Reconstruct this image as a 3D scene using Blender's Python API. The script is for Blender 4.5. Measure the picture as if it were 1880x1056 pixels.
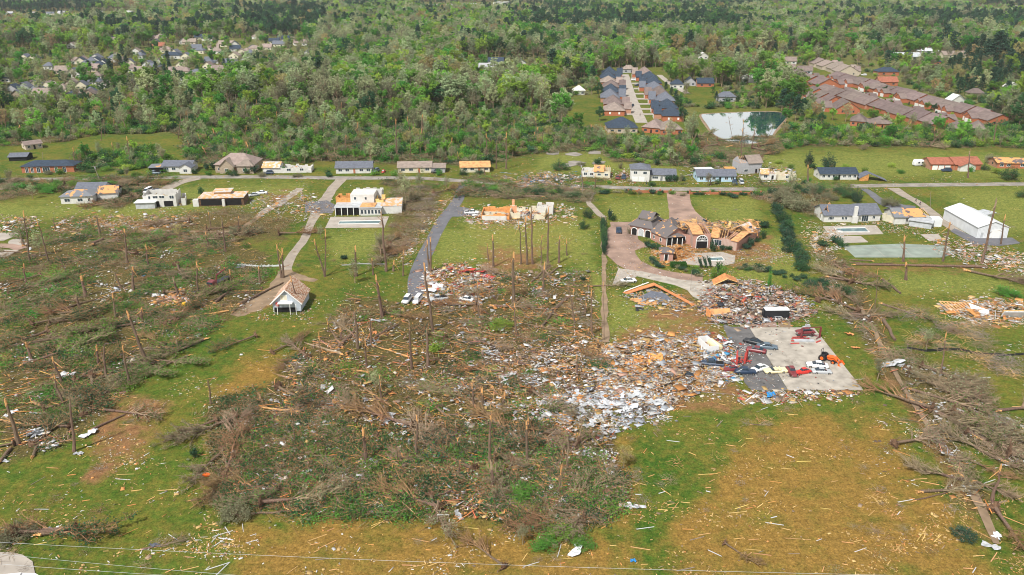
import bpy, math, random
import numpy as np
from mathutils import Vector, Matrix, noise as mnoise
R = math.radians
HAZE = 0.00005
random.seed(11)
for _o in list(bpy.data.objects): bpy.data.objects.remove(_o)
scene = bpy.context.scene
COL = scene.collection

# ------------------------------------------------------------------ camera
F, CH, W0, H0 = 1462.0, 87.0, 1880.0, 1056.0
TH = math.atan((528 + 60) / F)
cd = bpy.data.cameras.new('camera'); cam = bpy.data.objects.new('camera', cd); COL.objects.link(cam)
cam.location = (0, 0, CH); cam.rotation_euler = (R(90) - TH, 0, 0)
cd.sensor_width = 36; cd.lens = 36 * F / W0; cd.clip_start = 0.5; cd.clip_end = 30000
scene.camera = cam
# ------------------------------------------------------------------ sky, sun, exposure
SUN_EL, SUN_AZ = R(52), R(215)          # azimuth measured clockwise from +Y
w = bpy.data.worlds.new('World'); scene.world = w; w.use_nodes = True
nt = w.node_tree; nt.nodes.clear()
sky = nt.nodes.new('ShaderNodeTexSky'); sky.sky_type = 'NISHITA'; sky.sun_disc = False
sky.sun_elevation = SUN_EL; sky.sun_rotation = SUN_AZ; sky.altitude = 200; sky.dust_density = 2.0
tc = nt.nodes.new('ShaderNodeTexCoord'); mp = nt.nodes.new('ShaderNodeMapping'); mp.inputs['Scale'].default_value = (1, 1, 2.5)
nz = nt.nodes.new('ShaderNodeTexNoise'); nz.inputs['Scale'].default_value = 2.2; nz.inputs['Detail'].default_value = 7
cr = nt.nodes.new('ShaderNodeValToRGB'); cr.color_ramp.elements[0].position = .30; cr.color_ramp.elements[1].position = .50
mx = nt.nodes.new('ShaderNodeMixRGB'); mx.inputs['Color2'].default_value = (10.2, 10.0, 9.7, 1)
bg = nt.nodes.new('ShaderNodeBackground'); bg.inputs['Strength'].default_value = 0.055
out = nt.nodes.new('ShaderNodeOutputWorld'); L = nt.links.new
L(tc.outputs['Generated'], mp.inputs['Vector']); L(mp.outputs[0], nz.inputs['Vector']); L(nz.outputs['Fac'], cr.inputs[0])
sx = nt.nodes.new('ShaderNodeSeparateXYZ'); L(tc.outputs['Generated'], sx.inputs[0])
hr = nt.nodes.new('ShaderNodeValToRGB'); hr.color_ramp.elements[0].position = .20; hr.color_ramp.elements[1].position = .38; hr.color_ramp.elements[0].color = (24, 24, 24, 1); hr.color_ramp.elements[1].color = (6.5, 6.5, 6.5, 1)
L(sx.outputs['Z'], hr.inputs[0]); L(hr.outputs[0], mx.inputs['Color2'])
L(cr.outputs[0], mx.inputs['Fac']); L(sky.outputs[0], mx.inputs['Color1']); L(mx.outputs[0], bg.inputs[0]); L(bg.outputs[0], out.inputs[0])
sd = bpy.data.lights.new('sun', 'SUN'); sun = bpy.data.objects.new('sun', sd); COL.objects.link(sun)
sd.energy = 4.7; sd.angle = R(4); sd.color = (1, .975, .92)
sun.rotation_euler = (R(90) - SUN_EL, 0, -SUN_AZ + math.pi); sun.location = (0, 0, 300)
# light must travel away from the sun: local -Z points from sun direction downwards
_sdir = Vector((math.sin(SUN_AZ) * math.cos(SUN_EL), math.cos(SUN_AZ) * math.cos(SUN_EL), math.sin(SUN_EL)))
sun.rotation_euler = _sdir.to_track_quat('Z', 'Y').to_euler()
vs = scene.view_settings; vs.view_transform = 'Standard'; vs.look = 'None'; vs.exposure = 0.31; vs.gamma = 1
scene.cycles.use_denoising = True
scene.cycles.max_bounces = 5; scene.cycles.diffuse_bounces = 2; scene.cycles.transparent_max_bounces = 4; scene.cycles.volume_bounces = 0
scene.cycles.use_adaptive_sampling = False; scene.cycles.filter_width = 1.0

# ------------------------------------------------------------------ geometry of the view: a point of the photo <-> the ground
CT, ST = math.cos(TH), math.sin(TH)
def G(px, py, z=0.0):
    dx = (px - 940) / F; u = -(py - 528) / F
    wy = CT + u * ST; wz = -ST + u * CT
    t = (CH - z) / -wz
    return Vector((dx * t, wy * t, z))
def onplane(px, py, Y):
    dx = (px - 940) / F; u = -(py - 528) / F
    wy = CT + u * ST; wz = -ST + u * CT
    t = Y / wy
    return Vector((dx * t, Y, CH + wz * t))
def P(v):
    x, y, z = v[0], v[1], v[2] - CH
    d = y * CT - z * ST; u = y * ST + z * CT
    return (940 + F * x / d, 528 - F * u / d)
def Pn(X, Y):
    d = Y * CT + CH * ST; u = Y * ST - CH * CT
    d = np.where(d < 1, 1, d)
    return 940 + F * X / d, 528 - F * u / d
def sc(py): return (py + 60) * CT / CH
def fbm(x, y, s, seed=0.0, o=3):
    return mnoise.fractal(Vector((x * s, y * s, seed)), 1.0, 2.0, o)

# ------------------------------------------------------------------ materials
MATS = {}
def mat(name, col, rough=.8, var=.15, scale=1.5, metal=0, rnd=0.0, col2=None, lo=.4, hi=.6, bump=0, spec=.3, detail=4, trans=0, stretch=None, attr=None):
    if name in MATS: return MATS[name]
    m = bpy.data.materials.new(name); m.use_nodes = True; n = m.node_tree; l = n.links.new
    b = n.nodes['Principled BSDF']; b.inputs['Roughness'].default_value = rough; b.inputs['Metallic'].default_value = metal
    b.inputs['Specular IOR Level'].default_value = spec
    t = n.nodes.new('ShaderNodeTexCoord'); src = t.outputs['Object']
    if stretch:
        mp = n.nodes.new('ShaderNodeMapping'); mp.inputs['Scale'].default_value = stretch; l(src, mp.inputs[0]); src = mp.outputs[0]
    nz = n.nodes.new('ShaderNodeTexNoise'); nz.inputs['Scale'].default_value = scale; nz.inputs['Detail'].default_value = detail
    l(src, nz.inputs['Vector'])
    r = n.nodes.new('ShaderNodeValToRGB'); l(nz.outputs['Fac'], r.inputs[0])
    c = tuple(col)
    if col2 is None:
        r.color_ramp.elements[0].position = .3; r.color_ramp.elements[1].position = .7
        r.color_ramp.elements[0].color = tuple(max(0, k * (1 - var)) for k in c) + (1,)
        r.color_ramp.elements[1].color = tuple(min(1, k * (1 + var)) for k in c) + (1,)
    else:
        r.color_ramp.elements[0].position = lo; r.color_ramp.elements[1].position = hi
        r.color_ramp.elements[0].color = c + (1,); r.color_ramp.elements[1].color = tuple(col2) + (1,)
    res = r.outputs[0]
    if attr:
        a = n.nodes.new('ShaderNodeAttribute'); a.attribute_name = attr
        q = n.nodes.new('ShaderNodeMixRGB'); q.blend_type = 'MULTIPLY'; q.inputs[0].default_value = 1
        l(a.outputs['Color'], q.inputs[1]); l(res, q.inputs[2]); res = q.outputs[0]
    if rnd:
        oi = n.nodes.new('ShaderNodeObjectInfo'); hs = n.nodes.new('ShaderNodeHueSaturation')
        mr = n.nodes.new('ShaderNodeMapRange'); mr.inputs[3].default_value = 1 - rnd; mr.inputs[4].default_value = 1 + rnd
        l(oi.outputs['Random'], mr.inputs[0]); l(mr.outputs[0], hs.inputs['Value'])
        mu = n.nodes.new('ShaderNodeMath'); mu.operation = 'MULTIPLY'; mu.inputs[1].default_value = 7.31
        fr = n.nodes.new('ShaderNodeMath'); fr.operation = 'FRACT'
        m2 = n.nodes.new('ShaderNodeMapRange'); m2.inputs[3].default_value = .5 - rnd * .10; m2.inputs[4].default_value = .5 + rnd * .10
        l(oi.outputs['Random'], mu.inputs[0]); l(mu.outputs[0], fr.inputs[0]); l(fr.outputs[0], m2.inputs[0]); l(m2.outputs[0], hs.inputs['Hue'])
        l(res, hs.inputs['Color']); res = hs.outputs[0]
    l(res, b.inputs['Base Color'])
    if bump:
        bp = n.nodes.new('ShaderNodeBump'); bp.inputs['Strength'].default_value = bump; bp.inputs['Distance'].default_value = .1
        l(nz.outputs['Fac'], bp.inputs['Height']); l(bp.outputs[0], b.inputs['Normal'])
    if trans:
        tr = n.nodes.new('ShaderNodeBsdfTranslucent'); ms = n.nodes.new('ShaderNodeMixShader'); ms.inputs[0].default_value = trans
        l(res, tr.inputs[0]); l(b.outputs[0], ms.inputs[1]); l(tr.outputs[0], ms.inputs[2])
        l(ms.outputs[0], n.nodes['Material Output'].inputs[0])
    MATS[name] = m; return m
def brickmat(name, c1, c2, mortar):
    m = mat(name, c1, .85, .1)
    n = m.node_tree; l = n.links.new; b = n.nodes['Principled BSDF']
    bt = n.nodes.new('ShaderNodeTexBrick'); bt.inputs['Scale'].default_value = 1.6
    bt.inputs['Color1'].default_value = c1 + (1,); bt.inputs['Color2'].default_value = c2 + (1,); bt.inputs['Mortar'].default_value = mortar + (1,)
    bt.inputs['Mortar Size'].default_value = .012
    t = n.nodes.new('ShaderNodeTexCoord'); mp = n.nodes.new('ShaderNodeMapping'); mp.inputs['Rotation'].default_value = (R(90), 0, 0)
    l(t.outputs['Object'], mp.inputs[0]); l(mp.outputs[0], bt.inputs['Vector']); l(bt.outputs['Color'], b.inputs['Base Color'])
    return m
M = dict(
 white=mat('white_siding', (.58, .57, .54), .6, .10, .8), cream=mat('cream_siding', (.6, .55, .42), .6, .1, .8),
 paleblue=mat('pale_blue_siding', (.42, .58, .70), .6, .08), grey=mat('grey_siding', (.36, .36, .38), .7, .1),
 tan=mat('tan_stone', (.34, .27, .2), .8, .25, 2.5), beige=mat('beige_wall', (.45, .38, .3), .8, .12),
 shedw=mat('blue_white_boards', (.42, .46, .52), .6, .12, .6, stretch=(6, 6, .3)),
 pink=brickmat('pink_brick', (.42, .21, .16), (.36, .18, .14), (.5, .42, .36)),
 brick=brickmat('red_brick', (.42, .125, .05), (.34, .10, .045), (.42, .3, .22)),
 navy=mat('navy_shingles', (.034, .050, .075), .85, .3, 1.2, detail=8), slate=mat('slate_shingles', (.12, .13, .16), .85, .22, 1.2, detail=8),
 brownr=mat('brown_shingles', (.165, .125, .115), .85, .22, .5, detail=8, rnd=.2), taupe=mat('taupe_shingles', (.24, .19, .165), .85, .2, .7, detail=8, rnd=.15),
 redr=mat('rust_shingles', (.30, .11, .07), .85, .25, 1, detail=8), orange=mat('bare_roof_decking', (.62, .33, .14), .75, scale=.9, col2=(.40, .20, .09), lo=.42, hi=.66, detail=10),
 torn=mat('torn_shingles_over_decking', (.62, .30, .12), .8, scale=.45, col2=(.13, .11, .11), lo=.5, hi=.53, detail=9),
 torn2=mat('torn_pale_roof', (.62, .33, .15), .8, scale=.6, col2=(.5, .48, .46), lo=.48, hi=.53, detail=9),
 torng=mat('torn_grey_roof', (.60, .30, .12), .8, scale=.33, col2=(.17, .18, .2), lo=.40, hi=.43, detail=9),
 battens=mat('stripped_battens', (.33, .12, .045), .8, scale=1.6, col2=(.60, .50, .40), lo=.48, hi=.52, stretch=(1, 2.4, 2.4), detail=8),
 metalw=mat('white_ribbed_metal', (.62, .64, .66), .45, .08, .5, spec=.5), metalg=mat('galvanised_metal', (.42, .44, .46), .45, .2, .8, spec=.5),
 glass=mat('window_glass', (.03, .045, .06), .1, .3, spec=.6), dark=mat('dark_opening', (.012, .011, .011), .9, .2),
 trim=mat('white_trim', (.72, .72, .70), .5, .05), conc=mat('concrete', (.36, .32, .28), .9, .14, .35, detail=10, bump=.1),
 wood=mat('fresh_split_wood', (.60, .36, .16), .8, .25, 2, rnd=.25), woodo=mat('orange_plywood', (.58, .27, .09), .8, .25, 1.5, rnd=.15),
 woodg=mat('weathered_grey_wood', (.24, .20, .17), .9, .3, 2), woody=mat('yellow_pine_board', (.56, .36, .13), .8, .2, 2, rnd=.3),
 bark=mat('grey_brown_bark', (.15, .10, .07), .95, .4, 1.6, stretch=(3, 3, .5), rnd=.15, bump=.3),
 twig=mat('dry_twigs', (.25, .15, .075), .95, .4, 1.2, rnd=.12), twigg=mat('grey_twigs', (.26, .195, .125), .95, .35, 1.2, rnd=.2),
 split=mat('splintered_heartwood', (.58, .31, .12), .85, .35, 2.2, stretch=(3, 3, .4)), root=mat('root_and_soil', (.13, .075, .045), 1, .5, 2.2, bump=.4),
 black=mat('black_paint', (.012, .014, .018), .45, .2, spec=.6), tyre=mat('tyre_rubber', (.018, .018, .018), .85, .2), chrome=mat('chrome', (.6, .6, .6), .2, .05, metal=1),
 cwhite=mat('white_car_paint', (.70, .71, .72), .45, .03, spec=.6), ccream=mat('cream_car_paint', (.72, .64, .40), .45, .03, spec=.6),
 cred=mat('red_car_paint', (.55, .03, .02), .45, .08, spec=.6), cmaroon=mat('maroon_car_paint', (.18, .03, .035), .45, .1, spec=.6),
 cnavy=mat('navy_car_paint', (.02, .04, .08), .45, .1, spec=.6), cgrey=mat('steel_blue_car_paint', (.10, .14, .18), .45, .1, spec=.6),
 csilver=mat('silver_car_paint', (.42, .44, .46), .3, .05, spec=.6), tractor=mat('orange_tractor_paint', (.72, .13, .02), .4, .08),
 redsteel=mat('red_painted_steel', (.45, .06, .05), .5, .2), yellow=mat('yellow_paint', (.7, .42, .03), .5, .2), blue=mat('blue_tarpaulin', (.03, .22, .5), .5, .15),
 skin=mat('skin', (.45, .28, .2), .6, .05), cloth=mat('dark_cloth', (.03, .035, .06), .9, .1), hair=mat('dark_hair', (.02, .015, .01), .8, .1),
 charcoal=mat('charcoal_brown_shingles', (.60, .30, .12), .85, scale=.5, col2=(.13, .115, .115), lo=.36, hi=.385, detail=10),
 sheet=mat('crumpled_pale_sheet', (.40, .41, .43), .5, .2, 1.2, rnd=.25), sheetw=mat('white_vinyl_sheet', (.56, .57, .60), .5, .1, 1, rnd=.12),
 court=mat('worn_green_court', (.23, .27, .235), .9, .2, .25, detail=9), poolw=mat('murky_pool_water', (.10, .17, .18), .08, .2, .5, spec=.6),
 asph=mat('asphalt', (.13, .13, .145), .9, .2, .3, detail=10), street=mat('worn_street_surface', (.25, .225, .20), .9, .3, .25, detail=10),
 gravel=mat('gravel', (.30, .255, .21), .95, .2, .4, detail=10), pave=mat('brown_stained_paving', (.28, .19, .15), .9, .35, .18, detail=10),
 slab2=mat('stained_dark_slab', (.125, .12, .12), .9, .35, .3, detail=10), dirt=mat('packed_dirt', (.24, .17, .11), .95, .25, .4, detail=9),
 slabm=mat('pale_slab', (.36, .325, .28), .9, .28, .4, detail=12),
 paint=mat('scattered_piece', (1, 1, 1), .75, .15, 2, attr='Col'),
)
# leaves
def leaf(name, c, rnd=.3, tr=.45): return mat(name, (c[0] * 1.12, c[1] * 1.13, c[2] * 1.2), .7, .32, .35, rnd=rnd, trans=tr, spec=.15)
M.update(lime=leaf('fresh_lime_leaves', (.22, .36, .05)), mid=leaf('mid_green_leaves', (.11, .25, .04)), olive=leaf('grey_olive_budding_twigs', (.24, .245, .135)),
 bud=leaf('tan_orange_buds', (.33, .265, .105)), darkg=leaf('dark_green_leaves', (.05, .125, .045)), pine=leaf('pine_needles', (.030, .070, .036), .2, .1),
 pale=leaf('pale_grey_green_leaves', (.31, .36, .18)), fallen_leaf=leaf('wilting_green_leaves', (.12, .18, .045)), yel=leaf('yellow_green_leaves', (.26, .30, .04)),
 hedge=leaf('clipped_hedge_leaves', (.05, .14, .025)))

# ------------------------------------------------------------------ mesh building
class MB:
    def __init__(s): s.v = []; s.f = []; s.m = []
    def add(s, vs, fs, mi=0):
        b = len(s.v); s.v.extend([tuple(q) for q in vs]); s.f.extend([tuple(b + i for i in q) for q in fs]); s.m.extend([mi] * len(fs))
    def box(s, x0, y0, z0, x1, y1, z1, mi=0):
        s.add([(x0, y0, z0), (x1, y0, z0), (x1, y1, z0), (x0, y1, z0), (x0, y0, z1), (x1, y0, z1), (x1, y1, z1), (x0, y1, z1)],
              [(0, 3, 2, 1), (4, 5, 6, 7), (0, 1, 5, 4), (1, 2, 6, 5), (2, 3, 7, 6), (3, 0, 4, 7)], mi)
    def obox(s, c, sz, rz=0, ry=0, rx=0, mi=0):
        mtx = Matrix.Translation(c) @ Matrix.Rotation(rz, 4, 'Z') @ Matrix.Rotation(ry, 4, 'Y') @ Matrix.Rotation(rx, 4, 'X')
        a, b, d = sz[0] / 2, sz[1] / 2, sz[2] / 2
        pts = [mtx @ Vector(q) for q in ((-a, -b, -d), (a, -b, -d), (a, b, -d), (-a, b, -d), (-a, -b, d), (a, -b, d), (a, b, d), (-a, b, d))]
        s.add(pts, [(0, 3, 2, 1), (4, 5, 6, 7), (0, 1, 5, 4), (1, 2, 6, 5), (2, 3, 7, 6), (3, 0, 4, 7)], mi)
    def tube(s, pts, rad, n=5, mi=0, cap=True):
        pts = [Vector(p) for p in pts]; b = len(s.v); k = len(pts)
        for i, p in enumerate(pts):
            d = (pts[min(i + 1, k - 1)] - pts[max(i - 1, 0)])
            if d.length < 1e-6: d = Vector((0, 0, 1))
            d.normalize(); a = d.orthogonal().normalized(); c = d.cross(a)
            if abs(d.z) < .95:
                a = Vector((0, 0, 1)).cross(d).normalized(); c = d.cross(a)
            r = rad[i] if hasattr(rad, '__len__') else rad
            for j in range(n):
                t = 2 * math.pi * j / n; s.v.append(tuple(p + a * (math.cos(t) * r) + c * (math.sin(t) * r)))
        for i in range(k - 1):
            for j in range(n):
                j2 = (j + 1) % n
                s.f.append((b + i * n + j, b + i * n + j2, b + (i + 1) * n + j2, b + (i + 1) * n + j)); s.m.append(mi)
        if cap:
            s.f.append(tuple(b + j for j in reversed(range(n)))); s.f.append(tuple(b + (k - 1) * n + j for j in range(n))); s.m += [mi, mi]
    def quad(s, c, u, v, mi=0):
        c = Vector(c); s.add([c - u - v, c + u - v, c + u + v, c - u + v], [(0, 1, 2, 3)], mi)
    def leafq(s, c, sz, mi=0, rng=random):
        u = Vector((rng.uniform(-1, 1), rng.uniform(-1, 1), rng.uniform(-.7, .7))).normalized()
        v = u.orthogonal().normalized(); v = Matrix.Rotation(rng.uniform(0, 6.3), 3, u) @ v
        s.quad(c, u * sz * rng.uniform(.5, 1.2) * .5, v * sz * rng.uniform(.4, 1) * .5, mi)
    def prism(s, poly, z0, z1, mi=0):
        n = len(poly); s.add([(p[0], p[1], z0) for p in poly] + [(p[0], p[1], z1) for p in poly],
              [tuple(reversed(range(n))), tuple(range(n, 2 * n))] + [(i, (i + 1) % n, n + (i + 1) % n, n + i) for i in range(n)], mi)
    def mesh(s, name, mats, smooth=False):
        me = bpy.data.meshes.new(name); me.from_pydata(s.v, [], s.f)
        for q in (mats if isinstance(mats, (list, tuple)) else [mats]): me.materials.append(q)
        if any(s.m): me.polygons.foreach_set('material_index', s.m)
        if smooth: me.polygons.foreach_set('use_smooth', [True] * len(s.f))
        me.update(); return me
    def build(s, name, mats, parent=None, loc=None, smooth=False):
        return link(name, s.mesh(name, mats, smooth), parent, loc)
def link(name, me, parent=None, loc=None):
    o = bpy.data.objects.new(name, me); COL.objects.link(o)
    if loc is not None: o.location = loc
    if parent: o.parent = parent
    return o
THINGS = []
def tag(o, label, cat, group=None, kind=None, auto=False):
    o['label'] = label; o['category'] = cat
    if group: o['group'] = group
    if kind: o['kind'] = kind
    if auto: THINGS.append(o)
    return o
def empty(name, loc=(0, 0, 0), rz=0):
    o = bpy.data.objects.new(name, None); COL.objects.link(o); o.location = loc; o.rotation_euler.z = rz; o.empty_display_size = .3; return o
def structure(o): o['kind'] = 'structure'; return o

# ------------------------------------------------------------------ painting ground zones (real surface kinds: mown grass, dead grass, soil, litter)
def seg_sd(px, py, poly):
    """signed distance in photo pixels, positive inside"""
    n = len(poly); d = np.full(px.shape, 1e9); ins = np.zeros(px.shape, bool)
    for i in range(n):
        x0, y0 = poly[i]; x1, y1 = poly[(i + 1) % n]
        ex, ey = x1 - x0, y1 - y0; L2 = ex * ex + ey * ey + 1e-9
        t = np.clip(((px - x0) * ex + (py - y0) * ey) / L2, 0, 1)
        d = np.minimum(d, np.hypot(px - x0 - t * ex, py - y0 - t * ey))
        c = ((y0 > py) != (y1 > py)) & (px < ex * (py - y0) / (y1 - y0 + 1e-12) + x0); ins ^= c
    return np.where(ins, d, -d)
def inside(px, py, poly):
    c = False; n = len(poly)
    for i in range(n):
        x0, y0 = poly[i]; x1, y1 = poly[(i + 1) % n]
        if (y0 > py) != (y1 > py) and px < (x1 - x0) * (py - y0) / (y1 - y0 + 1e-12) + x0: c = not c
    return c
def anyin(px, py, polys): return any(inside(px, py, q) for q in polys)
ZONE = dict(
 A=[(0, 470), (130, 400), (250, 420), (420, 430), (500, 470), (480, 540), (430, 580), (330, 640), (260, 690), (190, 770), (110, 820), (0, 850)],
 B=[(500, 700), (600, 600), (640, 540), (760, 560), (930, 500), (1080, 500), (1110, 620), (1120, 760), (1150, 930), (1040, 975), (760, 940), (560, 950), (420, 900), (430, 800)],
 B2=[(380, 740), (470, 720), (500, 900), (470, 960), (400, 940)],
 C=[(1490, 440), (1545, 470), (1600, 550), (1640, 640), (1700, 730), (1760, 820), (1840, 960), (1790, 940), (1700, 800), (1640, 710), (1590, 630), (1530, 560)],
 C2=[(1650, 640), (1760, 690), (1880, 790), (1890, 880), (1800, 830), (1700, 730)],
 D=[(340, 270), (350, 300), (480, 302), (620, 296), (720, 300), (900, 302), (960, 284), (1100, 276), (1130, 296), (1280, 306), (1350, 292), (1420, 276), (1500, 268), (1880, 272), (1880, 262), (1400, 250), (1080, 254), (700, 238), (400, 235), (340, 240)],
 B4=[(430, 790), (600, 760), (760, 800), (900, 790), (1060, 840), (1140, 930), (1040, 975), (760, 940), (560, 950), (430, 900)],
 N=[(1240, 262), (1400, 268), (1420, 290), (1350, 312), (1250, 306)],
 D2=[(140, 290), (240, 268), (330, 300), (270, 312), (150, 316)],
 D3=[(-20, 240), (190, 245), (120, 262), (-20, 270)],
 E=[(-20, 330), (150, 335), (260, 330), (290, 345), (210, 385), (110, 350), (-20, 372)],
 E2=[(860, 343), (1090, 352), (1080, 372), (860, 362)],
 Fh=[(1380, 360), (1480, 345), (1540, 355), (1500, 400), (1440, 380)],
 Fh2=[(1390, 375), (1430, 380), (1480, 500), (1450, 500), (1430, 430)],
 Gd=[(720, 340), (820, 345), (790, 400), (740, 470), (690, 480), (720, 400)],
 Hl=[(300, 400), (420, 385), (540, 400), (520, 440), (330, 450)],
 K=[(1640, 560), (1880, 620), (1880, 700), (1680, 640)],
)
BRUSH = ['A', 'B', 'B2', 'C', 'C2', 'D', 'E', 'E2', 'Fh', 'Gd', 'Hl']
PALEP = [[(-20, 372), (350, 368), (420, 385), (300, 400), (90, 400), (-20, 415)], [(330, 345), (560, 335), (560, 365), (480, 380), (320, 372)], [(600, 425), (700, 420), (760, 380), (770, 400), (720, 470), (610, 480)], [(800, 420), (1090, 410), (1090, 490), (1010, 480), (800, 485)], [(1090, 480), (1110, 520), (1100, 640), (1060, 620), (1040, 500)], [(1620, 500), (1880, 505), (1880, 545), (1640, 540)], [(1400, 280), (1880, 280), (1880, 325), (1420, 325)], [(1720, 345), (1900, 345), (1900, 430), (1840, 430)], [(1120, 540), (1260, 575), (1290, 610), (1110, 620)], [(1110, 365), (1235, 366), (1240, 405), (1130, 420)], [(1270, 366), (1385, 363), (1405, 420), (1330, 425)], [(1380, 440), (1450, 430), (1480, 520), (1250, 515), (1340, 500)], [(850, 400), (1070, 405), (1070, 470), (850, 470)], [(1180, 455), (1230, 490), (1210, 500), (1150, 470)], [(1000, 262), (1250, 300), (1250, 320), (980, 316)]]
TANP = [[(1360, 790), (1430, 755), (1630, 765), (1690, 860), (1800, 980), (1850, 1120), (1230, 1120), (1230, 960), (1300, 900)], [(430, 960), (700, 945), (1120, 980), (1170, 1120), (430, 1120)],
        [(480, 640), (560, 640), (450, 800), (380, 830), (400, 700)], [(870, 400), (1060, 405), (1060, 470), (860, 470)], [(1135, 790), (1165, 780), (1170, 1060), (1120, 1060)]]
SOILP = [[(430, 550), (500, 520), (540, 500), (560, 530), (470, 580), (430, 590)], [(620, 600), (720, 600), (860, 640), (900, 600), (780, 570), (700, 580)], [(880, 450), (1000, 450), (990, 500), (880, 510)],
         [(880, 640), (1120, 640), (1130, 760), (1140, 900), (1000, 780), (860, 740)], [(470, 350), (540, 345), (560, 375), (500, 380)], [(1560, 540), (1590, 540), (1800, 930), (1840, 1000), (1800, 1000), (1600, 660)],
         [(1250, 520), (1330, 600), (1380, 760), (1100, 760), (1110, 630)], [(120, 400), (330, 400), (330, 440), (130, 450)], [(1560, 485), (1820, 478), (1820, 500), (1560, 500)],
         [(1080, 225), (1140, 235), (1140, 255), (1080, 250)], [(180, 720), (330, 730), (260, 860), (150, 900)], [(770, 420), (800, 400), (850, 345), (830, 350)], [(1270, 430), (1420, 430), (1420, 490), (1200, 490)]]
def build_ground():
    def axis(a, b, step, lo, hi, g):
        mid = list(np.arange(a, b + .1, step)); L_, R_ = [], []
        x, s = a, step
        while x > lo: s *= g; x -= s; L_.append(x)
        x, s = b, step
        while x < hi: s *= g; x += s; R_.append(x)
        return np.array(L_[::-1] + mid + R_)
    xs = axis(-230, 230, 1.6, -9000, 9000, 1.12); ys = axis(95, 480, 1.6, -3000, 16000, 1.09)
    X, Y = np.meshgrid(xs, ys); nx, ny = len(xs), len(ys)
    px, py = Pn(X, np.maximum(Y, 40))
    def soft(polys, wd):
        o = np.zeros(X.shape)
        for q in polys:
            d = seg_sd(px, py, q); o = np.maximum(o, np.clip(.5 + d / (2 * wd), 0, 1))
        return o
    tan = soft(TANP, 26); soil = soft(SOILP, 13); litt = soft([ZONE[k] for k in BRUSH], 15)
    wood = np.clip((262 - py) / 14, 0, 1) * (1 - soft(CLEAR, 6))
    tan = np.maximum(tan, .0)
    me = bpy.data.meshes.new('ground'); me.vertices.add(nx * ny)
    co = np.stack([X, Y, np.zeros_like(X)], -1).reshape(-1).astype(np.float32); me.vertices.foreach_set('co', co)
    i, j = np.meshgrid(np.arange(nx - 1), np.arange(ny - 1)); b = (j * nx + i).reshape(-1)
    q = np.stack([b, b + 1, b + nx + 1, b + nx], -1).reshape(-1); nf = len(b)
    me.loops.add(nf * 4); me.loops.foreach_set('vertex_index', q.astype(np.int32)); me.polygons.add(nf)
    me.polygons.foreach_set('loop_start', (np.arange(nf) * 4).astype(np.int32)); me.update(calc_edges=True)
    a = me.color_attributes.new('zone', 'FLOAT_COLOR', 'POINT')
    a.data.foreach_set('color', np.stack([tan, soil, litt, wood], -1).reshape(-1).astype(np.float32))
    a = me.color_attributes.new('zone2', 'FLOAT_COLOR', 'POINT'); pd = soft(PALEP, 16)
    a.data.foreach_set('color', np.stack([pd, pd, pd, pd], -1).reshape(-1).astype(np.float32))
    m = bpy.data.materials.new('grass_and_soil'); m.use_nodes = True; n = m.node_tree; l = n.links.new; bs = n.nodes['Principled BSDF']
    bs.inputs['Roughness'].default_value = .95; bs.inputs['Specular IOR Level'].default_value = .1
    at = n.nodes.new('ShaderNodeAttribute'); at.attribute_name = 'zone'; sp = n.nodes.new('ShaderNodeSeparateColor'); l(at.outputs['Color'], sp.inputs[0])
    geo = n.nodes.new('ShaderNodeNewGeometry'); pos = geo.outputs['Position']
    def N(s, d=6, r=.6):
        z = n.nodes.new('ShaderNodeTexNoise'); z.inputs['Scale'].default_value = s; z.inputs['Detail'].default_value = d; z.inputs['Roughness'].default_value = r; l(pos, z.inputs['Vector']); return z.outputs['Fac']
    def ramp(x, a, b, ca, cb):
        r = n.nodes.new('ShaderNodeValToRGB'); r.color_ramp.elements[0].position = a; r.color_ramp.elements[1].position = b
        r.color_ramp.elements[0].color = ca + (1,); r.color_ramp.elements[1].color = cb + (1,); l(x, r.inputs[0]); return r.outputs[0]
    def mixc(f, a, b):
        x = n.nodes.new('ShaderNodeMixRGB'); l(f, x.inputs[0]); l(a, x.inputs[1]); l(b, x.inputs[2]); return x.outputs[0]
    def mth(op, a, b):
        x = n.nodes.new('ShaderNodeMath'); x.operation = op
        for k, y in ((0, a), (1, b)):
            if hasattr(y, 'links'): l(y, x.inputs[k])
            else: x.inputs[k].default_value = y
        x.use_clamp = (op == 'MULTIPLY_ADD'); return x.outputs[0]
    def mask(z, nz_, k=1.0, wdt=.16):   # zone weight pushed by noise into a ragged edge
        t = mth('ADD', z, mth('MULTIPLY', mth('SUBTRACT', nz_, .5), 1.7 * k))
        r = n.nodes.new('ShaderNodeMapRange'); r.inputs[1].default_value = .5 - wdt; r.inputs[2].default_value = .5 + wdt; l(t, r.inputs[0]); return r.outputs[0]
    g0 = ramp(N(.03, 7, .7), .36, .64, (.024, .084, .006), (.105, .142, .017))
    g1 = ramp(N(.9, 6, .75), .3, .7, (.018, .060, .007), (.115, .155, .028)); grass = mixc(ramp(N(.15, 5), .3, .7, (.3,) * 3, (.7,) * 3), g0, g1)
    dry = ramp(N(1.1, 6, .8), .32, .68, (.13, .078, .016), (.31, .19, .052)); col = grass
    col = mixc(mth('MULTIPLY', mask(mth('MULTIPLY', N(.06, 6, .7), 1.0), N(.5, 5, .7), .8), .42), col, dry)       # thin dry patches everywhere
    col = mixc(mask(mth('MULTIPLY', sp.outputs[0], .74), N(.12, 8, .75), 1.25, .3), col, dry)
    at2 = n.nodes.new('ShaderNodeAttribute'); at2.attribute_name = 'zone2'
    pdry = ramp(N(.9, 6, .8), .32, .68, (.085, .125, .020), (.25, .25, .065))
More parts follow.
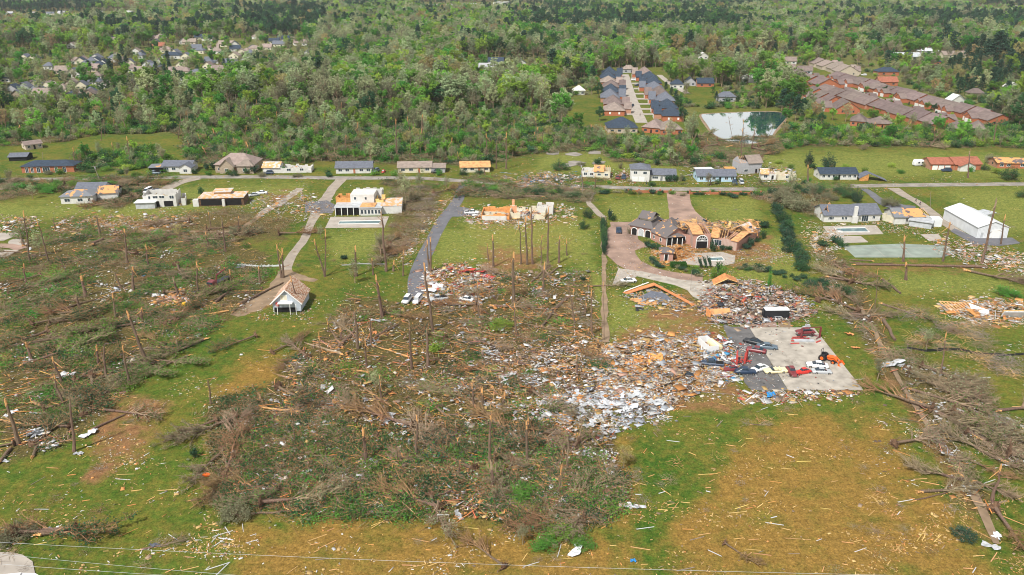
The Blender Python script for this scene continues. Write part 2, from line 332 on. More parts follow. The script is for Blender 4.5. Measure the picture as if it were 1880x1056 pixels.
    col = mixc(mth('MULTIPLY', mask(mth('MULTIPLY', at2.outputs['Fac'], .9), N(.14, 8, .75), 1.2, .3), .8), col, pdry)
    soilc = ramp(N(.8, 8, .75), .3, .7, (.12, .060, .026), (.30, .165, .08))
    col = mixc(mask(mth('MULTIPLY', sp.outputs[1], .6), N(.16, 8, .75), 1.2, .2), col, soilc)
    lit = ramp(N(1.3, 8, .8), .35, .65, (.036, .036, .014), (.155, .11, .045))
    col = mixc(mth('MULTIPLY', mask(sp.outputs[2], N(.25, 8, .75), 1.3, .25), .88), col, lit)
    wd = ramp(N(.2, 8, .8), .35, .65, (.07, .085, .025), (.18, .17, .06))
    wm = n.nodes.new('ShaderNodeMath'); wm.operation = 'MULTIPLY'; wm.inputs[1].default_value = .85; l(at.outputs['Alpha'], wm.inputs[0])
    col = mixc(wm.outputs[0], col, wd)
    fine = ramp(N(2.6, 4, .85), .30, .70, (.42, .42, .42), (1.62, 1.60, 1.55)); med = ramp(N(.45, 5, .8), .3, .7, (.74, .76, .74), (1.25, 1.23, 1.2))
    for f_ in (fine, med):
        x = n.nodes.new('ShaderNodeMixRGB'); x.blend_type = 'MULTIPLY'; x.inputs[0].default_value = 1; l(col, x.inputs[1]); l(f_, x.inputs[2]); col = x.outputs[0]
    l(col, bs.inputs['Base Color'])
    bp = n.nodes.new('ShaderNodeBump'); bp.inputs['Strength'].default_value = .6; bp.inputs['Distance'].default_value = .25; l(N(2.2, 6, .8), bp.inputs['Height']); l(bp.outputs[0], bs.inputs['Normal'])
    me.materials.append(m); structure(link('ground', me))
CLEAR = [  # open places among the woods
 [(-10, 262), (60, 250), (150, 247), (350, 246), (345, 268), (330, 305), (200, 302), (-10, 322)],
 [(1000, 180), (1096, 176), (1112, 205), (1130, 262), (1040, 225), (1000, 215)],
 [(1095, 128), (1215, 124), (1262, 215), (1262, 255), (1105, 258), (1090, 190)],
 [(1440, 130), (1560, 112), (1600, 140), (1840, 215), (1860, 250), (1700, 262), (1520, 240), (1430, 160)],
 [(1275, 200), (1440, 200), (1455, 262), (1290, 262)], [(1230, 150), (1330, 150), (1330, 195), (1270, 195), (1250, 175)],
 [(1380, 225), (1880, 262), (1880, 330), (1380, 330)]]
build_ground()
_rz = [0.0]
def ribbon(name, pts, wid, m, wob=.12, seed=1):
    """a surface strip along photo points, widths in metres"""
    _rz[0] += .004; z = .02 + _rz[0]; rr = random.Random(seed)
    c = [G(*p) for p in pts]; ws = wid if hasattr(wid, '__len__') else [wid] * len(c)
    P_, W_ = [], []
    for i in range(len(c) - 1):      # catmull-rom
        p0, p1, p2, p3 = c[max(i - 1, 0)], c[i], c[i + 1], c[min(i + 2, len(c) - 1)]
        k = max(3, int((p2 - p1).length / 4))
        for q in range(k):
            t = q / k
            P_.append(.5 * ((2 * p1) + (p2 - p0) * t + (2 * p0 - 5 * p1 + 4 * p2 - p3) * t * t + (3 * p1 - p0 - 3 * p2 + p3) * t ** 3)); W_.append(ws[i] * (1 - t) + ws[i + 1] * t)
    P_.append(c[-1]); W_.append(ws[-1]); v = []; n = len(P_)
    for i, p in enumerate(P_):
        d = (P_[min(i + 1, n - 1)] - P_[max(i - 1, 0)]).normalized(); nn = Vector((-d.y, d.x, 0))
        a = W_[i] / 2 * (1 + rr.uniform(-wob, wob)); b = W_[i] / 2 * (1 + rr.uniform(-wob, wob))
        v += [(p + nn * a)[:2] + (z,), (p - nn * b)[:2] + (z,)]
    mb = MB(); mb.add(v, [(2 * i, 2 * i + 1, 2 * i + 3, 2 * i + 2) for i in range(n - 1)]); return structure(mb.build(name, m))
def patch(name, pts, m, h=None):
    if h is None: _rz[0] += .004; h = .02 + _rz[0]
    mb = MB(); q = [tuple(G(*p))[:2] for p in pts]
    ar = sum(q[i][0] * q[(i + 1) % len(q)][1] - q[(i + 1) % len(q)][0] * q[i][1] for i in range(len(q)))
    if ar < 0: q.reverse()
    mb.prism(q, -.05, h); return structure(mb.build(name, m))
ribbon('street', [(-140, 332), (0, 330), (170, 328), (330, 325.5), (480, 325), (640, 327), (760, 327), (860, 333), (960, 340), (1095, 343), (1215, 347), (1395, 347), (1500, 345), (1600, 341), (1880, 338), (2050, 337)], 5.6, M['street'], .10)
ribbon('driveway', [(852, 336), (846, 352), (838, 372), (815, 402), (795, 438), (776, 478), (766, 512), (768, 553)], [4.6, 4.2, 4.6, 5, 4.6, 5, 5.4, 6], M['asph'], .06)
patch('driveway', [(826, 378), (852, 381), (872, 384), (872, 396), (840, 398), (812, 398)], M['asph'])
ribbon('driveway', [(628, 328), (612, 345), (600, 362), (590, 378), (572, 408), (558, 440), (534, 472), (524, 498)], [5, 4.6, 4.5, 6, 3.2, 3.0, 3, 3.6], M['gravel'], .1)
ribbon('dirt_track', [(524, 496), (520, 520), (492, 545), (458, 566), (430, 580)], [4, 7, 8, 7, 3], M['dirt'], .2)
ribbon('dirt_track', [(526, 500), (550, 510), (580, 516)], [3, 4, 2], M['dirt'], .2)
patch('driveway', [(560, 372), (600, 368), (618, 378), (610, 392), (560, 390)], M['asph'])
ribbon('driveway', [(362, 327), (330, 335), (305, 346), (286, 352)], [7, 6, 6, 5], M['gravel'], .06)
ribbon('driveway', [(-60, 350), (0, 347), (40, 341), (90, 338)], [4, 4, 4, 3], M['gravel'], .1)
ribbon('dirt_track', [(552, 346), (530, 362), (508, 376), (480, 392)], [3.4, 3.4, 4.5, 3], M['gravel'], .15)
ribbon('dirt_track', [(480, 392), (455, 412), (420, 425), (300, 424), (250, 425)], [2.5, 2.2, 2, 2, 2], M['dirt'], .15)
ribbon('driveway', [(1244, 352), (1247, 370), (1252, 388), (1264, 405)], [9.5, 9, 10, 14], M['pave'], .04)
ribbon('driveway', [(1160, 413), (1200, 411), (1264, 409), (1325, 414)], [7, 9, 9, 3], M['pave'], .06)
ribbon('driveway', [(1150, 414), (1139, 428), (1136, 450), (1147, 476), (1180, 495), (1230, 508), (1290, 514)], [9, 11, 10.5, 9, 8.5, 8.5, 8], M['pave'], .05)
patch('forecourt', [(1120, 408), (1165, 408), (1172, 440), (1190, 452), (1160, 462), (1128, 450)], M['pave'])
patch('parking_pad', [(1136, 492), (1124, 523), (1146, 525), (1170, 507)], M['conc'])
patch('apron', [(1136, 493), (1180, 499), (1250, 514), (1285, 517), (1318, 517), (1316, 534), (1300, 556), (1272, 545), (1262, 533), (1240, 524), (1168, 507)], M['slabm'])
patch('apron', [(1286, 553), (1330, 545), (1345, 566), (1304, 572)], M['pave'])
patch('concrete_slab', [(1376, 602), (1494, 602), (1584.5, 716.5), (1447, 717)], M['slabm'], .14)
patch('asphalt_slab', [(1328, 600), (1375.5, 602), (1446, 717), (1380, 717), (1366, 702), (1352, 650), (1335, 618)], M['slab2'], .11)
patch('apron', [(1376, 588), (1424, 588), (1427, 601), (1362, 601)], M['pave'])
patch('gravel_pad', [(1428, 592), (1450, 592), (1454, 601), (1428, 601)], M['dirt'])
patch('tennis_court', [(1547, 452), (1655, 448), (1740, 452), (1757, 466), (1728, 473), (1570, 473)], M['court'])
for q in ([(1552, 455), (1745, 455)], [(1572, 470), (1745, 469)], [(1600, 450), (1625, 472)], [(1652, 449), (1676, 472)], [(1705, 451), (1728, 472)]): ribbon('court_marking', q, .12, M['conc'], 0)
patch('patio', [(1511, 416), (1608, 414), (1622, 430), (1522, 433)], M['conc'], .12)
patch('parking_pad', [(1537, 434), (1580, 434), (1594, 445), (1546, 447)], M['conc'])
patch('parking_pad', [(1690, 431), (1722, 430), (1732, 441), (1706, 443)], M['conc'])
ribbon('driveway', [(1640, 346), (1662, 360), (1690, 375), (1731, 407), (1768, 432), (1800, 450)], [5, 4.2, 4, 4, 4, 3], M['gravel'], .06)
ribbon('driveway', [(1585, 347), (1600, 356), (1612, 366), (1640, 378), (1680, 384)], [3, 3.4, 4, 9, 8], M['asph'], .06)
patch('apron', [(1792, 437), (1858, 437), (1873, 447), (1835, 452), (1788, 449), (1745, 425), (1752, 420)], M['asph'])
patch('patio', [(607, 399), (714, 398), (706, 418), (597, 419)], M['conc'], .12)
patch('parking_pad', [(-40, 428), (44, 428), (8, 442), (-40, 445)], M['conc'])
patch('parking_pad', [(-40, 458), (35, 460), (11, 472), (-40, 475)], M['conc'])
patch('paved_circle', [(33 + 18 * math.cos(t * .349), 446 + 7 * math.sin(t * .349)) for t in range(18)], M['conc'])
ribbon('path', [(-40, 452), (15, 452), (40, 458)], 4, M['pave'])
patch('driveway', [(-60, 1016), (20, 1015), (42, 1020), (60, 1032), (66, 1060), (60, 1120), (-60, 1120)], M['conc'])
patch('patio', [(1268, 466), (1325, 463), (1350, 470), (1348, 484), (1320, 490), (1290, 488), (1238, 484)], M['conc'], .1)
ribbon('street', [(1146, 137), (1149, 145), (1156, 170), (1166, 198), (1178, 226)], 7.4, M['conc'], .03)
ribbon('street', [(1512, 146), (1540, 157), (1605, 180), (1666, 202), (1748, 222), (1800, 236)], 7.5, M['street'], .03)
ribbon('street', [(640, 118), (690, 130), (800, 136), (960, 136)], 5, M['conc'], .05)
ribbon('street', [(1210, 138), (1225, 150), (1244, 162), (1262, 172)], 5, M['conc'], .05)
ribbon('street', [(96, 190), (97, 165), (92, 150)], [12, 9, 7], M['conc'], .05)
ribbon('street', [(1690, 145), (1760, 146), (1900, 148)], 5, M['street'], .05)
ribbon('path', [(1108, 400), (1108, 440), (1109, 480), (1109, 560), (1112, 630)], [2, 1.6, 1.6, 1.6, 1.6], M['dirt'], .5)
ribbon('path', [(1562, 538), (1600, 600), (1640, 680), (1690, 760), (1745, 840), (1785, 905), (1830, 1000)], [.9, 1.2, 1, 1.6, 1.0, 1.5, 1], M['dirt'], .5)
for q in ([(1090, 352), (1080, 372), (1108, 400)],): ribbon('path', q, 2.5, M['gravel'], .3)
for k, (x, y) in enumerate([(1012, 281), (1055, 284), (1090, 281), (1060, 299), (1098, 299), (1045, 303)]):
    patch('puddle', [(x + (14 + 5 * math.sin(k * 3 + t)) * math.cos(t * .7), y + (3.2 + math.sin(t + k)) * math.sin(t * .7)) for t in range(9)], M['street'])
# pond
pond = MB(); pp = [(1287, 212), (1300, 209), (1345, 207), (1400, 205), (1436, 207), (1445, 214), (1424, 240), (1412, 256), (1380, 264), (1345, 262), (1312, 248), (1298, 230)]
pc = [G(*p) for p in pp]; pq = []
for i in range(len(pc)):
    p0, p1, p2, p3 = pc[i - 1], pc[i], pc[(i + 1) % len(pc)], pc[(i + 2) % len(pc)]
    for q in range(5):
        t = q / 5; pq.append(tuple(.5 * ((2 * p1) + (p2 - p0) * t + (2 * p0 - 5 * p1 + 4 * p2 - p3) * t * t + (3 * p1 - p0 - 3 * p2 + p3) * t ** 3))[:2])
mw = bpy.data.materials.new('pond_water'); mw.use_nodes = True; b = mw.node_tree.nodes['Principled BSDF']
b.inputs['Base Color'].default_value = (.02, .06, .06, 1); b.inputs['Roughness'].default_value = .03; b.inputs['IOR'].default_value = 2.1
nz = mw.node_tree.nodes.new('ShaderNodeTexNoise'); nz.inputs['Scale'].default_value = .3; bp = mw.node_tree.nodes.new('ShaderNodeBump'); bp.inputs['Strength'].default_value = .04
mw.node_tree.links.new(nz.outputs['Fac'], bp.inputs['Height']); mw.node_tree.links.new(bp.outputs[0], b.inputs['Normal'])
pond.prism(pq[::-1], -.05, .05); structure(pond.build('water', mw))
bank = MB(); nq = len(pq); cx = sum(p[0] for p in pq) / nq; cy = sum(p[1] for p in pq) / nq
for i in range(nq):
    a, b2 = pq[i], pq[(i + 1) % nq]
    def o_(p, k, z): d = Vector((p[0] - cx, p[1] - cy)).normalized(); return (p[0] + d.x * k, p[1] + d.y * k, z)
    bank.add([o_(a, -.4, .04), o_(b2, -.4, .04), o_(b2, .6, .25), o_(a, .6, .25), o_(a, 1.6, 0.01), o_(b2, 1.6, 0.01)], [(0, 1, 2, 3), (3, 2, 5, 4)])
structure(bank.build('shore', M['dirt']))
# ================================================================== buildings
def frame(A, B, depth_px=None):
    a, b = G(*A), G(*B); d = (b - a); return a, math.atan2(d.y, d.x), d.length
def ringwall(mb, W, D, h, t=.22, mi=0, gaps=(), jag=0, rng=random):
    """four thin walls, open above; jag makes a broken top edge; gaps=(side,u0,u1) removes pieces"""
    segs = [('f', (0, 0), (W, 0)), ('r', (W, t), (W, D - t)), ('b', (W, D), (0, D)), ('l', (0, D - t), (0, t))]
    for k, p, q in segs:
        L_ = math.hypot(q[0] - p[0], q[1] - p[1]); n = max(2, int(L_ / 1.3)) if (jag or gaps) else 1
        for i in range(n):
            u0, u1 = i / n, (i + 1) / n
            if any(g[0] == k and u1 > g[1] and u0 < g[2] for g in gaps): continue
            hh = h - (rng.random() ** 2.2) * jag * h if jag else h
            x0, y0 = p[0] + (q[0] - p[0]) * u0, p[1] + (q[1] - p[1]) * u0; x1, y1 = p[0] + (q[0] - p[0]) * u1, p[1] + (q[1] - p[1]) * u1
            if k == 'f': mb.box(x0, 0, 0, x1, t, hh, mi)
            elif k == 'b': mb.box(x1, D - t, 0, x0, D, hh, mi)
            elif k == 'r': mb.box(W - t, y0, 0, W, y1, hh, mi)
            else: mb.box(0, y1, 0, t, y0, hh, mi)
def gable_wall(mb, W, D, h, rh, axis):
    mb.box(0, 0, 0, W, D, h)
    if axis == 'x':      # ridge along x
        for x0, x1 in ((0, .2), (W - .2, W)): mb.add([(x0, 0, h), (x0, D, h), (x0, D / 2, h + rh), (x1, 0, h), (x1, D, h), (x1, D / 2, h + rh)], [(0, 2, 1), (3, 4, 5), (0, 3, 5, 2), (1, 2, 5, 4)])
    else:
        for y0, y1 in ((0, .2), (D - .2, D)): mb.add([(0, y0, h), (W, y0, h), (W / 2, y0, h + rh), (0, y1, h), (W, y1, h), (W / 2, y1, h + rh)], [(0, 1, 2), (3, 5, 4), (0, 2, 5, 3), (1, 4, 5, 2)])
def slab_roof(mb, W, D, h, rh, axis, o=.5, t=.18, u0=0, u1=1):
    if axis == 'x':
        k = rh / (D / 2); x0, x1 = -o + (W + 2 * o) * u0, -o + (W + 2 * o) * u1; z = h - o * k
        for ya, yb in ((-o, D / 2), (D + o, D / 2)):
            mb.add([(x0, ya, z + .04), (x1, ya, z + .04), (x1, yb, h + rh + .04), (x0, yb, h + rh + .04), (x0, ya, z + t), (x1, ya, z + t), (x1, yb, h + rh + t), (x0, yb, h + rh + t)],
                   [(0, 3, 2, 1), (4, 5, 6, 7), (0, 1, 5, 4), (1, 2, 6, 5), (2, 3, 7, 6), (3, 0, 4, 7)])
    else:
        k = rh / (W / 2); y0, y1 = -o + (D + 2 * o) * u0, -o + (D + 2 * o) * u1; z = h - o * k
        for xa, xb in ((-o, W / 2), (W + o, W / 2)):
            mb.add([(xa, y0, z + .04), (xa, y1, z + .04), (xb, y1, h + rh + .04), (xb, y0, h + rh + .04), (xa, y0, z + t), (xa, y1, z + t), (xb, y1, h + rh + t), (xb, y0, h + rh + t)],
                   [(0, 3, 2, 1), (4, 5, 6, 7), (0, 1, 5, 4), (1, 2, 6, 5), (2, 3, 7, 6), (3, 0, 4, 7)])
def hip_roof(mb, W, D, h, rh, o=.5):
    x0, y0, x1, y1 = -o, -o, W + o, D + o
    if W >= D: r0, r1 = (x0 + (D / 2 + o), D / 2), (x1 - (D / 2 + o), D / 2)
    else: r0, r1 = (W / 2, y0 + (W / 2 + o)), (W / 2, y1 - (W / 2 + o))
    e = h + .02; z = h + .16
    v = [(x0, y0, e), (x1, y0, e), (x1, y1, e), (x0, y1, e), (x0, y0, z), (x1, y0, z), (x1, y1, z), (x0, y1, z), (r0[0], r0[1], h + rh), (r1[0], r1[1], h + rh)]
    f = [(3, 2, 1, 0), (0, 1, 5, 4), (1, 2, 6, 5), (2, 3, 7, 6), (3, 0, 4, 7)]
    f += [(4, 5, 9, 8), (5, 6, 9), (6, 7, 8, 9), (7, 4, 8)] if W >= D else [(4, 5, 8), (5, 6, 9, 8), (6, 7, 9), (7, 4, 8, 9)]
    mb.add(v, f)
def rubble_mesh(rng, W, D, H, n, pal):
    mb = MB()
    for i in range(n):
        k = rng.random(); r = abs(rng.gauss(0, .33)); x = W / 2 + rng.uniform(-.5, .5) * W; y = D / 2 + rng.uniform(-.5, .5) * D
        e = max(0, 1 - (((x - W / 2) / (W / 2)) ** 2 + ((y - D / 2) / (D / 2)) ** 2) * .8)
        z = rng.random() * H * e + .06
        if k < .55: s = (rng.uniform(.8, 3.4), rng.uniform(.08, .22), .06)
        elif k < .85: s = (rng.uniform(.5, 1.8), rng.uniform(.4, 1.2), .05)
        else: s = (rng.uniform(.3, .9), rng.uniform(.3, .7), rng.uniform(.2, .6))
        mb.obox((x, y, z), s, rng.uniform(0, 3.14), rng.gauss(0, .3), rng.gauss(0, .3), rng.choices(range(len(pal)), [1] * len(pal))[0])
    return mb
PAL = [M['wood'], M['woodo'], M['white'], M['woodg'], M['sheet'], M['pink'], M['wood'], M['navy']]
def window(root, W, D, face, u, w, z0, z1, detail, arch=False, pm=None):
    """frame standing 4 cm off the wall, pane inside it"""
    y = {'f': 0, 'b': D}.get(face); t = .07
    def put(mb, a0, a1, c0, c1, o0, o1):
        if face == 'f': mb.box(a0, -o1, c0, a1, -o0, c1)
        elif face == 'b': mb.box(a0, D + o0, c0, a1, D + o1, c1)
        elif face == 'l': mb.box(-o1, a0, c0, -o0, a1, c1)
        else: mb.box(W + o0, a0, c0, W + o1, a1, c1)
    a0, a1 = u - w / 2, u + w / 2; g = MB(); put(g, a0, a1, z0, z1, .004, .03)
    if not detail: return g.build('window', pm or M['glass'], root)
    f = MB(); e = .12
    put(f, a0 - e, a0, z0 - e, z1 + e, .004, t); put(f, a1, a1 + e, z0 - e, z1 + e, .004, t)
    put(f, a0, a1, z0 - e, z0, .004, t); put(f, a0, a1, z1, z1 + e, .004, t)
    if w > .8:
        n = max(2, round(w / .9))
        for i in range(1, n): x = a0 + (a1 - a0) * i / n; put(f, x - .035, x + .035, z0, z1, .032, .06)
    fo = f.build('window', M['trim'], root); g.build('pane', pm or M['glass'], fo); return fo
def house(name, label, A, B, D, h=2.7, roof='gable', rh=1.8, axis='x', wm='white', rm='slate', nwin=3, door=True, garage=0, detail=1, chimney=False, cat='house', group=None, gaps=(), jag=0, rub=0, rpart=(0, 1), auto=False, wins=None, H=None, seed=0, o=.5, side=True):
    a, rz, W = frame(A, B); root = empty(name, a, rz); tag(root, label, cat, group, auto=auto)
    rng = random.Random(seed + int(A[0]))
    mb = MB(); wmat = M[wm]; rmat = M[rm]
    if roof in ('open', 'part'): ringwall(mb, W, D, h, gaps=gaps, jag=jag, rng=rng); mb.box(.2, .2, 0, W - .2, D - .2, .05)
    elif roof in ('gable', 'gpart'): gable_wall(mb, W, D, h, rh, axis)
    else: mb.box(0, 0, 0, W, D, h)
    mb.build('wall', wmat, root)
    if roof in ('open', 'part') and W > 6:      # rooms inside
        q = MB()
        for k in range(1, int(W / 3.5)): x = W * k / int(W / 3.5) + rng.uniform(-.5, .5); q.box(x, .24, .06, x + .12, D * rng.uniform(.5, .9), h * rng.uniform(.4, .92))
        q.box(.3, D * .5, .06, W * .8, D * .5 + .12, h * .7); q.build('inner_wall', M['cream'], root)
    if roof not in ('open',):
        mb = MB()
        if roof == 'hip': hip_roof(mb, W, D, h, rh, o)
        elif roof == 'gable': slab_roof(mb, W, D, h, rh, axis, o)
        elif roof in ('gpart', 'part'): slab_roof(mb, W, D, h, rh, axis, o, u0=rpart[0], u1=rpart[1])
        elif roof == 'flat': mb.box(-o, -o, h + .003, W + o, D + o, h + .25)
        r = mb.build('roof', rmat, root)
        if roof in ('gpart', 'part'):
            tr = MB(); u0, u1 = rpart; xs = [k * .9 for k in range(int(W / .9) + 1)] if axis == 'x' else [k * .9 for k in range(int(D / .9) + 1)]
            for x in xs:
                uu = x / (W if axis == 'x' else D)
                if u0 - .02 < uu < u1 + .02 or rng.random() < .15: continue
                S = D if axis == 'x' else W
                for p, q in (((0, h), (S / 2, h + rh)), ((S, h), (S / 2, h + rh)), ((0, h), (S, h))):
                    c = (Vector((x, p[0], p[1])), Vector((x, q[0], q[1]))) if axis == 'x' else (Vector((p[0], x, p[1])), Vector((q[0], x, q[1])))
                    tr.tube(c, .07, 4)
            if tr.v: tr.build('roof_frame', M['wood'], root)
        if chimney: c = MB(); c.box(W * .3, D * .5 - .3, h, W * .3 + .7, D * .5 + .4, h + rh + .9); c.build('chimney', M['brick'] if wm != 'white' else M['white'], root)
    if garage:
        for g in range(garage):
            gx = .7 + g * 2.9
            q = MB(); q.box(gx, -.05, .02, gx + 2.5, -.004, 2.15); gd = q.build('garage_door', M['trim'], root)
    x0 = .4 + garage * 2.9
    if wins is not None:
        for (face, u, ww, z0, z1) in wins: window(root, W, D, face, u * (W if face in 'fb' else D), ww, z0, z1, detail)
    elif nwin:
        for k in range(nwin):
            u = x0 + (W - x0) * (k + .5) / nwin
            if door and nwin > 1 and k == nwin // 2:
                dd = MB(); dd.box(u - .45, -.06, .05, u + .45, -.004, 2.1); d_ = dd.build('door', M['dark'] if k % 2 else M['brick'], root)
                if detail: kk = MB(); kk.box(u + .28, -.12, 1.0, u + .36, -.06, 1.1); kk.build('handle', M['chrome'], d_)
            else: window(root, W, D, 'f', u, min(1.7, (W - x0) / nwin * .5), 1.0, min(2.1, h - .45), detail)
        if side and D > 5: window(root, W, D, 'r', D * .5, 1.0, 1.0, 2.0, detail); window(root, W, D, 'l', D * .5, 1.0, 1.0, 2.0, 0)
    if rub:
        rm_ = rubble_mesh(rng, W * .9, D * .9, h * .7, rub, PAL); o_ = rm_.build('rubble', PAL, root, (W * .05, D * .05, 0)); o_['kind'] = 'stuff'
    return root, W, D
def wing(root, A, B, D, h, roof, rh, axis, wm, rm, wins=(), pname='wall', rpart=(0, 1), gaps=(), jag=0, rub=0, seed=0, o=.45, detail=1):
    """a further volume of the house `root`"""
    a, rz, W = frame(A, B); rng = random.Random(seed + 3)
    mi = Matrix.Translation(root.location) @ Matrix.Rotation(root.rotation_euler.z, 4, 'Z'); mi.invert(); loc = mi @ a; ang = rz - root.rotation_euler.z
    def place(ob): ob.location = loc; ob.rotation_euler.z = ang; return ob
    mb = MB()
    if roof in ('open', 'part'): ringwall(mb, W, D, h, gaps=gaps, jag=jag, rng=rng); mb.box(.2, .2, 0, W - .2, D - .2, .05)
    elif roof in ('gable', 'gpart'): gable_wall(mb, W, D, h, rh, axis)
    else: mb.box(0, 0, 0, W, D, h)
    wo = place(mb.build(pname, M[wm], root))
    if roof != 'open':
        mb = MB()
        if roof == 'hip': hip_roof(mb, W, D, h, rh, o)
        elif roof == 'flat': mb.box(-o, -o, h + .003, W + o, D + o, h + .22)
        else: slab_roof(mb, W, D, h, rh, axis, o, u0=rpart[0], u1=rpart[1])
        place(mb.build('roof', M[rm], root))
        if roof in ('part', 'gpart') and rpart != (0, 1):
            tr = MB(); S = D if axis == 'x' else W; LL = W if axis == 'x' else D
            for k in range(int(LL / .8) + 1):
                x = k * .8
                if rpart[0] < x / LL < rpart[1]: continue
                for p, q in (((0, h), (S / 2, h + rh)), ((S, h), (S / 2, h + rh))):
                    c = (Vector((x, p[0], p[1])), Vector((x, q[0], q[1]))) if axis == 'x' else (Vector((p[0], x, p[1])), Vector((q[0], x, q[1])))
                    tr.tube(c, .07, 4)
            place(tr.build('roof_frame', M['wood'], root))
    for (face, u, ww, z0, z1) in wins:
        f = window(root, W, D, face, u * (W if face in 'fb' else D), ww, z0, z1, detail); place(f)
    if rub: ob = place(rubble_mesh(rng, W, D, h * .8, rub, PAL).build('rubble', PAL, root)); ob['kind'] = 'stuff'
    return wo, W, place
def localize(root, ob, px, py, z=0, rz=0):
    mi = (Matrix.Translation(root.location) @ Matrix.Rotation(root.rotation_euler.z, 4, 'Z')).inverted(); ob.location = mi @ (G(px, py) + Vector((0, 0, z))); ob.rotation_euler.z = rz - root.rotation_euler.z; ob.parent = root; return ob

# ---- row of houses on the north side of the street
house('ranch_house', 'long red brick ranch with white window bays and a dark hip roof, far left', (41, 318), (137, 316), 9, 2.9, 'hip', 2.0, wm='brick', rm='navy', wins=[('f', .1, 1.2, .1, 2.5), ('f', .2, 1, .1, 2.5), ('f', .32, 1.4, .1, 2.5), ('f', .47, 3, .1, 2.5), ('f', .66, 1.2, .1, 2.5), ('f', .82, 1.2, .1, 2.5)])
r, W, D = house('ranch_house', 'white house with dark roof and an orange torn carport beside a crushed car', (299, 316), (352, 316), 8, 2.8, 'gable', 1.7, rm='slate', nwin=4)
wing(r, (275, 318), (300, 317), 7, 2.4, 'flat', 0, 'x', 'dark', 'torng'); wing(r, (330, 319), (352, 319), 5, 2.8, 'gable', 1.6, 'y', 'white', 'slate', [('f', .5, 1.6, .8, 2)])
r, W, D = house('hip_roof_house', 'large tan stone house with steep taupe hip roofs above the street', (396, 317), (468, 317), 12, 3.6, 'hip', 4.2, wm='tan', rm='taupe', nwin=5)
wing(r, (404, 319), (430, 319), 5, 3.4, 'gable', 3.0, 'y', 'tan', 'taupe', [('f', .5, 1.4, 1, 2.2)]); wing(r, (436, 319), (466, 319), 6, 3.4, 'hip', 2.6, 'y', 'tan', 'taupe', [('f', .5, 2, 1, 2.2)])
r, W, D = house('wrecked_house', 'small white house with orange torn roof and a roofless wing at right', (483, 318), (513, 318), 8, 2.6, 'gable', 1.7, wm='white', rm='torn2', nwin=0, garage=1)
wing(r, (513, 318), (572, 317), 7, 2.6, 'open', 0, 'x', 'white', 'orange', [('f', .3, 1.8, 1, 2), ('f', .7, 1.6, 1, 2)], jag=.6, rub=60)
house('ranch_house', 'white ranch house with an intact slate blue roof, right of the torn white one', (617, 319), (683, 318), 8.5, 2.7, 'gable', 1.9, rm='slate', nwin=5)
r, W, D = house('ranch_house', 'cream ranch house with a mottled grey brown roof and side carport', (731, 318), (792, 317), 8.5, 2.6, 'gable', 1.7, wm='cream', rm='taupe', nwin=4)
wing(r, (792, 317), (817, 317), 7, 2.3, 'gable', 1.2, 'x', 'grey', 'taupe')
house('ranch_house', 'small cream house stripped to an orange roof deck, by the street', (846, 317), (899, 316), 8, 2.5, 'gable', 1.7, wm='cream', rm='orange', nwin=4)
r, W, D = house('wrecked_house', 'cream house with half its orange roof torn off, left of the two storey house', (1067, 325), (1092, 326), 8, 2.8, 'open', 0, wm='white', rm='orange', nwin=2, door=False, jag=.3, rub=50)
wing(r, (1091, 326), (1120, 327), 8, 2.9, 'part', 1.8, 'x', 'cream', 'torn', [('f', .3, 1.4, 1, 1.9), ('f', .75, 1.4, 1, 1.9)], rpart=(0, .6), rub=30)
r, W, D = house('two_storey_house', 'white two storey house with double garage and a low slate roofed wing', (1157, 333), (1192, 334), 8.5, 5.4, 'hip', 2.0, rm='slate', garage=2, nwin=0, wins=[('f', .25, 1.5, 3.4, 4.5), ('f', .75, 1.5, 3.4, 4.5), ('l', .5, 1, 3.4, 4.5)])
wing(r, (1193, 332), (1240, 333), 8, 2.8, 'gable', 1.7, 'x', 'white', 'slate', [('f', .2, 2.4, 1, 2), ('f', .45, .9, .1, 2.1), ('f', .7, 2, 1, 2)])
r, W, D = house('ranch_house', 'pale blue ranch house with slate roof and orange hole at its right end', (1280, 334), (1350, 334), 8.5, 2.7, 'gable', 1.9, wm='paleblue', rm='slate', nwin=6)
wing(r, (1283, 325), (1312, 324), 6, 2.6, 'flat', 0, 'x', 'white', 'metalw'); wing(r, (1332, 327), (1347, 327), 3.5, 4.05, 'flat', 0, 'x', 'woodo', 'woodo')
house('torn_gable_house', 'tall grey sided gable house with its left front ripped away', (1358, 320), (1397, 318), 8, 5, 'gpart', 2.6, wm='grey', rm='taupe', nwin=2, rpart=(.35, 1), seed=4)
r, W, D = house('wrecked_house', 'wrecked white house of broken walls right of the torn grey gable', (1397, 330), (1424, 331), 7, 2.7, 'part', 1.5, wm='white', rm='torn2', nwin=2, rpart=(0, .5), rub=50, jag=.4)
wing(r, (1428, 331), (1461, 331), 7, 2.6, 'open', 0, 'x', 'cream', 'orange', [('f', .5, 1.2, 1, 2)], jag=.8, rub=80)
r, W, D = house('ranch_house', 'white house with dark shutters and slate roof beside a collapsed carport', (1505, 330), (1573, 330), 8, 2.7, 'gable', 1.8, wm='white', rm='navy', nwin=7)
a, rz, Wc = frame((1577, 333), (1612, 333)); col = empty('collapsed_carport', a, rz); tag(col, 'collapsed carport roof lying tilted on the grass, orange rafters showing', 'carport')
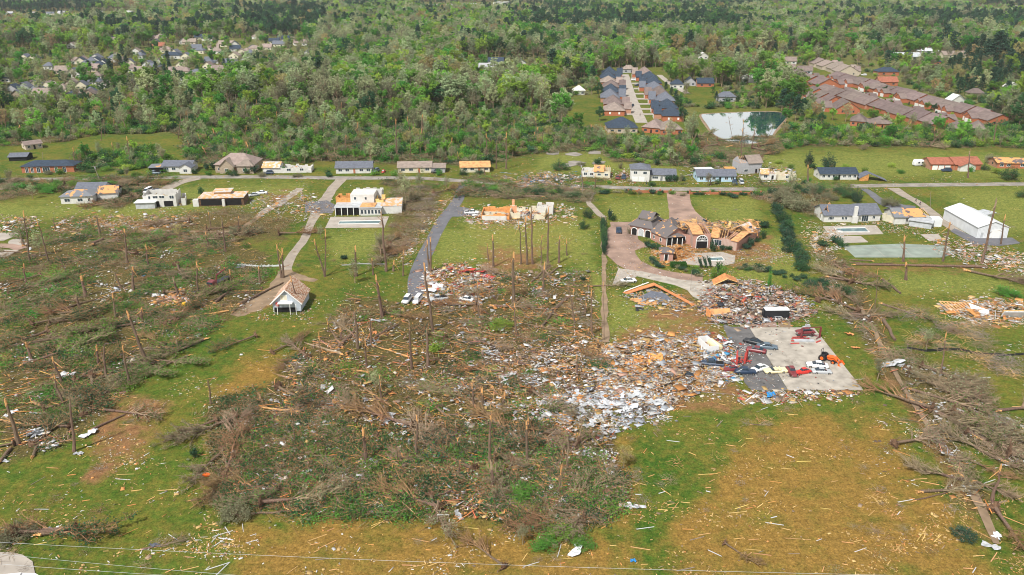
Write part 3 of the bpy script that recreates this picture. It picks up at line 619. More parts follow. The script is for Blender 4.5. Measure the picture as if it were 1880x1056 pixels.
q = MB(); q.add([(0, 0, 1.2), (4.5, 1, 3.1), (5.5, 7, 3.0), (.6, 6, 1.4), (0, 0, 1.35), (4.5, 1, 3.25), (5.5, 7, 3.15), (.6, 6, 1.55)], [(0, 3, 2, 1), (4, 5, 6, 7), (0, 1, 5, 4), (1, 2, 6, 5), (2, 3, 7, 6), (3, 0, 4, 7)])
q.add([(4.5, 1, 3.1), (12, -1, .2), (13, 4.5, .1), (5.5, 7, 3.0), (4.5, 1, 3.25), (12, -1, .35), (13, 4.5, .25), (5.5, 7, 3.15)], [(0, 3, 2, 1), (4, 5, 6, 7), (0, 1, 5, 4), (1, 2, 6, 5), (2, 3, 7, 6), (3, 0, 4, 7)]); q.build('roof', M['slate'], col)
q = MB(); q.add([(0, 0, .1), (4.4, 0.9, 0.1), (4.4, .9, 3.0), (0, -.05, 1.1), (0, .1, .1), (4.4, 1.02, .1), (4.4, 1.02, 3), (0, .06, 1.1)], [(0, 1, 2, 3), (7, 6, 5, 4)]); q.build('side_wall', M['woodo'], col)
q = MB()
for i in range(6): q.tube([(5 + i * 1.1, .8 - i * .3, 2.8 - i * .42), (5.6 + i * 1.1, 6.4 - i * .3, 2.8 - i * .42)], .08, 4)
q.build('roof_frame', M['wood'], col)
r, W, D = house('ranch_house', 'red brick ranch with a rust red roof and white porch, right of the camper', (1708, 312), (1757, 312), 9, 2.8, 'gable', 2.0, wm='brick', rm='redr', nwin=0, garage=3)
wing(r, (1752, 313), (1800, 312), 10, 2.8, 'gable', 2.3, 'x', 'brick', 'redr', [('f', .2, 2, .8, 2.2), ('f', .6, 2.2, .8, 2.2)]); wing(r, (1762, 315), (1790, 315), 3, 2.5, 'gable', 1.6, 'y', 'white', 'redr')
house('ranch_house', 'low red brick house with torn orange roof at the far right edge', (1830, 309), (1895, 310), 9, 2.6, 'gable', 1.4, wm='brick', rm='torn', nwin=5)
house('small_house', 'small pale pink house with torn roof on the upper left meadow', (48, 276), (79, 272), 8, 2.6, 'gable', 1.2, wm='beige', rm='taupe', nwin=3)
house('shed', 'low grey flattened shed with dark roof left of the brick ranch', (17, 296), (50, 295), 7, 2.0, 'gable', 1.2, wm='dark', rm='slate', nwin=0)
# ---- south side of the street
r, W, D = house('ranch_house', 'white bungalow with arched windows and an orange patch on its grey roof', (113, 375), (172, 373), 9, 2.9, 'hip', 1.8, wm='white', rm='torng', wins=[('f', .2, 2, .9, 2.1), ('f', .6, 1.9, .9, 2.1), ('f', .88, .9, .8, 2.3)])
wing(r, (140, 363), (192, 362), 9, 2.9, 'gable', 2.2, 'x', 'white', 'slate'); wing(r, (180, 368), (217, 366), 8, 2.9, 'part', 1.9, 'x', 'white', 'torn', [('r', .5, 1, 1, 2.1)], rpart=(.1, 1), rub=20)
r, W, D = house('wrecked_house', 'wrecked white house with its front blown out and a row of small windows', (265, 381), (325, 379), 8, 5.2, 'open', 0, wm='white', rm='orange', wins=[('f', .2, .7, 3.3, 4.4), ('f', .38, 1.8, 3.5, 4.4), ('f', .58, 1.8, 3.5, 4.4), ('f', .88, 1.6, 3.2, 4.4)], jag=.18, rub=60)
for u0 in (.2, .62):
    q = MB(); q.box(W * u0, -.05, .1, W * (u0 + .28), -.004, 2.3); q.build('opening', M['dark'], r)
wing(r, (250, 384), (285, 383), 4, 2.4, 'flat', 0, 'x', 'metalg', 'metalw'); wing(r, (318, 379), (342, 377), 8, 3, 'open', 0, 'x', 'white', 'orange', gaps=[('f', 0, .6)], jag=.9, rub=70)
r, W, D = house('wrecked_house', 'roofless dark brown house with orange decking left along its top', (366, 379), (448, 377), 9, 3.1, 'flat', 0, wm='root', rm='torn2', nwin=0, o=.3)
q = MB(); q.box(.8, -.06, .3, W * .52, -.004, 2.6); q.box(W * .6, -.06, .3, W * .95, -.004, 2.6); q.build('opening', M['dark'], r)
q = MB(); q.box(-2.2, -.3, 0, -.05, 2, 2.6); q.box(W * .53, -.9, 0, W * .59, -.07, 2.7); q.build('end_wall', M['white'], r)
wing(r, (395, 372), (425, 371), 5, 4.2, 'flat', 0, 'x', 'wood', 'torn2')
# pool house
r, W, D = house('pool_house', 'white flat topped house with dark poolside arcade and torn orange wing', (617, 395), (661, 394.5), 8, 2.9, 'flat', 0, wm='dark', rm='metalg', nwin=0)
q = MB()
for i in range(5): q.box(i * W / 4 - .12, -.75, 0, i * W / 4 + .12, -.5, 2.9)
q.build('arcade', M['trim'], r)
wing(r, (662, 396), (700, 395.5), 9, 2.9, 'flat', 0, 'x', 'white', 'metalg', [('f', (i + .5) / 6, .8, .7, 2.2) for i in range(6)])
wing(r, (664, 395), (687, 395), 5, 3.2, 'hip', .9, 'x', 'white', 'orange'); wing(r, (645, 387), (688, 387), 8, 6.2, 'flat', 0, 'x', 'white', 'white', [('f', .2, .8, 4.4, 5.4), ('f', .65, .8, 4.4, 5.4)], o=.02)
wing(r, (652, 377), (702, 377), 5, 6.0, 'open', 0, 'x', 'white', 'white', [('f', .2, .8, 4.6, 5.4), ('f', .8, .8, 4.6, 5.4)], jag=.15)
wing(r, (618, 386), (645, 386), 6, 5.2, 'open', 0, 'x', 'woodo', 'white', jag=.2, rub=20); wing(r, (700, 393), (738, 392), 11, 3.0, 'flat', 0, 'x', 'white', 'torn2', o=.1); wing(r, (690, 386), (705, 386), 6, 4.6, 'open', 0, 'x', 'wood', 'white', jag=.5, rub=30)
# flattened house by the pale pickup
r, W, D = house('wrecked_house', 'long roofless house of orange studs and broken walls beside the parked pale pickup', (884, 404), (935, 405), 9, 2.8, 'open', 0, wm='woodo', rm='orange', nwin=0, jag=.5, rub=80)
q = MB(); q.box(.2, -.3, 0, W * .9, -.05, 1.7); q.build('front_wall', M['white'], r)
wing(r, (935, 402), (1000, 404), 9, 2.8, 'open', 0, 'x', 'cream', 'orange', [('b', .4, 1.5, 1, 2)], gaps=[('f', .3, .7)], jag=.8, rub=140); wing(r, (985, 392), (1015, 393), 6, 3, 'open', 0, 'x', 'white', 'orange', jag=.4, rub=40)
q = MB(); q.box(0, 0, 0, 2.4, 1.2, 2.4); q.box(.6, .2, 2.4, 1.6, 1, 4.8); ch = q.build('chimney', M['wood'], r); localize(r, ch, 937, 390)
# mansion
r, W, D = house('mansion', 'large pink brick mansion with arched garage, grey roofs and bare orange roof decks', (1156, 430), (1197, 438), 10, 3.4, 'hip', 4.6, wm='pink', rm='charcoal', nwin=0, o=.6)
for k in range(3):
    gx = W * (.1 + .3 * k); q = MB(); n = 10; w_ = W * .22
    pts = [(gx, .1), (gx + w_, .1), (gx + w_, 1.9)] + [(gx + w_ / 2 + w_ / 2 * math.cos(t * math.pi / n), 1.9 + .7 * math.sin(t * math.pi / n)) for t in range(1, n)] + [(gx, 1.9)]
    q.add([(p[0], -.02, p[1]) for p in pts] + [(p[0], -.10, p[1]) for p in pts], [tuple(range(len(pts)))[::1], tuple(range(len(pts), 2 * len(pts)))[::-1]] + [(i, len(pts) + i, len(pts) + (i + 1) % len(pts), (i + 1) % len(pts)) for i in range(len(pts))])
    go = q.build('garage_door', M['dark'] if k != 1 else M['metalg'], r)
    q = MB()
    for sx in (gx - .25, gx + w_): q.box(sx, -.16, 0, sx + .25, -.004, 1.9)
    q.tube([(gx + w_ / 2 + (w_ / 2 + .12) * math.cos(t * math.pi / n), -.1, 1.9 + .82 * math.sin(t * math.pi / n)) for t in range(n + 1)], .14, 4); q.build('arch_trim', M['trim'], go)
# dormer
q = MB(); q.box(W * .34, 1.6, 3.6, W * .82, 6, 6.3); q.build('dormer', M['cream'], r)
q = MB(); slab_roof(q, W * .56, 6, 6.3, 1.7, 'x', .3); d_ = q.build('roof', M['charcoal'], r); d_.location = (W * .3, 1.3, 0)
q = MB(); q.box(W * .46, 1.54, 4.5, W * .7, 1.594, 5.6); q.build('window', M['glass'], r)
q = MB(); q.box(-.3, 2, 3.75, 2.6, 8, 4.3); q.build('roof_deck', M['woodo'], r)
wing(r, (1195, 440), (1222, 452), 9, 3.1, 'gable', 2.7, 'x', 'pink', 'charcoal', [('f', .2, .8, 1, 2), ('f', .65, .8, 1, 2)]); wing(r, (1212, 440), (1238, 443), 8, 4.0, 'hip', 2.8, 'y', 'pink', 'charcoal')
wing(r, (1222, 452), (1253, 450), 6, 3.0, 'hip', 1.6, 'x', 'dark', 'charcoal')
q = MB()
for i in range(4): q.box(i * 1.75, 0, 0, i * 1.75 + .22, .22, 3.0)
po = q.build('porch_post', M['trim'], r); localize(r, po, 1223, 454, 0, .05)
wing(r, (1249, 446), (1271, 450), 10, 3.3, 'open', 0, 'x', 'pink', 'orange', [('f', .2, 1.6, 1, 2.4)], rub=30); wing(r, (1232, 436), (1270, 438), 9, 3.3, 'part', 1.0, 'x', 'pink', 'orange', rpart=(0, .7), rub=60, jag=.2)
wo, Wm, pl = wing(r, (1271, 456), (1303, 456), 12, 5.0, 'part', .7, 'x', 'pink', 'orange', rpart=(0, .55), rub=40)
q = MB(); pts = [(1.2, 0), (4.8, 0), (4.8, 2.6)] + [(3 + 1.8 * math.cos(t * math.pi / 12), 2.6 + 1.8 * math.sin(t * math.pi / 12)) for t in range(1, 12)] + [(1.2, 2.6)]
q.add([(p[0], -.03, p[1]) for p in pts], [tuple(range(len(pts)))]); e = pl(q.build('entrance', M['dark'], r)); e.data.polygons[0].flip()
q = MB(); q.tube([(3 + 1.9 * math.cos(t * math.pi / 12), -.08, 2.6 + 1.9 * math.sin(t * math.pi / 12)) for t in range(13)], .18, 4); q.box(1.2, -.14, 2.5, 4.8, -.04, 2.72); q.box(1.0, -.16, 0, 1.2, -.035, 2.6); q.box(4.8, -.16, 0, 5.0, -.035, 2.6)
for t in range(2, 11, 2): q.tube([(3, -.09, 2.6), (3 + 1.8 * math.cos(t * math.pi / 12), -.09, 2.6 + 1.8 * math.sin(t * math.pi / 12))], .05, 4)
q.box(1.9, -.13, 3.5, 4.1, -.045, 3.65); pl(q.build('arch_window', M['trim'], r))
q = MB(); rg_ = random.Random(12); mi_ = (Matrix.Translation(r.location) @ Matrix.Rotation(r.rotation_euler.z, 4, 'Z')).inverted()
for i in range(620):
    u_ = rg_.random(); g_ = mi_ @ G(1205 + u_ * 185, 434 + rg_.uniform(-9, 8) + (3 if u_ > .5 else 0))
    q.obox((g_.x, g_.y, rg_.uniform(3.4, 4.9)), (rg_.uniform(.8, 3.6), rg_.uniform(.08, .2), .07), rg_.uniform(0, 3.1), rg_.gauss(0, .3), 0, rg_.choice([0, 0, 1, 2]))
    if i % 4 == 0: q.obox((g_.x, g_.y, rg_.uniform(3.4, 4.9)), (rg_.uniform(.8, 2), rg_.uniform(.6, 1.2), .05), rg_.uniform(0, 3.1), rg_.gauss(0, .3), .2, rg_.choice([0, 1, 3, 2]))
o_ = q.build('broken_rafters', [M['wood'], M['woodo'], M['woodg'], M['navy']], r); o_['kind'] = 'stuff'
wing(r, (1305, 452), (1333, 455), 12, 3.2, 'part', 1.2, 'x', 'pink', 'orange', [('f', .5, 3.6, .6, 2.4), ('f', .12, .9, .5, 2.5), ('f', .88, .9, .5, 2.5)], rpart=(0, .45), rub=60)
wing(r, (1332, 456), (1352, 461), 13, 3.3, 'part', 1.3, 'x', 'pink', 'orange', [('f', .6, 1, .6, 2.4)], rpart=(.45, 1), rub=50)
wing(r, (1351, 461), (1374, 450), 9, 3.4, 'open', 1.2, 'x', 'pink', 'orange', rub=50, jag=.15); wing(r, (1374, 449), (1393, 440), 8, 3.3, 'part', 2.2, 'x', 'pink', 'torn2', [('f', .3, 1, .8, 2.4)], rpart=(.2, .9))
q = MB(); q.box(0, 0, 0, 1.2, 1, 5.6); c_ = q.build('chimney', M['wood'], r); localize(r, c_, 1372, 432)
r2, W, D = house('pavilion', 'small square pink brick pavilion with grey pyramid roof beside the orange lumber pile', (1212, 479), (1235, 480), 4, 2.8, 'hip', 1.3, wm='pink', rm='charcoal', nwin=0, cat='pavilion')
q = MB(); q.box(1.3, -.05, 0, 2.3, -.004, 2.2); q.build('door', M['dark'], r2); q = MB(); q.box(1.1, -.09, 0, 1.3, -.004, 2.3); q.box(2.3, -.09, 0, 2.5, -.004, 2.3); q.build('door_frame', M['trim'], r2)
# white house at right
r, W, D = house('ranch_house', 'long white house with slate roof, white chimney and torn orange right end', (1512, 408), (1575, 408), 10, 2.8, 'gable', 2.4, wm='white', rm='slate', wins=[('f', .16, .9, 1, 2), ('f', .24, .9, 1, 2), ('f', .55, 1, 1, 2), ('f', .63, 1, 1, 2)])
wing(r, (1575, 407), (1615, 406), 10, 2.8, 'gable', 2.5, 'x', 'white', 'slate', [('f', .3, 2.4, .1, 2.3), ('f', .7, 1, 1, 2)]); wing(r, (1506, 404), (1521, 406), 8, 2.8, 'part', 2.2, 'y', 'white', 'torn', rpart=(0, .5), rub=20)
q = MB(); q.box(0, 0, 0, 2, .9, 2.6); q.box(.4, .1, 2.6, 1.6, .9, 6.2); c_ = q.build('chimney', M['white'], r); localize(r, c_, 1564, 410)
wing(r, (1618, 404), (1640, 411), 9, 2.8, 'open', 0, 'x', 'cream', 'orange', jag=.6, rub=90); wing(r, (1641, 412), (1662, 412), 9, 2.8, 'gable', 2.0, 'x', 'white', 'torng'); wing(r, (1661, 411), (1704, 410), 9, 2.7, 'part', 1.6, 'x', 'white', 'torn', rpart=(0, .8), rub=40)
wing(r, (1668, 415), (1709, 421), 5, 2.2, 'flat', 0, 'x', 'metalg', 'metalg')
house('shed', 'small white metal container standing between the white house and the barn', (1709, 416), (1728, 417), 4, 2.6, 'flat', 0, wm='metalw', rm='metalw', nwin=0, cat='shed', o=.02)
r, W, D = house('metal_barn', 'large white metal barn with a shallow ribbed roof, on black paving', (1792, 438), (1848, 438), 23, 4.0, 'gable', 2.0, 'y', wm='metalw', rm='metalw', nwin=0, cat='barn', o=.3)
q = MB(); q.box(W * .45, -.06, 0, W * .75, -.004, 3.2); q.build('roller_door', M['trim'], r); q = MB(); q.box(W * .12, -.05, 0, W * .2, -.004, 2.1); q.build('door', M['metalg'], r)
q = MB()
for i in range(1, 24):
    x = W * i / 24; zt = 4 + 2 * (1 - abs(x - W / 2) / (W / 2)) - .1; q.box(x, -.03, .1, x + .05, -.004, zt if not (.44 < i / 24 < .76) else zt) if not (.43 < i / 24 < .76) else q.box(x, -.03, 3.3, x + .05, -.004, zt)
q.build('ribs', M['metalg'], r); wing(r, (1800, 414), (1822, 408), 4, 3.6, 'flat', 0, 'x', 'metalw', 'metalg')
# leaning white gambrel shed
r = empty('board_shed', G(502, 574), .02); tag(r, 'white board shed with roof stripped to orange battens, tilted on thin posts', 'shed')
Wd, Dd, hw, rr_ = 7.6, 9.8, 2.9, 3.6
q = MB(); q.add([(0, 0, .9), (Wd, 0, .4), (Wd, 0, hw), (Wd / 2, 0, hw + rr_), (0, 0, hw), (0, Dd, .1), (Wd, Dd, .1), (Wd, Dd, hw), (Wd / 2, Dd, hw + rr_), (0, Dd, hw)], [(0, 1, 2, 3, 4), (5, 9, 8, 7, 6), (1, 6, 7, 2), (0, 4, 9, 5), (0, 5, 6, 1)]); q.build('wall', M['shedw'], r)
q = MB(); slab_roof(q, Wd, Dd, hw, rr_, 'y', .5, .2); q.build('roof', M['battens'], r)
for s in (0, 1):
    q = MB(); q.tube([(-.5 if s else Wd + .5, -.55, hw - .35), (Wd / 2, -.55, hw + rr_ + .15)], .16, 4); q.build('barge_board', M['trim'], r)
f = window(r, Wd, Dd, 'f', Wd / 2 - .6, 1.7, 3.6, 5.0, 1, pm=M['cream'])
q = MB(); q.box(1.7, -1.4, 3.0, 5.6, -.02, 3.2); q.build('balcony', M['trim'], r)
for x in (.5, 1.6, 5.0, 6.6): q = MB(); q.tube([(x, -1.6 if x > .9 else -.4, -.02), (x, -1.3, 3.0 if x > 1.5 else 1.6)], .09, 5); q.build('post', M['trim'], r)
q = MB(); q.box(1.0, -.5, 2.0, 1.7, -.03, 3.0); q.build('red_box', M['redsteel'], r)
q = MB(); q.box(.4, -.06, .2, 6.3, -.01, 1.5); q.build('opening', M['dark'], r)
# ---- subdivision of dark roofed houses on the concrete street
ORD = ['first', 'second', 'third', 'fourth', 'fifth', 'sixth', 'seventh', 'eighth', 'ninth', 'tenth', 'eleventh', 'twelfth', 'thirteenth', 'fourteenth', 'fifteenth', 'sixteenth', 'seventeenth', 'eighteenth', 'nineteenth', 'twentieth', 'twenty-first', 'twenty-second', 'twenty-third', 'twenty-fourth', 'twenty-fifth', 'twenty-sixth', 'twenty-seventh', 'twenty-eighth']
def row(n, p0, p1, Wf, D, side, name, lab, roofs, wm, h, rh, grp, rtype='gable', cat='house', axis='x'):
    """houses in a line from photo point p0 (far) to p1 (near); they face across the line"""
    a, b = G(*p0), G(*p1); d = (b - a).normalized(); nrm = Vector((-d.y, d.x, 0)) * side; D0, rh0 = D, rh
    for k in range(n):
        c = a + (b - a) * (k / max(1, n - 1)) + nrm * 1.1 * math.sin(k * 1.9 + n); w_ = Wf * (1 + .06 * math.sin(k * 2.3)); D = D0 * (1 + .08 * math.sin(k * 3.1)); rh = rh0 * (1 + .12 * math.sin(k * 1.3 + n))
        root = empty(name, c, math.atan2(d.y, d.x)); tag(root, lab.format(ORD[k], {'navy': 'blue black', 'slate': 'dark grey', 'taupe': 'taupe', 'brownr': 'brown'}[roofs[k % len(roofs)]]), cat, grp)
        s = side; mb = MB(); mbr = MB()
        if rtype == 'gable':
            # main volume with ridge across the plot, front wing facing the street
            gable_wall(mb, w_, D, h, rh, 'y' if axis == 'y' else 'x'); slab_roof(mbr, w_, D, h, rh, 'y' if axis == 'y' else 'x', .4)
        else: mb.box(0, 0, 0, w_, D, h); hip_roof(mbr, w_, D, h, rh * .8, .5)
        wl = mb.build('wall', M[wm], root, (-w_ / 2, -D / 2, 0)); rf = mbr.build('roof', M[roofs[k % len(roofs)]], root, (-w_ / 2, -D / 2, 0))
        # projecting wing with gable towards the street
        mb = MB(); mbr = MB(); ww = w_ * .48; gable_wall(mb, ww, 4.5, h, rh * .7, 'y'); slab_roof(mbr, ww, 4.5, h, rh * .7, 'y', .3)
        ly = D / 2 if s > 0 else -D / 2 - 4.5; lx = -w_ / 2 + (.02 if k % 2 else w_ * .5)
        mb.build('front_wing', M[wm], root, (lx, ly, 0)); mbr.build('roof', M[roofs[k % len(roofs)]], root, (lx, ly, 0))
        ye = D / 2 + 4.5 if s > 0 else -D / 2 - 4.5 - .06
        g = MB(); g.box(lx + .6, ye, .02, lx + ww - .6, ye + .06, 2.3); g.build('garage_door', M['trim'], root)
        for sx in (-1, 1):
            for yy in (-D * .25, D * .2): g = MB(); x_ = sx * w_ / 2; g.box(min(x_, x_ + sx * .05), yy, 1, max(x_, x_ + sx * .05), yy + 1.1, 2.3); g.build('window', M['trim'] if k % 3 else M['glass'], root)
row(8, (1116, 141), (1125, 209), 16, 12.5, 1, 'subdivision_house', '{0} house from the far end, {1} roof, left row of the concrete street', ['navy', 'navy', 'taupe', 'brownr', 'navy', 'slate', 'brownr', 'taupe'], 'brick', 3.2, 6.0, 'houses left of the concrete street', 'hip')
row(8, (1185, 141), (1235, 219), 16, 12.5, -1, 'subdivision_house', '{0} house from the far end, {1} roof, right row of the concrete street', ['taupe', 'navy', 'navy', 'slate', 'brownr', 'slate', 'navy', 'navy'], 'brick', 3.2, 6.0, 'houses right of the concrete street', 'hip')
house('subdivision_house', 'wide blue black hip roofed house closing the near left end of the concrete street', (1116, 245), (1170, 245), 15, 3, 'hip', 5.0, wm='beige', rm='navy', nwin=4, detail=0)
r, W, D = house('subdivision_house', 'red brick house with taupe hip roof at the near right end of the street', (1178, 243), (1211, 246), 14, 3, 'hip', 4.0, wm='brick', rm='taupe', nwin=3, detail=0)
house('subdivision_house', 'red brick house with taupe hip roof nearest the pond, end of the street', (1213, 248), (1252, 248), 14, 3, 'hip', 4.2, wm='brick', rm='taupe', nwin=4, detail=0)
# driveways and lawns between them
for k in range(8):
    t = k / 7; ys = 143 + 66 * t
    patch('driveway', [(1136 + 9 * t, ys), (1149 + 21 * t - 1, ys), (1149 + 21 * t, ys + 2.4), (1136 + 9 * t, ys + 2.4)], M['conc']); patch('driveway', [(1158 + 18 * t, ys), (1178 + 28 * t, ys), (1178 + 28 * t, ys + 2.4), (1158 + 18 * t, ys + 2.4)], M['conc'])
# ---- brick duplexes
row(16, (1542, 148), (1822, 226), 15.2, 16, -1, 'brick_duplex', '{0} red brick duplex from far end, {1} roof, upper right row', ['brownr'], 'brick', 3.0, 3.7, 'brick duplexes in the upper right row', cat='house')
row(10, (1524, 174), (1716, 232), 16.5, 17, 1, 'brick_duplex', '{0} red brick duplex from far end, {1} roof, middle row', ['brownr'], 'brick', 3.0, 3.9, 'brick duplexes in the middle row')
row(3, (1468, 148), (1510, 160), 17, 18, 1, 'brick_duplex', '{0} red brick duplex, {1} roof, short row left of the middle row', ['brownr'], 'brick', 3.0, 4.8, 'brick duplexes in the short row')
row(4, (1494, 178), (1548, 206), 14, 15, -1, 'brick_duplex', '{0} red brick duplex from far end, {1} roof, low left row by pines', ['brownr'], 'brick', 3.0, 4.4, 'brick duplexes in the low left row')
row(4, (1508, 122), (1552, 137), 16, 18, 1, 'long_roof_unit', '{0} beige unit under a {1} roof at the top of the duplexes', ['taupe'], 'beige', 3.2, 4.6, 'beige units behind the brick duplexes')
for i, (a_, b_, l_) in enumerate([((1560, 231), (1588, 233), 'red brick duplex with orange porch in the bushes, left of two'), ((1597, 236), (1640, 237), 'red brick duplex half hidden by bushes under the middle row'), ((1745, 245), (1778, 247), 'low brick duplex at the near end of the duplex street'), ((1780, 245), (1806, 247), 'small grey brown duplex at the far right of the near end'), ((1432, 163), (1470, 165), 'long brown roofed brick house above the pond trees')]):
    house('brick_duplex', l_, a_, b_, 13, 2.8, 'hip', 3.6, wm='brick', rm='brownr', nwin=3, detail=0)
# ---- houses seen among the far trees
FAR = [(288, 174, 20, 'white', 'navy', 'small white house with a blue black roof in the woods'), (297, 108, 34, 'white', 'navy', 'big white house with a blue black roof in the far left hills'), (345, 142, 36, 'cream', 'slate', 'grey roofed house with cream gable near the wood edge'),
 (410, 122, 26, 'white', 'slate', 0), (436, 130, 24, 'white', 'slate', 0), (376, 118, 24, 'white', 'slate', 0), (448, 112, 16, 'white', 'navy', 0), (455, 95, 22, 'cream', 'taupe', 0), (480, 92, 18, 'cream', 'taupe', 0), (500, 86, 22, 'cream', 'slate', 0), (540, 84, 24, 'white', 'taupe', 0), (510, 76, 22, 'white', 'navy', 0),
 (400, 86, 28, 'cream', 'taupe', 0), (335, 82, 24, 'beige', 'taupe', 0), (280, 90, 22, 'beige', 'redr', 0), (240, 100, 18, 'white', 'taupe', 0), (290, 70, 16, 'white', 'taupe', 0), (245, 137, 30, 'beige', 'taupe', 0), (310, 138, 26, 'white', 'taupe', 0), (265, 130, 26, 'cream', 'slate', 0),
 (325, 160, 16, 'white', 'grey', 0), (420, 108, 18, 'cream', 'taupe', 0), (390, 135, 24, 'cream', 'taupe', 0), (165, 112, 20, 'white', 'slate', 0), (130, 118, 18, 'white', 'taupe', 0), (150, 132, 30, 'beige', 'taupe', 0), (100, 136, 26, 'beige', 'taupe', 0), (80, 128, 16, 'white', 'slate', 0), (500, 125, 14, 'white', 'navy', 0), (530, 118, 18, 'beige', 'taupe', 0),
 (10, 172, 24, 'grey', 'navy', 0), (32, 168, 22, 'grey', 'slate', 0), (50, 165, 26, 'beige', 'slate', 0), (75, 166, 22, 'cream', 'taupe', 0), (118, 162, 22, 'beige', 'taupe', 0), (138, 165, 22, 'cream', 'slate', 0), (160, 158, 26, 'white', 'slate', 0), (180, 165, 20, 'white', 'taupe', 0), (60, 180, 30, 'beige', 'taupe', 0), (120, 182, 34, 'beige', 'taupe', 0), (20, 183, 24, 'tan', 'slate', 0), (150, 182, 26, 'tan', 'brownr', 0),
 (870, 131, 44, 'white', 'grey', 'long white house beside a curved drive in the clearing'), (896, 119, 28, 'white', 'navy', 'white house with blackened windows above the long white one'), (857, 151, 56, 'grey', 'torn', 'long dark house with a torn orange roof in the woods'), (946, 122, 20, 'white', 'navy', 'white barn with a bright navy roof in the clearing'), (1054, 175, 20, 'white', 'white', 'small white gabled house at the green meadow edge'), (980, 145, 26, 'white', 'taupe', 0), (632, 120, 20, 'white', 'taupe', 0), (690, 118, 26, 'white', 'taupe', 0),
 (1143, 134, 22, 'grey', 'taupe', 0), (1229, 126, 28, 'grey', 'slate', 0), (1233, 163, 22, 'white', 'navy', 0), (1257, 158, 20, 'grey', 'navy', 0), (1280, 160, 30, 'brick', 'navy', 'brick house with bright navy roof on tan bare ground'), (1283, 136, 14, 'white', 'navy', 0), (1303, 132, 26, 'tan', 'taupe', 0), (1348, 133, 20, 'cream', 'taupe', 0), (1365, 131, 16, 'grey', 'slate', 0), (1396, 132, 20, 'white', 'navy', 0), (1363, 152, 30, 'white', 'white', 'white two gabled house in trees above the pond'), (1433, 133, 28, 'beige', 'taupe', 0), (1465, 136, 26, 'grey', 'brownr', 0),
 (1440, 118, 22, 'white', 'taupe', 0), (1320, 187, 30, 'grey', 'slate', 'grey flat roofed cottage beyond the pond'), (1612, 139, 38, 'brick', 'navy', 'brick house with a navy roof behind the duplex row'), (1614, 158, 34, 'brick', 'redr', 'low red brick house behind the duplex row'), (1746, 193, 24, 'white', 'metalw', 'small house with white metal roof under the tall pines'), (1780, 180, 26, 'tan', 'brownr', 0), (1848, 168, 20, 'white', 'white', 0), (1732, 107, 48, 'cream', 'taupe', 'large tan house far behind the duplexes'), (1690, 100, 36, 'white', 'metalw', 0), (1705, 120, 22, 'brick', 'navy', 0), (1640, 110, 50, 'beige', 'metalg', 0), (1282, 109, 18, 'white', 'white', 0)]
rg = random.Random(5)
for i in range(34): FAR.append((rg.uniform(0, 250), rg.uniform(26, 38), rg.uniform(8, 15), rg.choice(['white', 'cream', 'grey']), rg.choice(['slate', 'grey', 'white']), 1))
for i in range(16): FAR.append((1540 + i * 11.5 + rg.uniform(-4, 4), rg.uniform(62, 76), rg.uniform(9, 15), rg.choice(['white', 'brick', 'cream']), rg.choice(['navy', 'slate', 'navy']), 2))
for i in range(64): FAR.append((rg.uniform(90, 580) if i % 4 else rg.uniform(0, 250), rg.uniform(72, 150) if i % 4 else rg.uniform(110, 185), rg.uniform(12, 20), rg.choice(['white', 'cream', 'white']), rg.choice(['slate', 'taupe', 'navy']), 0))
for (x, y, wpx, a_, b_) in [(785, 14, 44, 'beige', 'metalw'), (850, 12, 40, 'beige', 'metalg'), (905, 8, 24, 'white', 'metalg'), (1800, 22, 44, 'beige', 'metalw'), (1862, 16, 34, 'beige', 'taupe'), (990, 18, 12, 'white', 'white'), (1640, 34, 30, 'white', 'metalw')]: FAR.append((x, y, wpx, a_, b_, 3))
roofw = {'navy': 'blue black', 'slate': 'slate', 'taupe': 'taupe', 'white': 'white', 'grey': 'grey', 'brownr': 'brown', 'redr': 'rust red', 'metalw': 'white metal', 'metalg': 'grey metal', 'torn': 'orange'}
wallw = {'white': 'white', 'cream': 'cream', 'grey': 'grey', 'beige': 'beige', 'tan': 'tan', 'brick': 'red brick'}
for i, (x, y, wpx, wm, rm, lb) in enumerate(FAR):
    s_ = sc(y); Dm = min(13, max(7, wpx / s_ * .6)); big = isinstance(lb, int) and lb == 3
    ty = rg.choice(['gable', 'gable', 'hip']); ax = 'y' if wpx / s_ < 11 else 'x'; dy_ = rg.uniform(-.4, .4)
    lab = lb if isinstance(lb, str) else '%s %s roofed %s' % (wallw[wm], roofw[rm], 'commercial building on the far horizon' if big else 'house')
    house('commercial_building' if big else 'house', lab, (x, y), (x + wpx, y + dy_), 40 if big else Dm, 5 if big else 3.2, 'flat' if big else ty, 3.4, ax, wm, rm, nwin=0 if y < 60 else 2, door=False, detail=0, auto=not isinstance(lb, str), cat='building' if big else 'house', group=None if isinstance(lb, str) else 'houses among the far trees', side=False)
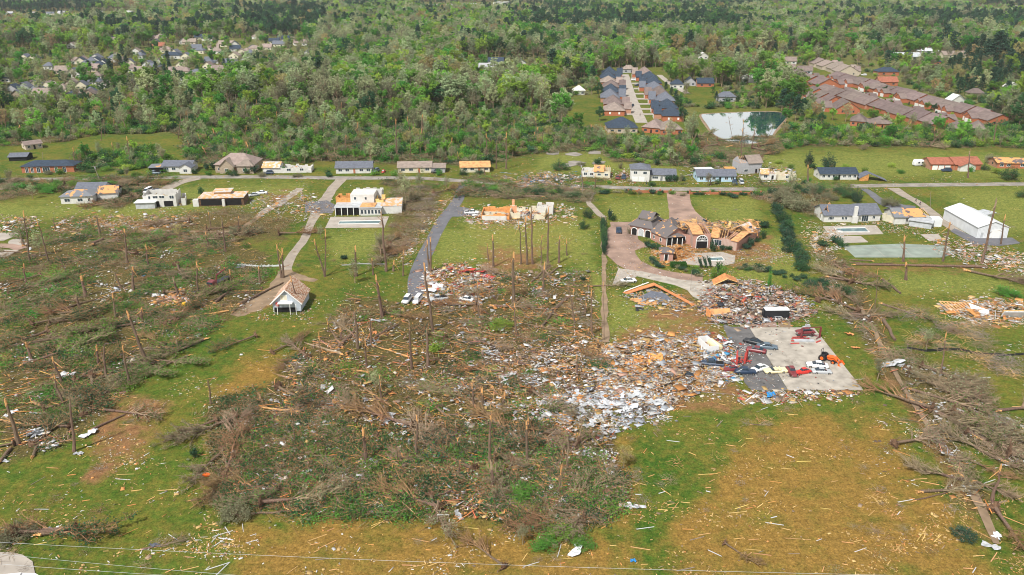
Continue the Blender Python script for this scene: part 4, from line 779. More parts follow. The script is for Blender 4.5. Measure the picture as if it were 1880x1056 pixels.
# ================================================================== vehicles
def loft(mb, st, mi=0):
    """st: (x, half width, z low, z high) sections, rounded shoulders"""
    rings = []
    for (x, hw, zl, zh) in st:
        k = (zh - zl); rings.append([(x, -hw * .92, zl), (x, -hw, zl + k * .35), (x, -hw * .97, zl + k * .75), (x, -hw * .8, zh), (x, hw * .8, zh), (x, hw * .97, zl + k * .75), (x, hw, zl + k * .35), (x, hw * .92, zl)])
    v = [p for r_ in rings for p in r_]; n = 8; f = []
    for i in range(len(rings) - 1):
        for j in range(n): f.append((i * n + j, (i + 1) * n + j, (i + 1) * n + (j + 1) % n, i * n + (j + 1) % n))
    f.append(tuple(range(n))); f.append(tuple((len(rings) - 1) * n + j for j in reversed(range(n)))); mb.add(v, f, mi)
CARS = dict(
 sedan=(4.7, [(0, .75, .35, .62), (.25, .88, .25, .78), (1.2, .92, .22, .9), (2.4, .93, .22, .95), (3.9, .92, .22, .95), (4.5, .88, .28, .85), (4.7, .78, .4, .7)], [(1.25, .72, .9, .93), (1.95, .66, .92, 1.38), (3.0, .66, .92, 1.42), (3.95, .7, .9, .96)], .33),
 classic=(4.9, [(0, .5, .4, .7), (.2, .62, .35, .95), (1.5, .72, .3, 1.1), (2.2, .86, .28, 1.12), (3.6, .88, .28, 1.12), (4.6, .74, .32, .9), (4.9, .55, .4, .65)], [(1.7, .6, 1.08, 1.1), (2.05, .58, 1.1, 1.58), (3.2, .6, 1.1, 1.62), (4.1, .6, 1.05, 1.1)], .37),
 convertible=(5.4, [(0, .85, .4, .75), (.15, .95, .3, .85), (1.6, .98, .26, .92), (2.0, .98, .26, .86), (3.7, .98, .26, .86), (4.1, .98, .26, .94), (5.2, .96, .3, .9), (5.4, .85, .4, .78)], None, .36),
 pickup=(5.4, [(0, .85, .45, .9), (.2, .95, .4, 1.05), (1.4, .98, .38, 1.12), (3.4, .98, .38, 1.12), (5.3, .97, .42, 1.1), (5.4, .9, .5, 1.0)], [(1.4, .8, 1.1, 1.14), (1.9, .74, 1.1, 1.75), (2.9, .74, 1.1, 1.78), (3.35, .78, 1.1, 1.4)], .4),
 suv=(4.6, [(0, .8, .4, .8), (.2, .92, .35, .98), (1.1, .95, .32, 1.05), (4.4, .95, .32, 1.08), (4.6, .88, .42, 1.0)], [(1.1, .78, 1.04, 1.08), (1.75, .72, 1.05, 1.68), (4.0, .72, 1.05, 1.72), (4.5, .78, 1.05, 1.2)], .38),
 van=(5.6, [(0, .85, .4, .9), (.2, .95, .35, 1.15), (.9, 1.0, .32, 1.3), (5.5, 1.0, .32, 1.3), (5.6, .95, .4, 1.25)], [(.85, .86, 1.28, 1.3), (1.5, .84, 1.28, 2.05), (5.3, .86, 1.28, 2.1), (5.58, .88, 1.28, 1.5)], .38))
def car(name, label, px, py, kind, paint, rz, cat='car', group=None, z=0, s=1, tilt=0):
    Lc, body, cab, wr = CARS[kind]; g = G(px, py); c = empty(name, g + Vector((0, 0, z)), rz); c.rotation_euler.x = tilt; tag(c, label, cat, group); c.scale = (s, s, s)
    off = Vector((-Lc / 2, 0, 0)); q = MB(); loft(q, body)
    for xw in (.17 * Lc, .8 * Lc):      # wheel arches
        for sd_ in (-1, 1): q.tube([(xw, sd_ * .90, wr), (xw, sd_ * .985, wr)], wr * 1.18, 12)
    q.build('body', M[paint], c, off)
    if cab:
        q = MB(); loft(q, cab); q.build('side_glass', M['glass'], c, off)
        q = MB(); a_, b_ = cab[1], cab[2]; q.box(a_[0] - .05, -a_[1] * .82, a_[3] - .02, b_[0] + .1, a_[1] * .82, b_[3] + .05)
        for sx in (a_[0], (a_[0] + b_[0]) / 2, b_[0]):
            for sd_ in (-1, 1): q.box(sx - .04, sd_ * a_[1] * .99 - .03, a_[2], sx + .04, sd_ * a_[1] * .99 + .03, a_[3] - .2)
        q.build('roof', M[paint], c, off)
    else:
        q = MB(); q.box(1.75, -.75, .87, 3.9, .75, .93); q.build('cockpit', M['dark'], c, off)
        for xx in (2.3, 3.2): q = MB(); q.box(xx, -.68, .7, xx + .55, .68, 1.0); q.box(xx + .5, -.68, .9, xx + .65, .68, 1.25); q.build('seat', M['ccream'], c, off)
        q = MB(); q.add([(1.65, -.75, .9), (1.65, .75, .9), (2.0, .68, 1.3), (2.0, -.68, 1.3), (1.69, -.75, .9), (1.69, .75, .9), (2.04, .68, 1.3), (2.04, -.68, 1.3)], [(3, 2, 1, 0), (4, 5, 6, 7), (2, 3, 7, 6)]); q.build('windscreen', M['glass'], c, off)
    if kind == 'pickup': q = MB(); q.box(3.5, -.8, 1.0, 5.2, .8, 1.135); q.build('cargo_bed', M['dark'], c, off)
    for xw in (.17 * Lc, .8 * Lc):
        for sd_ in (-1, 1):
            q = MB(); q.tube([(xw, sd_ * .8, wr), (xw, sd_ * 1.0, wr)], wr, 12); wo = q.build('wheel', M['tyre'], c, off)
            q = MB(); q.tube([(xw, sd_ * .99, wr), (xw, sd_ * 1.02, wr)], wr * .55, 8); q.build('rim', M['chrome'], wo)
    for sd_ in (-1, 1): q = MB(); q.box(-.03, sd_ * .62 - .14, .58, .06, sd_ * .62 + .14, .74); q.build('headlight', M['chrome'], c, off)
    q = MB(); q.box(-.1, -.85, .35, .0, .85, .5); q.box(Lc, -.85, .38, Lc + .1, .85, .53); q.build('bumper', M['chrome'], c, off)
    return c
car('parked_car', 'black rounded vintage car on the dark slab edge', 1368, 686, 'classic', 'cnavy', R(175))
car('parked_car', 'white coupe between the black vintage car and the cream convertible', 1394, 680, 'sedan', 'cwhite', R(30))
car('parked_car', 'long cream open convertible straddling the seam of the two slabs', 1423, 684, 'convertible', 'ccream', R(6))
c = car('parked_car', 'maroon vintage car with white roof pointing at the camera', 1453, 686, 'classic', 'cmaroon', R(88))
car('parked_car', 'small bright red roadster with open cockpit', 1474, 686, 'classic', 'cred', R(20), s=.85)
car('parked_car', 'white sports coupe, the farther of the two white ones beside the red roadster', 1500, 674, 'sedan', 'cwhite', R(-12), s=1.05)
car('parked_car', 'pale silver white sports car, nearest the slab middle right', 1508, 685, 'sedan', 'csilver', R(175), s=.95)
car('wrecked_car', 'black car with crushed roof beside the red and black coupe', 1383, 631, 'sedan', 'black', R(-35), s=1.05)
car('wrecked_car', 'steel blue muscle car with open bonnet on the slab seam', 1408, 640, 'sedan', 'cgrey', R(170), s=1.05)
car('wrecked_car', 'dark red coupe with black top below the blue muscle car', 1388, 646, 'sedan', 'cmaroon', R(-25))
car('wrecked_car', 'dark pickup half buried in rubble left of the red steel frames', 1307, 672, 'pickup', 'cnavy', R(-12))
car('wrecked_car', 'black crushed car alone on the grass left of the rubble', 1259, 691, 'sedan', 'black', R(-15), s=.8)
car('wrecked_car', 'maroon car wreck without wheels below the red frames', 1343, 681, 'classic', 'cmaroon', R(10), s=.8)
car('wrecked_car', 'maroon and white car raised on the broken car lift', 1477, 618, 'sedan', 'cmaroon', R(5), z=.9)
car('pickup_truck', 'dark blue pickup parked on the mansion forecourt', 1136, 426, 'pickup', 'cnavy', R(83), 'pickup truck')
car('parked_car', 'white sedan alone on the concrete pad near the mansion', 1154, 518, 'sedan', 'cwhite', R(192))
car('pickup_truck', 'pale blue and white pickup at the asphalt drive by the roofless house', 866, 393, 'pickup', 'cwhite', R(180), 'pickup truck')
car('van', 'white van beside a dark car near the gravel drive at left', 272, 354, 'van', 'cwhite', R(85), 'van'); car('parked_car', 'dark blue car next to the white van', 284, 355, 'suv', 'cnavy', R(30))
car('parked_car', 'silver car, left of two near the brown dirt lawn', 466, 360, 'sedan', 'csilver', R(35)); car('parked_car', 'white car, right of two near the brown dirt lawn', 480, 356, 'sedan', 'cwhite', R(10))
car('parked_car', 'white car at the driveway end, left of two', 747, 554, 'suv', 'cwhite', R(80)); car('van', 'white van at the driveway end, right of two', 767, 554, 'van', 'cwhite', R(78), 'van', s=.85)
car('parked_car', 'dark car in front of the pale blue house', 1349, 338, 'suv', 'cnavy', R(85)); car('van', 'pale van in front of the pale blue house', 1361, 337, 'van', 'csilver', R(85), 'van', s=.85)
car('parked_car', 'dark car on the drive left of the two storey house', 1145, 328, 'suv', 'cnavy', R(80)); car('parked_car', 'maroon car on the drive by the torn cream house', 1134, 328, 'sedan', 'cmaroon', R(80))
car('parked_car', 'dark car before the garage of the torn white house', 493, 320, 'suv', 'cnavy', R(10)); car('parked_car', 'dark car under the carport end of the cream ranch', 801, 318, 'suv', 'black', R(0))
car('parked_car', 'dark car right of the slate blue roofed ranch', 690, 316, 'suv', 'cgrey', R(70)); car('wrecked_car', 'small rusty red machine right of the slate blue roofed ranch', 704, 317, 'classic', 'redsteel', R(85), s=.8)
car('parked_car', 'dark suv before the rust roofed brick ranch', 1737, 315, 'suv', 'cnavy', R(0)); car('wrecked_car', 'grey crushed car before the orange carport', 284, 320, 'pickup', 'cgrey', R(0))
car('parked_car', 'dark car on the concrete subdivision street', 1160, 196, 'suv', 'cnavy', R(60)); car('parked_car', 'dark car in a drive of the duplex street', 1652, 197, 'suv', 'black', R(10)); car('parked_car', 'blue car in a far drive of the duplex street', 1529, 149, 'sedan', 'cnavy', R(10)); car('parked_car', 'white car beside the trees above the duplex row', 1586, 139, 'suv', 'cwhite', R(0))
car('parked_car', 'dark green car right of the subdivision street', 1170, 158, 'suv', 'cnavy', R(0)); car('parked_car', 'pale car on drive near the far end of subdivision', 1164, 148, 'suv', 'cwhite', R(0))
car('wrecked_car', 'white truck tipped in the fallen trees by collapsed house', 805, 552, 'pickup', 'csilver', R(20)); car('wrecked_car', 'white car under branches right of the collapsed house', 856, 552, 'sedan', 'cwhite', R(-20), s=.9)
# black trailer
t = empty('cargo_trailer', G(1404, 587), R(1)); tag(t, 'black box trailer with a white roof beside the rubble field', 'trailer')
q = MB(); q.box(0, 0, .45, 6.4, 2.3, 2.6); q.box(-.35, .5, .6, 0, 1.8, 2.4); q.build('body', M['black'], t); q = MB(); q.box(-.05, -.04, 2.6, 6.45, 2.34, 2.7); q.build('roof', M['metalw'], t)
for x in (3.0, 3.9): q = MB(); q.tube([(x, -.1, .38), (x, .2, .38)], .38, 12); q.build('wheel', M['tyre'], t)
q = MB(); q.box(2.5, -.16, .8, 4.4, -.01, .9); q.build('mudguard', M['metalg'], t); q = MB(); q.tube([(6.4, .3, .5), (7.8, 1.15, .5)], .06, 4); q.tube([(6.4, 2, .5), (7.8, 1.15, .5)], .06, 4); q.build('drawbar', M['metalg'], t)
# camper
t = empty('camper', G(1676, 305), R(6)); tag(t, 'white battered travel camper on the meadow beside the brick ranch', 'camper')
q = MB(); loft(q, [(0, 1.0, .6, 2.2), (.5, 1.2, .5, 3.0), (8, 1.2, .5, 3.1), (8.5, 1.1, .7, 2.6)]); q.build('body', M['cwhite'], t)
for x in (1.6, 3.4, 6.2): q = MB(); q.box(x, -1.26, 1.5, x + .9, -1.2, 2.2); q.build('window', M['glass'], t)
for x in (3.8, 4.7): q = MB(); q.tube([(x, -1.22, .4), (x, -.9, .4)], .4, 12); q.build('wheel', M['tyre'], t)
# tractor
t = empty('tractor', G(1516, 662), R(-42)); tag(t, 'orange compact tractor with a front loader on the concrete slab', 'tractor'); t.scale = (1.25,) * 3
q = MB(); loft(q, [(.2, .35, .7, 1.2), (.5, .42, .55, 1.25), (1.8, .38, .55, 1.15), (2.1, .32, .6, 1.0)]); q.build('bonnet', M['tractor'], t, (0, 0, 0))
q = MB(); q.box(-.9, -.4, .5, .3, .4, .9); q.build('chassis', M['black'], t); q = MB(); q.box(-.75, -.28, .95, -.2, .28, 1.1); q.box(-.9, -.28, 1.0, -.72, .28, 1.6); q.build('seat', M['black'], t)
q = MB(); q.tube([(-.9, -.45, .9), (-.95, -.45, 2.2), (-.95, .45, 2.2), (-.9, .45, .9)], .05, 6); q.build('roll_bar', M['black'], t)
for x, rr_, y_ in ((-.5, .68, .62), (1.6, .42, .52)):
    for s_ in (-1, 1):
        q = MB(); q.tube([(x, s_ * y_, rr_), (x, s_ * (y_ + .34), rr_)], rr_, 14); wo = q.build('wheel', M['tyre'], t); q = MB(); q.tube([(x, s_ * (y_ + .33), rr_), (x, s_ * (y_ + .36), rr_)], rr_ * .5, 10); q.build('rim', M['tractor'], wo)
q = MB()
for s_ in (-1, 1): q.tube([(.4, s_ * .5, 1.1), (1.6, s_ * .5, 1.25), (2.7, s_ * .5, .45)], .09, 5)
q.tube([(2.4, -.5, .65), (2.4, .5, .65)], .06, 5); q.build('loader_arm', M['tractor'], t)
q = MB(); q.add([(2.6, -.95, .1), (2.6, .95, .1), (3.3, .95, .05), (3.3, -.95, .05), (2.6, -.95, .75), (2.6, .95, .75)], [(0, 3, 2, 1), (0, 1, 5, 4), (0, 4, 3), (1, 2, 5)]); q.build('bucket', M['tractor'], t); q = MB(); q.tube([(.0, 0, 1.2), (-.15, 0, 1.45)], .03, 5); q.tube([(-.15 + .0, -.2, 1.42), (-.15, .2, 1.46)], .03, 5); q.build('steering_wheel', M['black'], t)
# lifts and steel frames
def lift(px, py, rz, label, m, H_=3.2, Wl=3.4, fallen=False, cat='car lift'):
    t = empty('car_lift', G(px, py), rz); tag(t, label, cat)
    if fallen:
        for k, y in enumerate((0, 1.3, 2.2)): q = MB(); q.obox((3.2, y, .35), (5.6 - k, .22, .2), .05 * k); q.build('rail', M[m], t)
        q = MB(); q.obox((7.2, -.2, .25), (1.8, .3, .25), .6); q.obox((1, -1.2, .2), (2.2, .3, .2), .1); q.build('arm', M[m], t)
    else:
        for x in (0, Wl): q = MB(); q.box(x - .18, -.2, 0, x + .18, .2, H_); q.box(x - .4, -.45, 0, x + .4, .45, .08); q.build('post', M[m], t)
        q = MB(); q.box(-.1, -.08, H_, Wl + .1, .08, H_ + .2); q.build('cross_bar', M[m], t); q = MB()
        for x, s_ in ((.2, 1), (Wl - .2, -1)): q.obox((x + s_ * .7, .7, .5), (1.7, .16, .14), .7 * s_); q.obox((x + s_ * .7, -.7, .5), (1.7, .16, .14), -.7 * s_)
        q.build('arm', M[m], t)
    return t
lift(1352, 671, R(75), 'red two post car lift leaning among wrecked cars', 'redsteel', 2.6, 2.4); lift(1367, 668, R(62), 'second red steel lift frame right beside the first, nearer the slab', 'redsteel', 2.8, 1.8)
lift(1470, 623, R(8), 'dark red steel lift frame over the maroon and white car', 'cmaroon', 3.0, 5.0); lift(1449, 628, R(0), 'grey and red ramp rails of a collapsed lift on the slab', 'redsteel', fallen=True)
t = empty('engine_block', G(1481, 607), 0); tag(t, 'grey engine and gear pile behind the lifted car', 'machine')
q = MB(); q.box(-1, -.7, 0, 1, .7, 1.0); q.box(-.5, -.4, 1.0, .6, .4, 1.7); q.build('block', M['metalg'], t); q = MB(); q.tube([(-.3, 0, 1.7), (-.2, .1, 2.3), (.6, .2, 2.4)], .12, 6); q.build('pipe', M['woodg'], t)
q = MB(); q.box(-5, -1.2, 0, 0, 0, .5); q.build('ramp', M['metalg'], t); t.children[-1].location = (-.5, -6, 0)
# white open box (truck bed) and tank
t = empty('open_box_body', G(1283, 634), R(-75)); tag(t, 'open white truck body lying on the grass left of the slab', 'truck body'); t.scale = (.74, .8, .85)
q = MB(); ringwall(q, 8, 3.2, 2.4, .12); q.box(.1, .1, 0, 7.9, 3.1, .1); q.build('side_panel', M['cwhite'], t, (-1, 0, 0)); ob = rubble_mesh(random.Random(3), 7, 2.8, 1.2, 14, PAL).build('rubble', PAL, t, (-.8, .2, 0)); ob['kind'] = 'stuff'
t = empty('storage_tank', G(1312, 640), R(-70)); tag(t, 'cream rounded storage tank among white debris left of the dark slab', 'tank')
q = MB(); q.tube([(-2.2, 0, 1), (-2, 0, 1), (2, 0, 1), (2.2, 0, 1)], [.5, .95, .95, .5], 14); q.build('shell', M['ccream'], t, smooth=False); q = MB(); q.box(-1.4, -.6, 0, -1.1, .6, .4); q.box(1.1, -.6, 0, 1.4, .6, .4); q.build('saddle', M['metalg'], t)
# crane truck at left, yellow machine
t = empty('crane_truck', G(386, 532), R(72)); tag(t, 'red and black crane truck standing in the fallen trees at left', 'truck')
q = MB(); loft(q, [(0, .9, .6, 1.6), (.3, 1.1, .5, 2.4), (1.8, 1.1, .5, 2.5), (2.0, 1.0, .6, 2.2)]); q.build('cab', M['cmaroon'], t); q = MB(); q.box(2.1, -1, .6, 8.5, 1, 1.2); q.build('bed', M['black'], t)
q = MB(); q.tube([(3, 0, 1.3), (3.4, 0, 3.2), (8, .3, 3.6)], .22, 5); q.build('crane_arm', M['cmaroon'], t); q = MB(); q.box(-.05, -.9, 1.6, .2, .9, 2.2); q.build('windscreen', M['glass'], t)
for x in (1, 5.6, 6.8):
    for s_ in (-1, 1): q = MB(); q.tube([(x, s_ * .75, .5), (x, s_ * 1.1, .5)], .5, 12); q.build('wheel', M['tyre'], t)
t = empty('yellow_digger', G(342, 566), R(20)); tag(t, 'small yellow digger among orange lumber in the fallen trees', 'digger'); t.scale = (.7, .7, .7)
q = MB(); q.box(-1.5, -.9, .7, 1.4, .9, 1.6); q.box(-1.2, -.6, 1.6, .2, .6, 2.4); q.build('body', M['yellow'], t); q = MB(); q.tube([(1.2, 0, 1.4), (2.6, 0, 2.4), (3.8, 0, .6)], .17, 5); q.box(3.5, -.4, .1, 4.2, .4, .7); q.build('digger_arm', M['yellow'], t)
for s_ in (-1, 1): q = MB(); q.box(-1.6, s_ * .8 - .22, 0, 1.6, s_ * .8 + .22, .65); q.build('track', M['tyre'], t)
# swimming pools
def pool(label, pts, ring=.9):
    mb = MB(); q = [tuple(G(*p, .0))[:2] for p in pts]
    t = empty('swimming_pool', (q[0][0], q[0][1], 0)); tag(t, label, 'pool'); ctr = Vector((sum(p[0] for p in q) / len(q), sum(p[1] for p in q) / len(q)))
    loc = [(p[0] - q[0][0], p[1] - q[0][1]) for p in q]; cc = ctr - Vector(q[0])
    outr = [((p[0] - cc.x) * 1.0 + cc.x, (p[1] - cc.y) + cc.y) for p in loc]
    mb.prism(outr[::-1] if sum(outr[i][0] * outr[(i + 1) % len(outr)][1] - outr[(i + 1) % len(outr)][0] * outr[i][1] for i in range(len(outr))) < 0 else outr, .0, .16); mb.build('water', M['poolw'], t)
    mb = MB(); mb.tube([(p[0], p[1], .16) for p in outr] + [(outr[0][0], outr[0][1], .16)], .22, 6); mb.build('coping', M['white'], t); return t
pool('long murky pool on the patio in front of the pool house', [(624, 407), (699, 406), (696, 411.5), (621, 412.5)])
pool('grey green pool on the patio of the long white house', [(1534, 420), (1588, 419), (1596, 427), (1535, 427)])
pool('small green pool on the terrace behind the leaning cypresses', [(1299, 474), (1325, 473), (1330, 479), (1304, 480)])
# people
def person(px, py, label, shirt, rz=0, step=.25):
    t = empty('person', G(px, py), rz); tag(t, label, 'person', None)
    me = bpy.data.meshes.new('body')
    V_ = [(0, 0, .95), (0, 0, 1.15), (0, 0, 1.42), (0, 0, 1.52), (0, -.02, 1.66), (.19, 0, 1.40), (.25, .03, 1.12), (.24, -.08, .88), (-.19, 0, 1.40), (-.25, -.03, 1.12), (-.24, -.12, .88), (.1, 0, .9), (.1, -step, .5), (.1, -step * .6, .08), (.1, -step * .6 - .16, .04), (-.1, 0, .9), (-.1, step, .5), (-.1, step * 1.2, .08), (-.1, step * 1.2 - .16, .04), (0, -.02, 1.78)]
    E_ = [(0, 1), (1, 2), (2, 3), (3, 4), (4, 19), (2, 5), (5, 6), (6, 7), (2, 8), (8, 9), (9, 10), (0, 11), (11, 12), (12, 13), (13, 14), (0, 15), (15, 16), (16, 17), (17, 18)]
    rad = [.14, .13, .15, .055, .10, .07, .045, .035, .07, .045, .035, .10, .07, .045, .04, .10, .07, .045, .04, .06]
    me.from_pydata(V_, E_, []); o = link('body', me, t); me.materials.append(M['skin']); o.modifiers.new('skin', 'SKIN')
    for i, s_ in enumerate(me.skin_vertices[0].data if me.skin_vertices else []): s_.radius = (rad[i],) * 2; s_.use_root = (i == 0)
    o.modifiers.new('sub', 'SUBSURF').levels = 1
    def garment(nm, pts, rd, m):
        q = MB()
        for p, r_ in zip(pts, rd): q.tube(p, r_, 8)
        q.build(nm, m, t)
    garment('shirt', [[(0, 0, .92), (0, 0, 1.15), (0, 0, 1.42), (0, 0, 1.48)], [(.1, 0, 1.42), (.2, 0, 1.38), (.26, .03, 1.12)], [(-.1, 0, 1.42), (-.2, 0, 1.38), (-.26, -.03, 1.12)]], [[.17, .17, .18, .09], [.08, .08, .06], [.08, .08, .06]], shirt)
    garment('trousers', [[(.1, 0, .98), (.1, -step, .5), (.1, -step * .6, .1)], [(-.1, 0, .98), (-.1, step, .5), (-.1, step * 1.2, .1)]], [[.13, .09, .07]] * 2, M['cloth'])
    q = MB(); q.tube([(0, 0, 1.70), (0, .01, 1.76), (0, .01, 1.82)], [.115, .11, .05], 8); q.build('hair', M['hair'], t); return t
person(1681, 371, 'person in dark clothes walking down the right driveway, farther of two', M['cloth'], R(30)); person(1689, 377, 'person in a dark blue shirt walking down the right driveway, nearer of two', M['cnavy'], R(30))
person(1175, 213, 'person in dark clothes on the concrete subdivision street', M['black'], R(10)); person(1187, 339, 'person in dark clothes on the drive of the two storey house', M['cloth'], R(90), .1)
# ================================================================== labels that single things out
MARKS = [('the mansion', 1265, 440), ('the mansion forecourt', 1150, 440), ('the big concrete slab', 1480, 665), ('the dark slab', 1380, 670), ('the rubble field', 1390, 560), ('the black trailer', 1424, 580), ('the tennis court', 1650, 462),
 ('the metal barn', 1800, 420), ('the long white house', 1570, 398), ('the board shed', 535, 550), ('the pool house', 670, 390), ('the asphalt drive', 790, 460), ('the roofless house', 940, 395), ('the red roofed rubble', 850, 510),
 ('the white bungalow', 150, 365), ('the blown out house', 290, 375), ('the dark roofless house', 405, 370), ('the crane truck', 387, 515), ('the yellow digger', 340, 560), ('the gravel drive', 560, 430), ('the stone edged path', 1700, 770),
 ('the tan field', 1450, 850), ('the green strip of field', 1200, 850), ('the power lines', 250, 1020), ('the lower left pad', 30, 1035), ('the uprooted mass', 700, 880), ('the splintered pines', 800, 700), ('the white scrap heap', 1130, 745), ('the wood scrap heap', 1190, 670),
 ('the lower left lawn', 250, 880), ('the orange wreck', 1800, 575), ('the pond', 1365, 235), ('the brick duplexes', 1650, 205), ('the concrete street', 1160, 190), ('the upper left meadow', 210, 265), ('the brick ranch', 90, 308),
 ('the tan stone house', 432, 300), ('the torn white house', 528, 308), ('the slate blue roofed ranch', 650, 305), ('the cream ranch', 765, 305), ('the orange decked house', 872, 307), ('the two storey house', 1190, 320), ('the pale blue house', 1315, 325),
 ('the torn grey gable', 1378, 305), ('the shuttered white house', 1540, 322), ('the rust roofed ranch', 1755, 300), ('the green meadow', 1050, 200), ('the round paved circle', 33, 446), ('the far left houses', 120, 170), ('the hillside houses', 430, 115), ('the forest clearing', 900, 130),
 ('the right edge fence', 1780, 650), ('the fallen mass at left', 150, 640), ('the far right field', 1800, 380), ('the middle lawn', 640, 450), ('the centre lawn', 900, 450), ('the bottom dry grass', 700, 1010), ('the far right lawn', 1780, 620), ('the long fallen log', 1690, 490)]
def where(px, py):
    m = min(MARKS, key=lambda q: math.hypot(px - q[1], (py - q[2]) * 1.6)); dx, dy = px - m[1], (py - m[2]) * 1.6
    far = math.hypot(dx, dy)
    if far < 22: return 'beside ' + m[0]
    pre = '' if far < 75 else 'well '
    if abs(dx) > 2.2 * abs(dy): return pre + ('left of ' if dx < 0 else 'right of ') + m[0]
    if abs(dy) > 2.2 * abs(dx): return pre + ('behind ' if dy < 0 else 'in front of ') + m[0]
    return pre + ('behind and ' if dy < 0 else 'in front and ') + ('left of ' if dx < 0 else 'right of ') + m[0]
def autolabel(o, lead, cat, group, kind=None):
    o['_lead'] = lead; return tag(o, lead, cat, group, kind, auto=True)
def finish_labels():
    bl = {}
    for o in THINGS:
        loc = o.location
        px, py = P(loc); lead = o.get('_lead', o['label'])
        lb = lead + ' ' + where(px, py)
        for x_, y_ in ((' with splintered top', ''), (' well ', ' '), ('in front and ', 'below '), ('behind and ', 'above '), (' crumpled', ''), (' with root plate', ''), ('below left of', 'below'), ('below right of', 'below'), ('above left of', 'above'), ('above right of', 'above')):
            if len(lb.split()) > 13: lb = lb.replace(x_, y_)
        bl.setdefault(lb, []).append((px, o))
    for lb, lst in bl.items():
        lst.sort(key=lambda q: q[0]); n = len(lst)
        for k, (px, o) in enumerate(lst):
            if n == 1: t = lb
            elif n == 2: t = lb + [', left of two', ', right of two'][k]
            elif n <= 28: t = lb + (', leftmost' if k == 0 else ', rightmost' if k == n - 1 else ', %s from left' % ORD[k])
            else: t = lb
            if len(t.split()) > 16: print('LONG', t)
            o['label'] = t
            if '_lead' in o: del o['_lead']
# ================================================================== vegetation
def tree_meshes(seed, kind):
    rg = random.Random(seed); tr, cr_ = MB(), MB(); H = 18.0
    if kind == 'pine':
        tr.tube([(0, 0, 0), (.1, .1, 8), (0, 0, 17.5)], [.32, .24, .06], 6)
        for k in range(34):
            z = 5.5 + 12.3 * (k / 34) ** .9; a = k * 2.4; ln = (1 - (z - 5) / 14.5) * 3.7 + .6; e = Vector((math.cos(a) * ln, math.sin(a) * ln, z - .1 * ln))
            tr.tube([(0, 0, z), e], [.06, .02], 3, cap=False)
            for j in range(34):
                t = rg.uniform(.15, 1.08); c = Vector((0, 0, z)).lerp(e, t) + Vector((rg.gauss(0, .42), rg.gauss(0, .42), rg.gauss(0, .25))); cr_.leafq(c, rg.uniform(.4, .85), 0, rg)
        return tr, cr_
    wd = {'broad': 4.3, 'airy': 4.2, 'bare': 3.8, 'small': 4.4, 'tall': 3.6}[kind]
    lean = Vector((rg.uniform(-.6, .6), rg.uniform(-.6, .6), 0)); tr.tube([(0, 0, 0), lean * .4 + Vector((0, 0, 6)), lean + Vector((0, 0, 13))], [.34, .26, .10], 6)
    clumps = []
    for k in range({'broad': 26, 'airy': 24, 'bare': 28, 'small': 20, 'tall': 22}[kind]):
        z0 = rg.uniform(4.5, 12.5); a = k * 2.4 + rg.uniform(-.5, .5); b = Vector((0, 0, z0)) + lean * (z0 / 13)
        zt = z0 + rg.uniform(1.5, 5.0); rr_ = wd * math.sqrt(max(.05, 1 - ((zt - 10.2) / 8.3) ** 2)) * rg.uniform(.45, 1.0)
        e = Vector((math.cos(a) * rr_, math.sin(a) * rr_, min(zt, 18))) + lean; mid = b.lerp(e, .5) + Vector((rg.uniform(-.4, .4), rg.uniform(-.4, .4), -.3))
        tr.tube([b, mid, e], [.11, .07, .025], 4, cap=False); clumps.append((e, rg.uniform(.9, 1.7)))
        for j in range(3 if kind == 'bare' else 1):
            e2 = e + Vector((rg.uniform(-1, 1), rg.uniform(-1, 1), rg.uniform(.2, 1.4))) * 1.6; tr.tube([mid, e2], [.05, .02], 3, cap=False); clumps.append((e2, rg.uniform(.6, 1.3)))
    nl = {'broad': 52, 'airy': 34, 'bare': 12, 'small': 40, 'tall': 44}[kind]
    for c, r_ in clumps:
        for j in range(nl):
            d = Vector((rg.gauss(0, 1), rg.gauss(0, 1), rg.gauss(0, .75))).normalized() * r_ * rg.uniform(.35, 1.05) ; cr_.leafq(c + d, rg.uniform(.3, .78) * (.7 if kind == 'bare' else 1), 0, rg)
    return tr, cr_
TREE = []
for nm, kd, lf, lab in [('t0', 'broad', 'lime', 'fresh lime green leafy'), ('t1', 'broad', 'mid', 'mid green leafy'), ('t2', 'airy', 'lime', 'airy lime green'), ('t3', 'airy', 'pale', 'pale grey green airy'), ('t4', 'bare', 'olive', 'nearly bare olive grey'), ('t5', 'bare', 'pale', 'thin pale budding'),
                        ('t6', 'airy', 'bud', 'tan orange budding'), ('t7', 'broad', 'darkg', 'dark green leafy'), ('t8', 'pine', 'pine', 'dark blue green pine'), ('t9', 'tall', 'mid', 'tall narrow mid green'), ('u0', 'broad', 'pale', 'broad pale green'), ('u1', 'bare', 'bud', 'bare brownish')]:
    tr, cr_ = tree_meshes(len(TREE) * 7 + 3, kd); barkm = M['twigg']
    TREE.append((tr.mesh('trunk', barkm), cr_.mesh('crown', M[lf]), lab, tr, cr_, barkm, M[lf]))
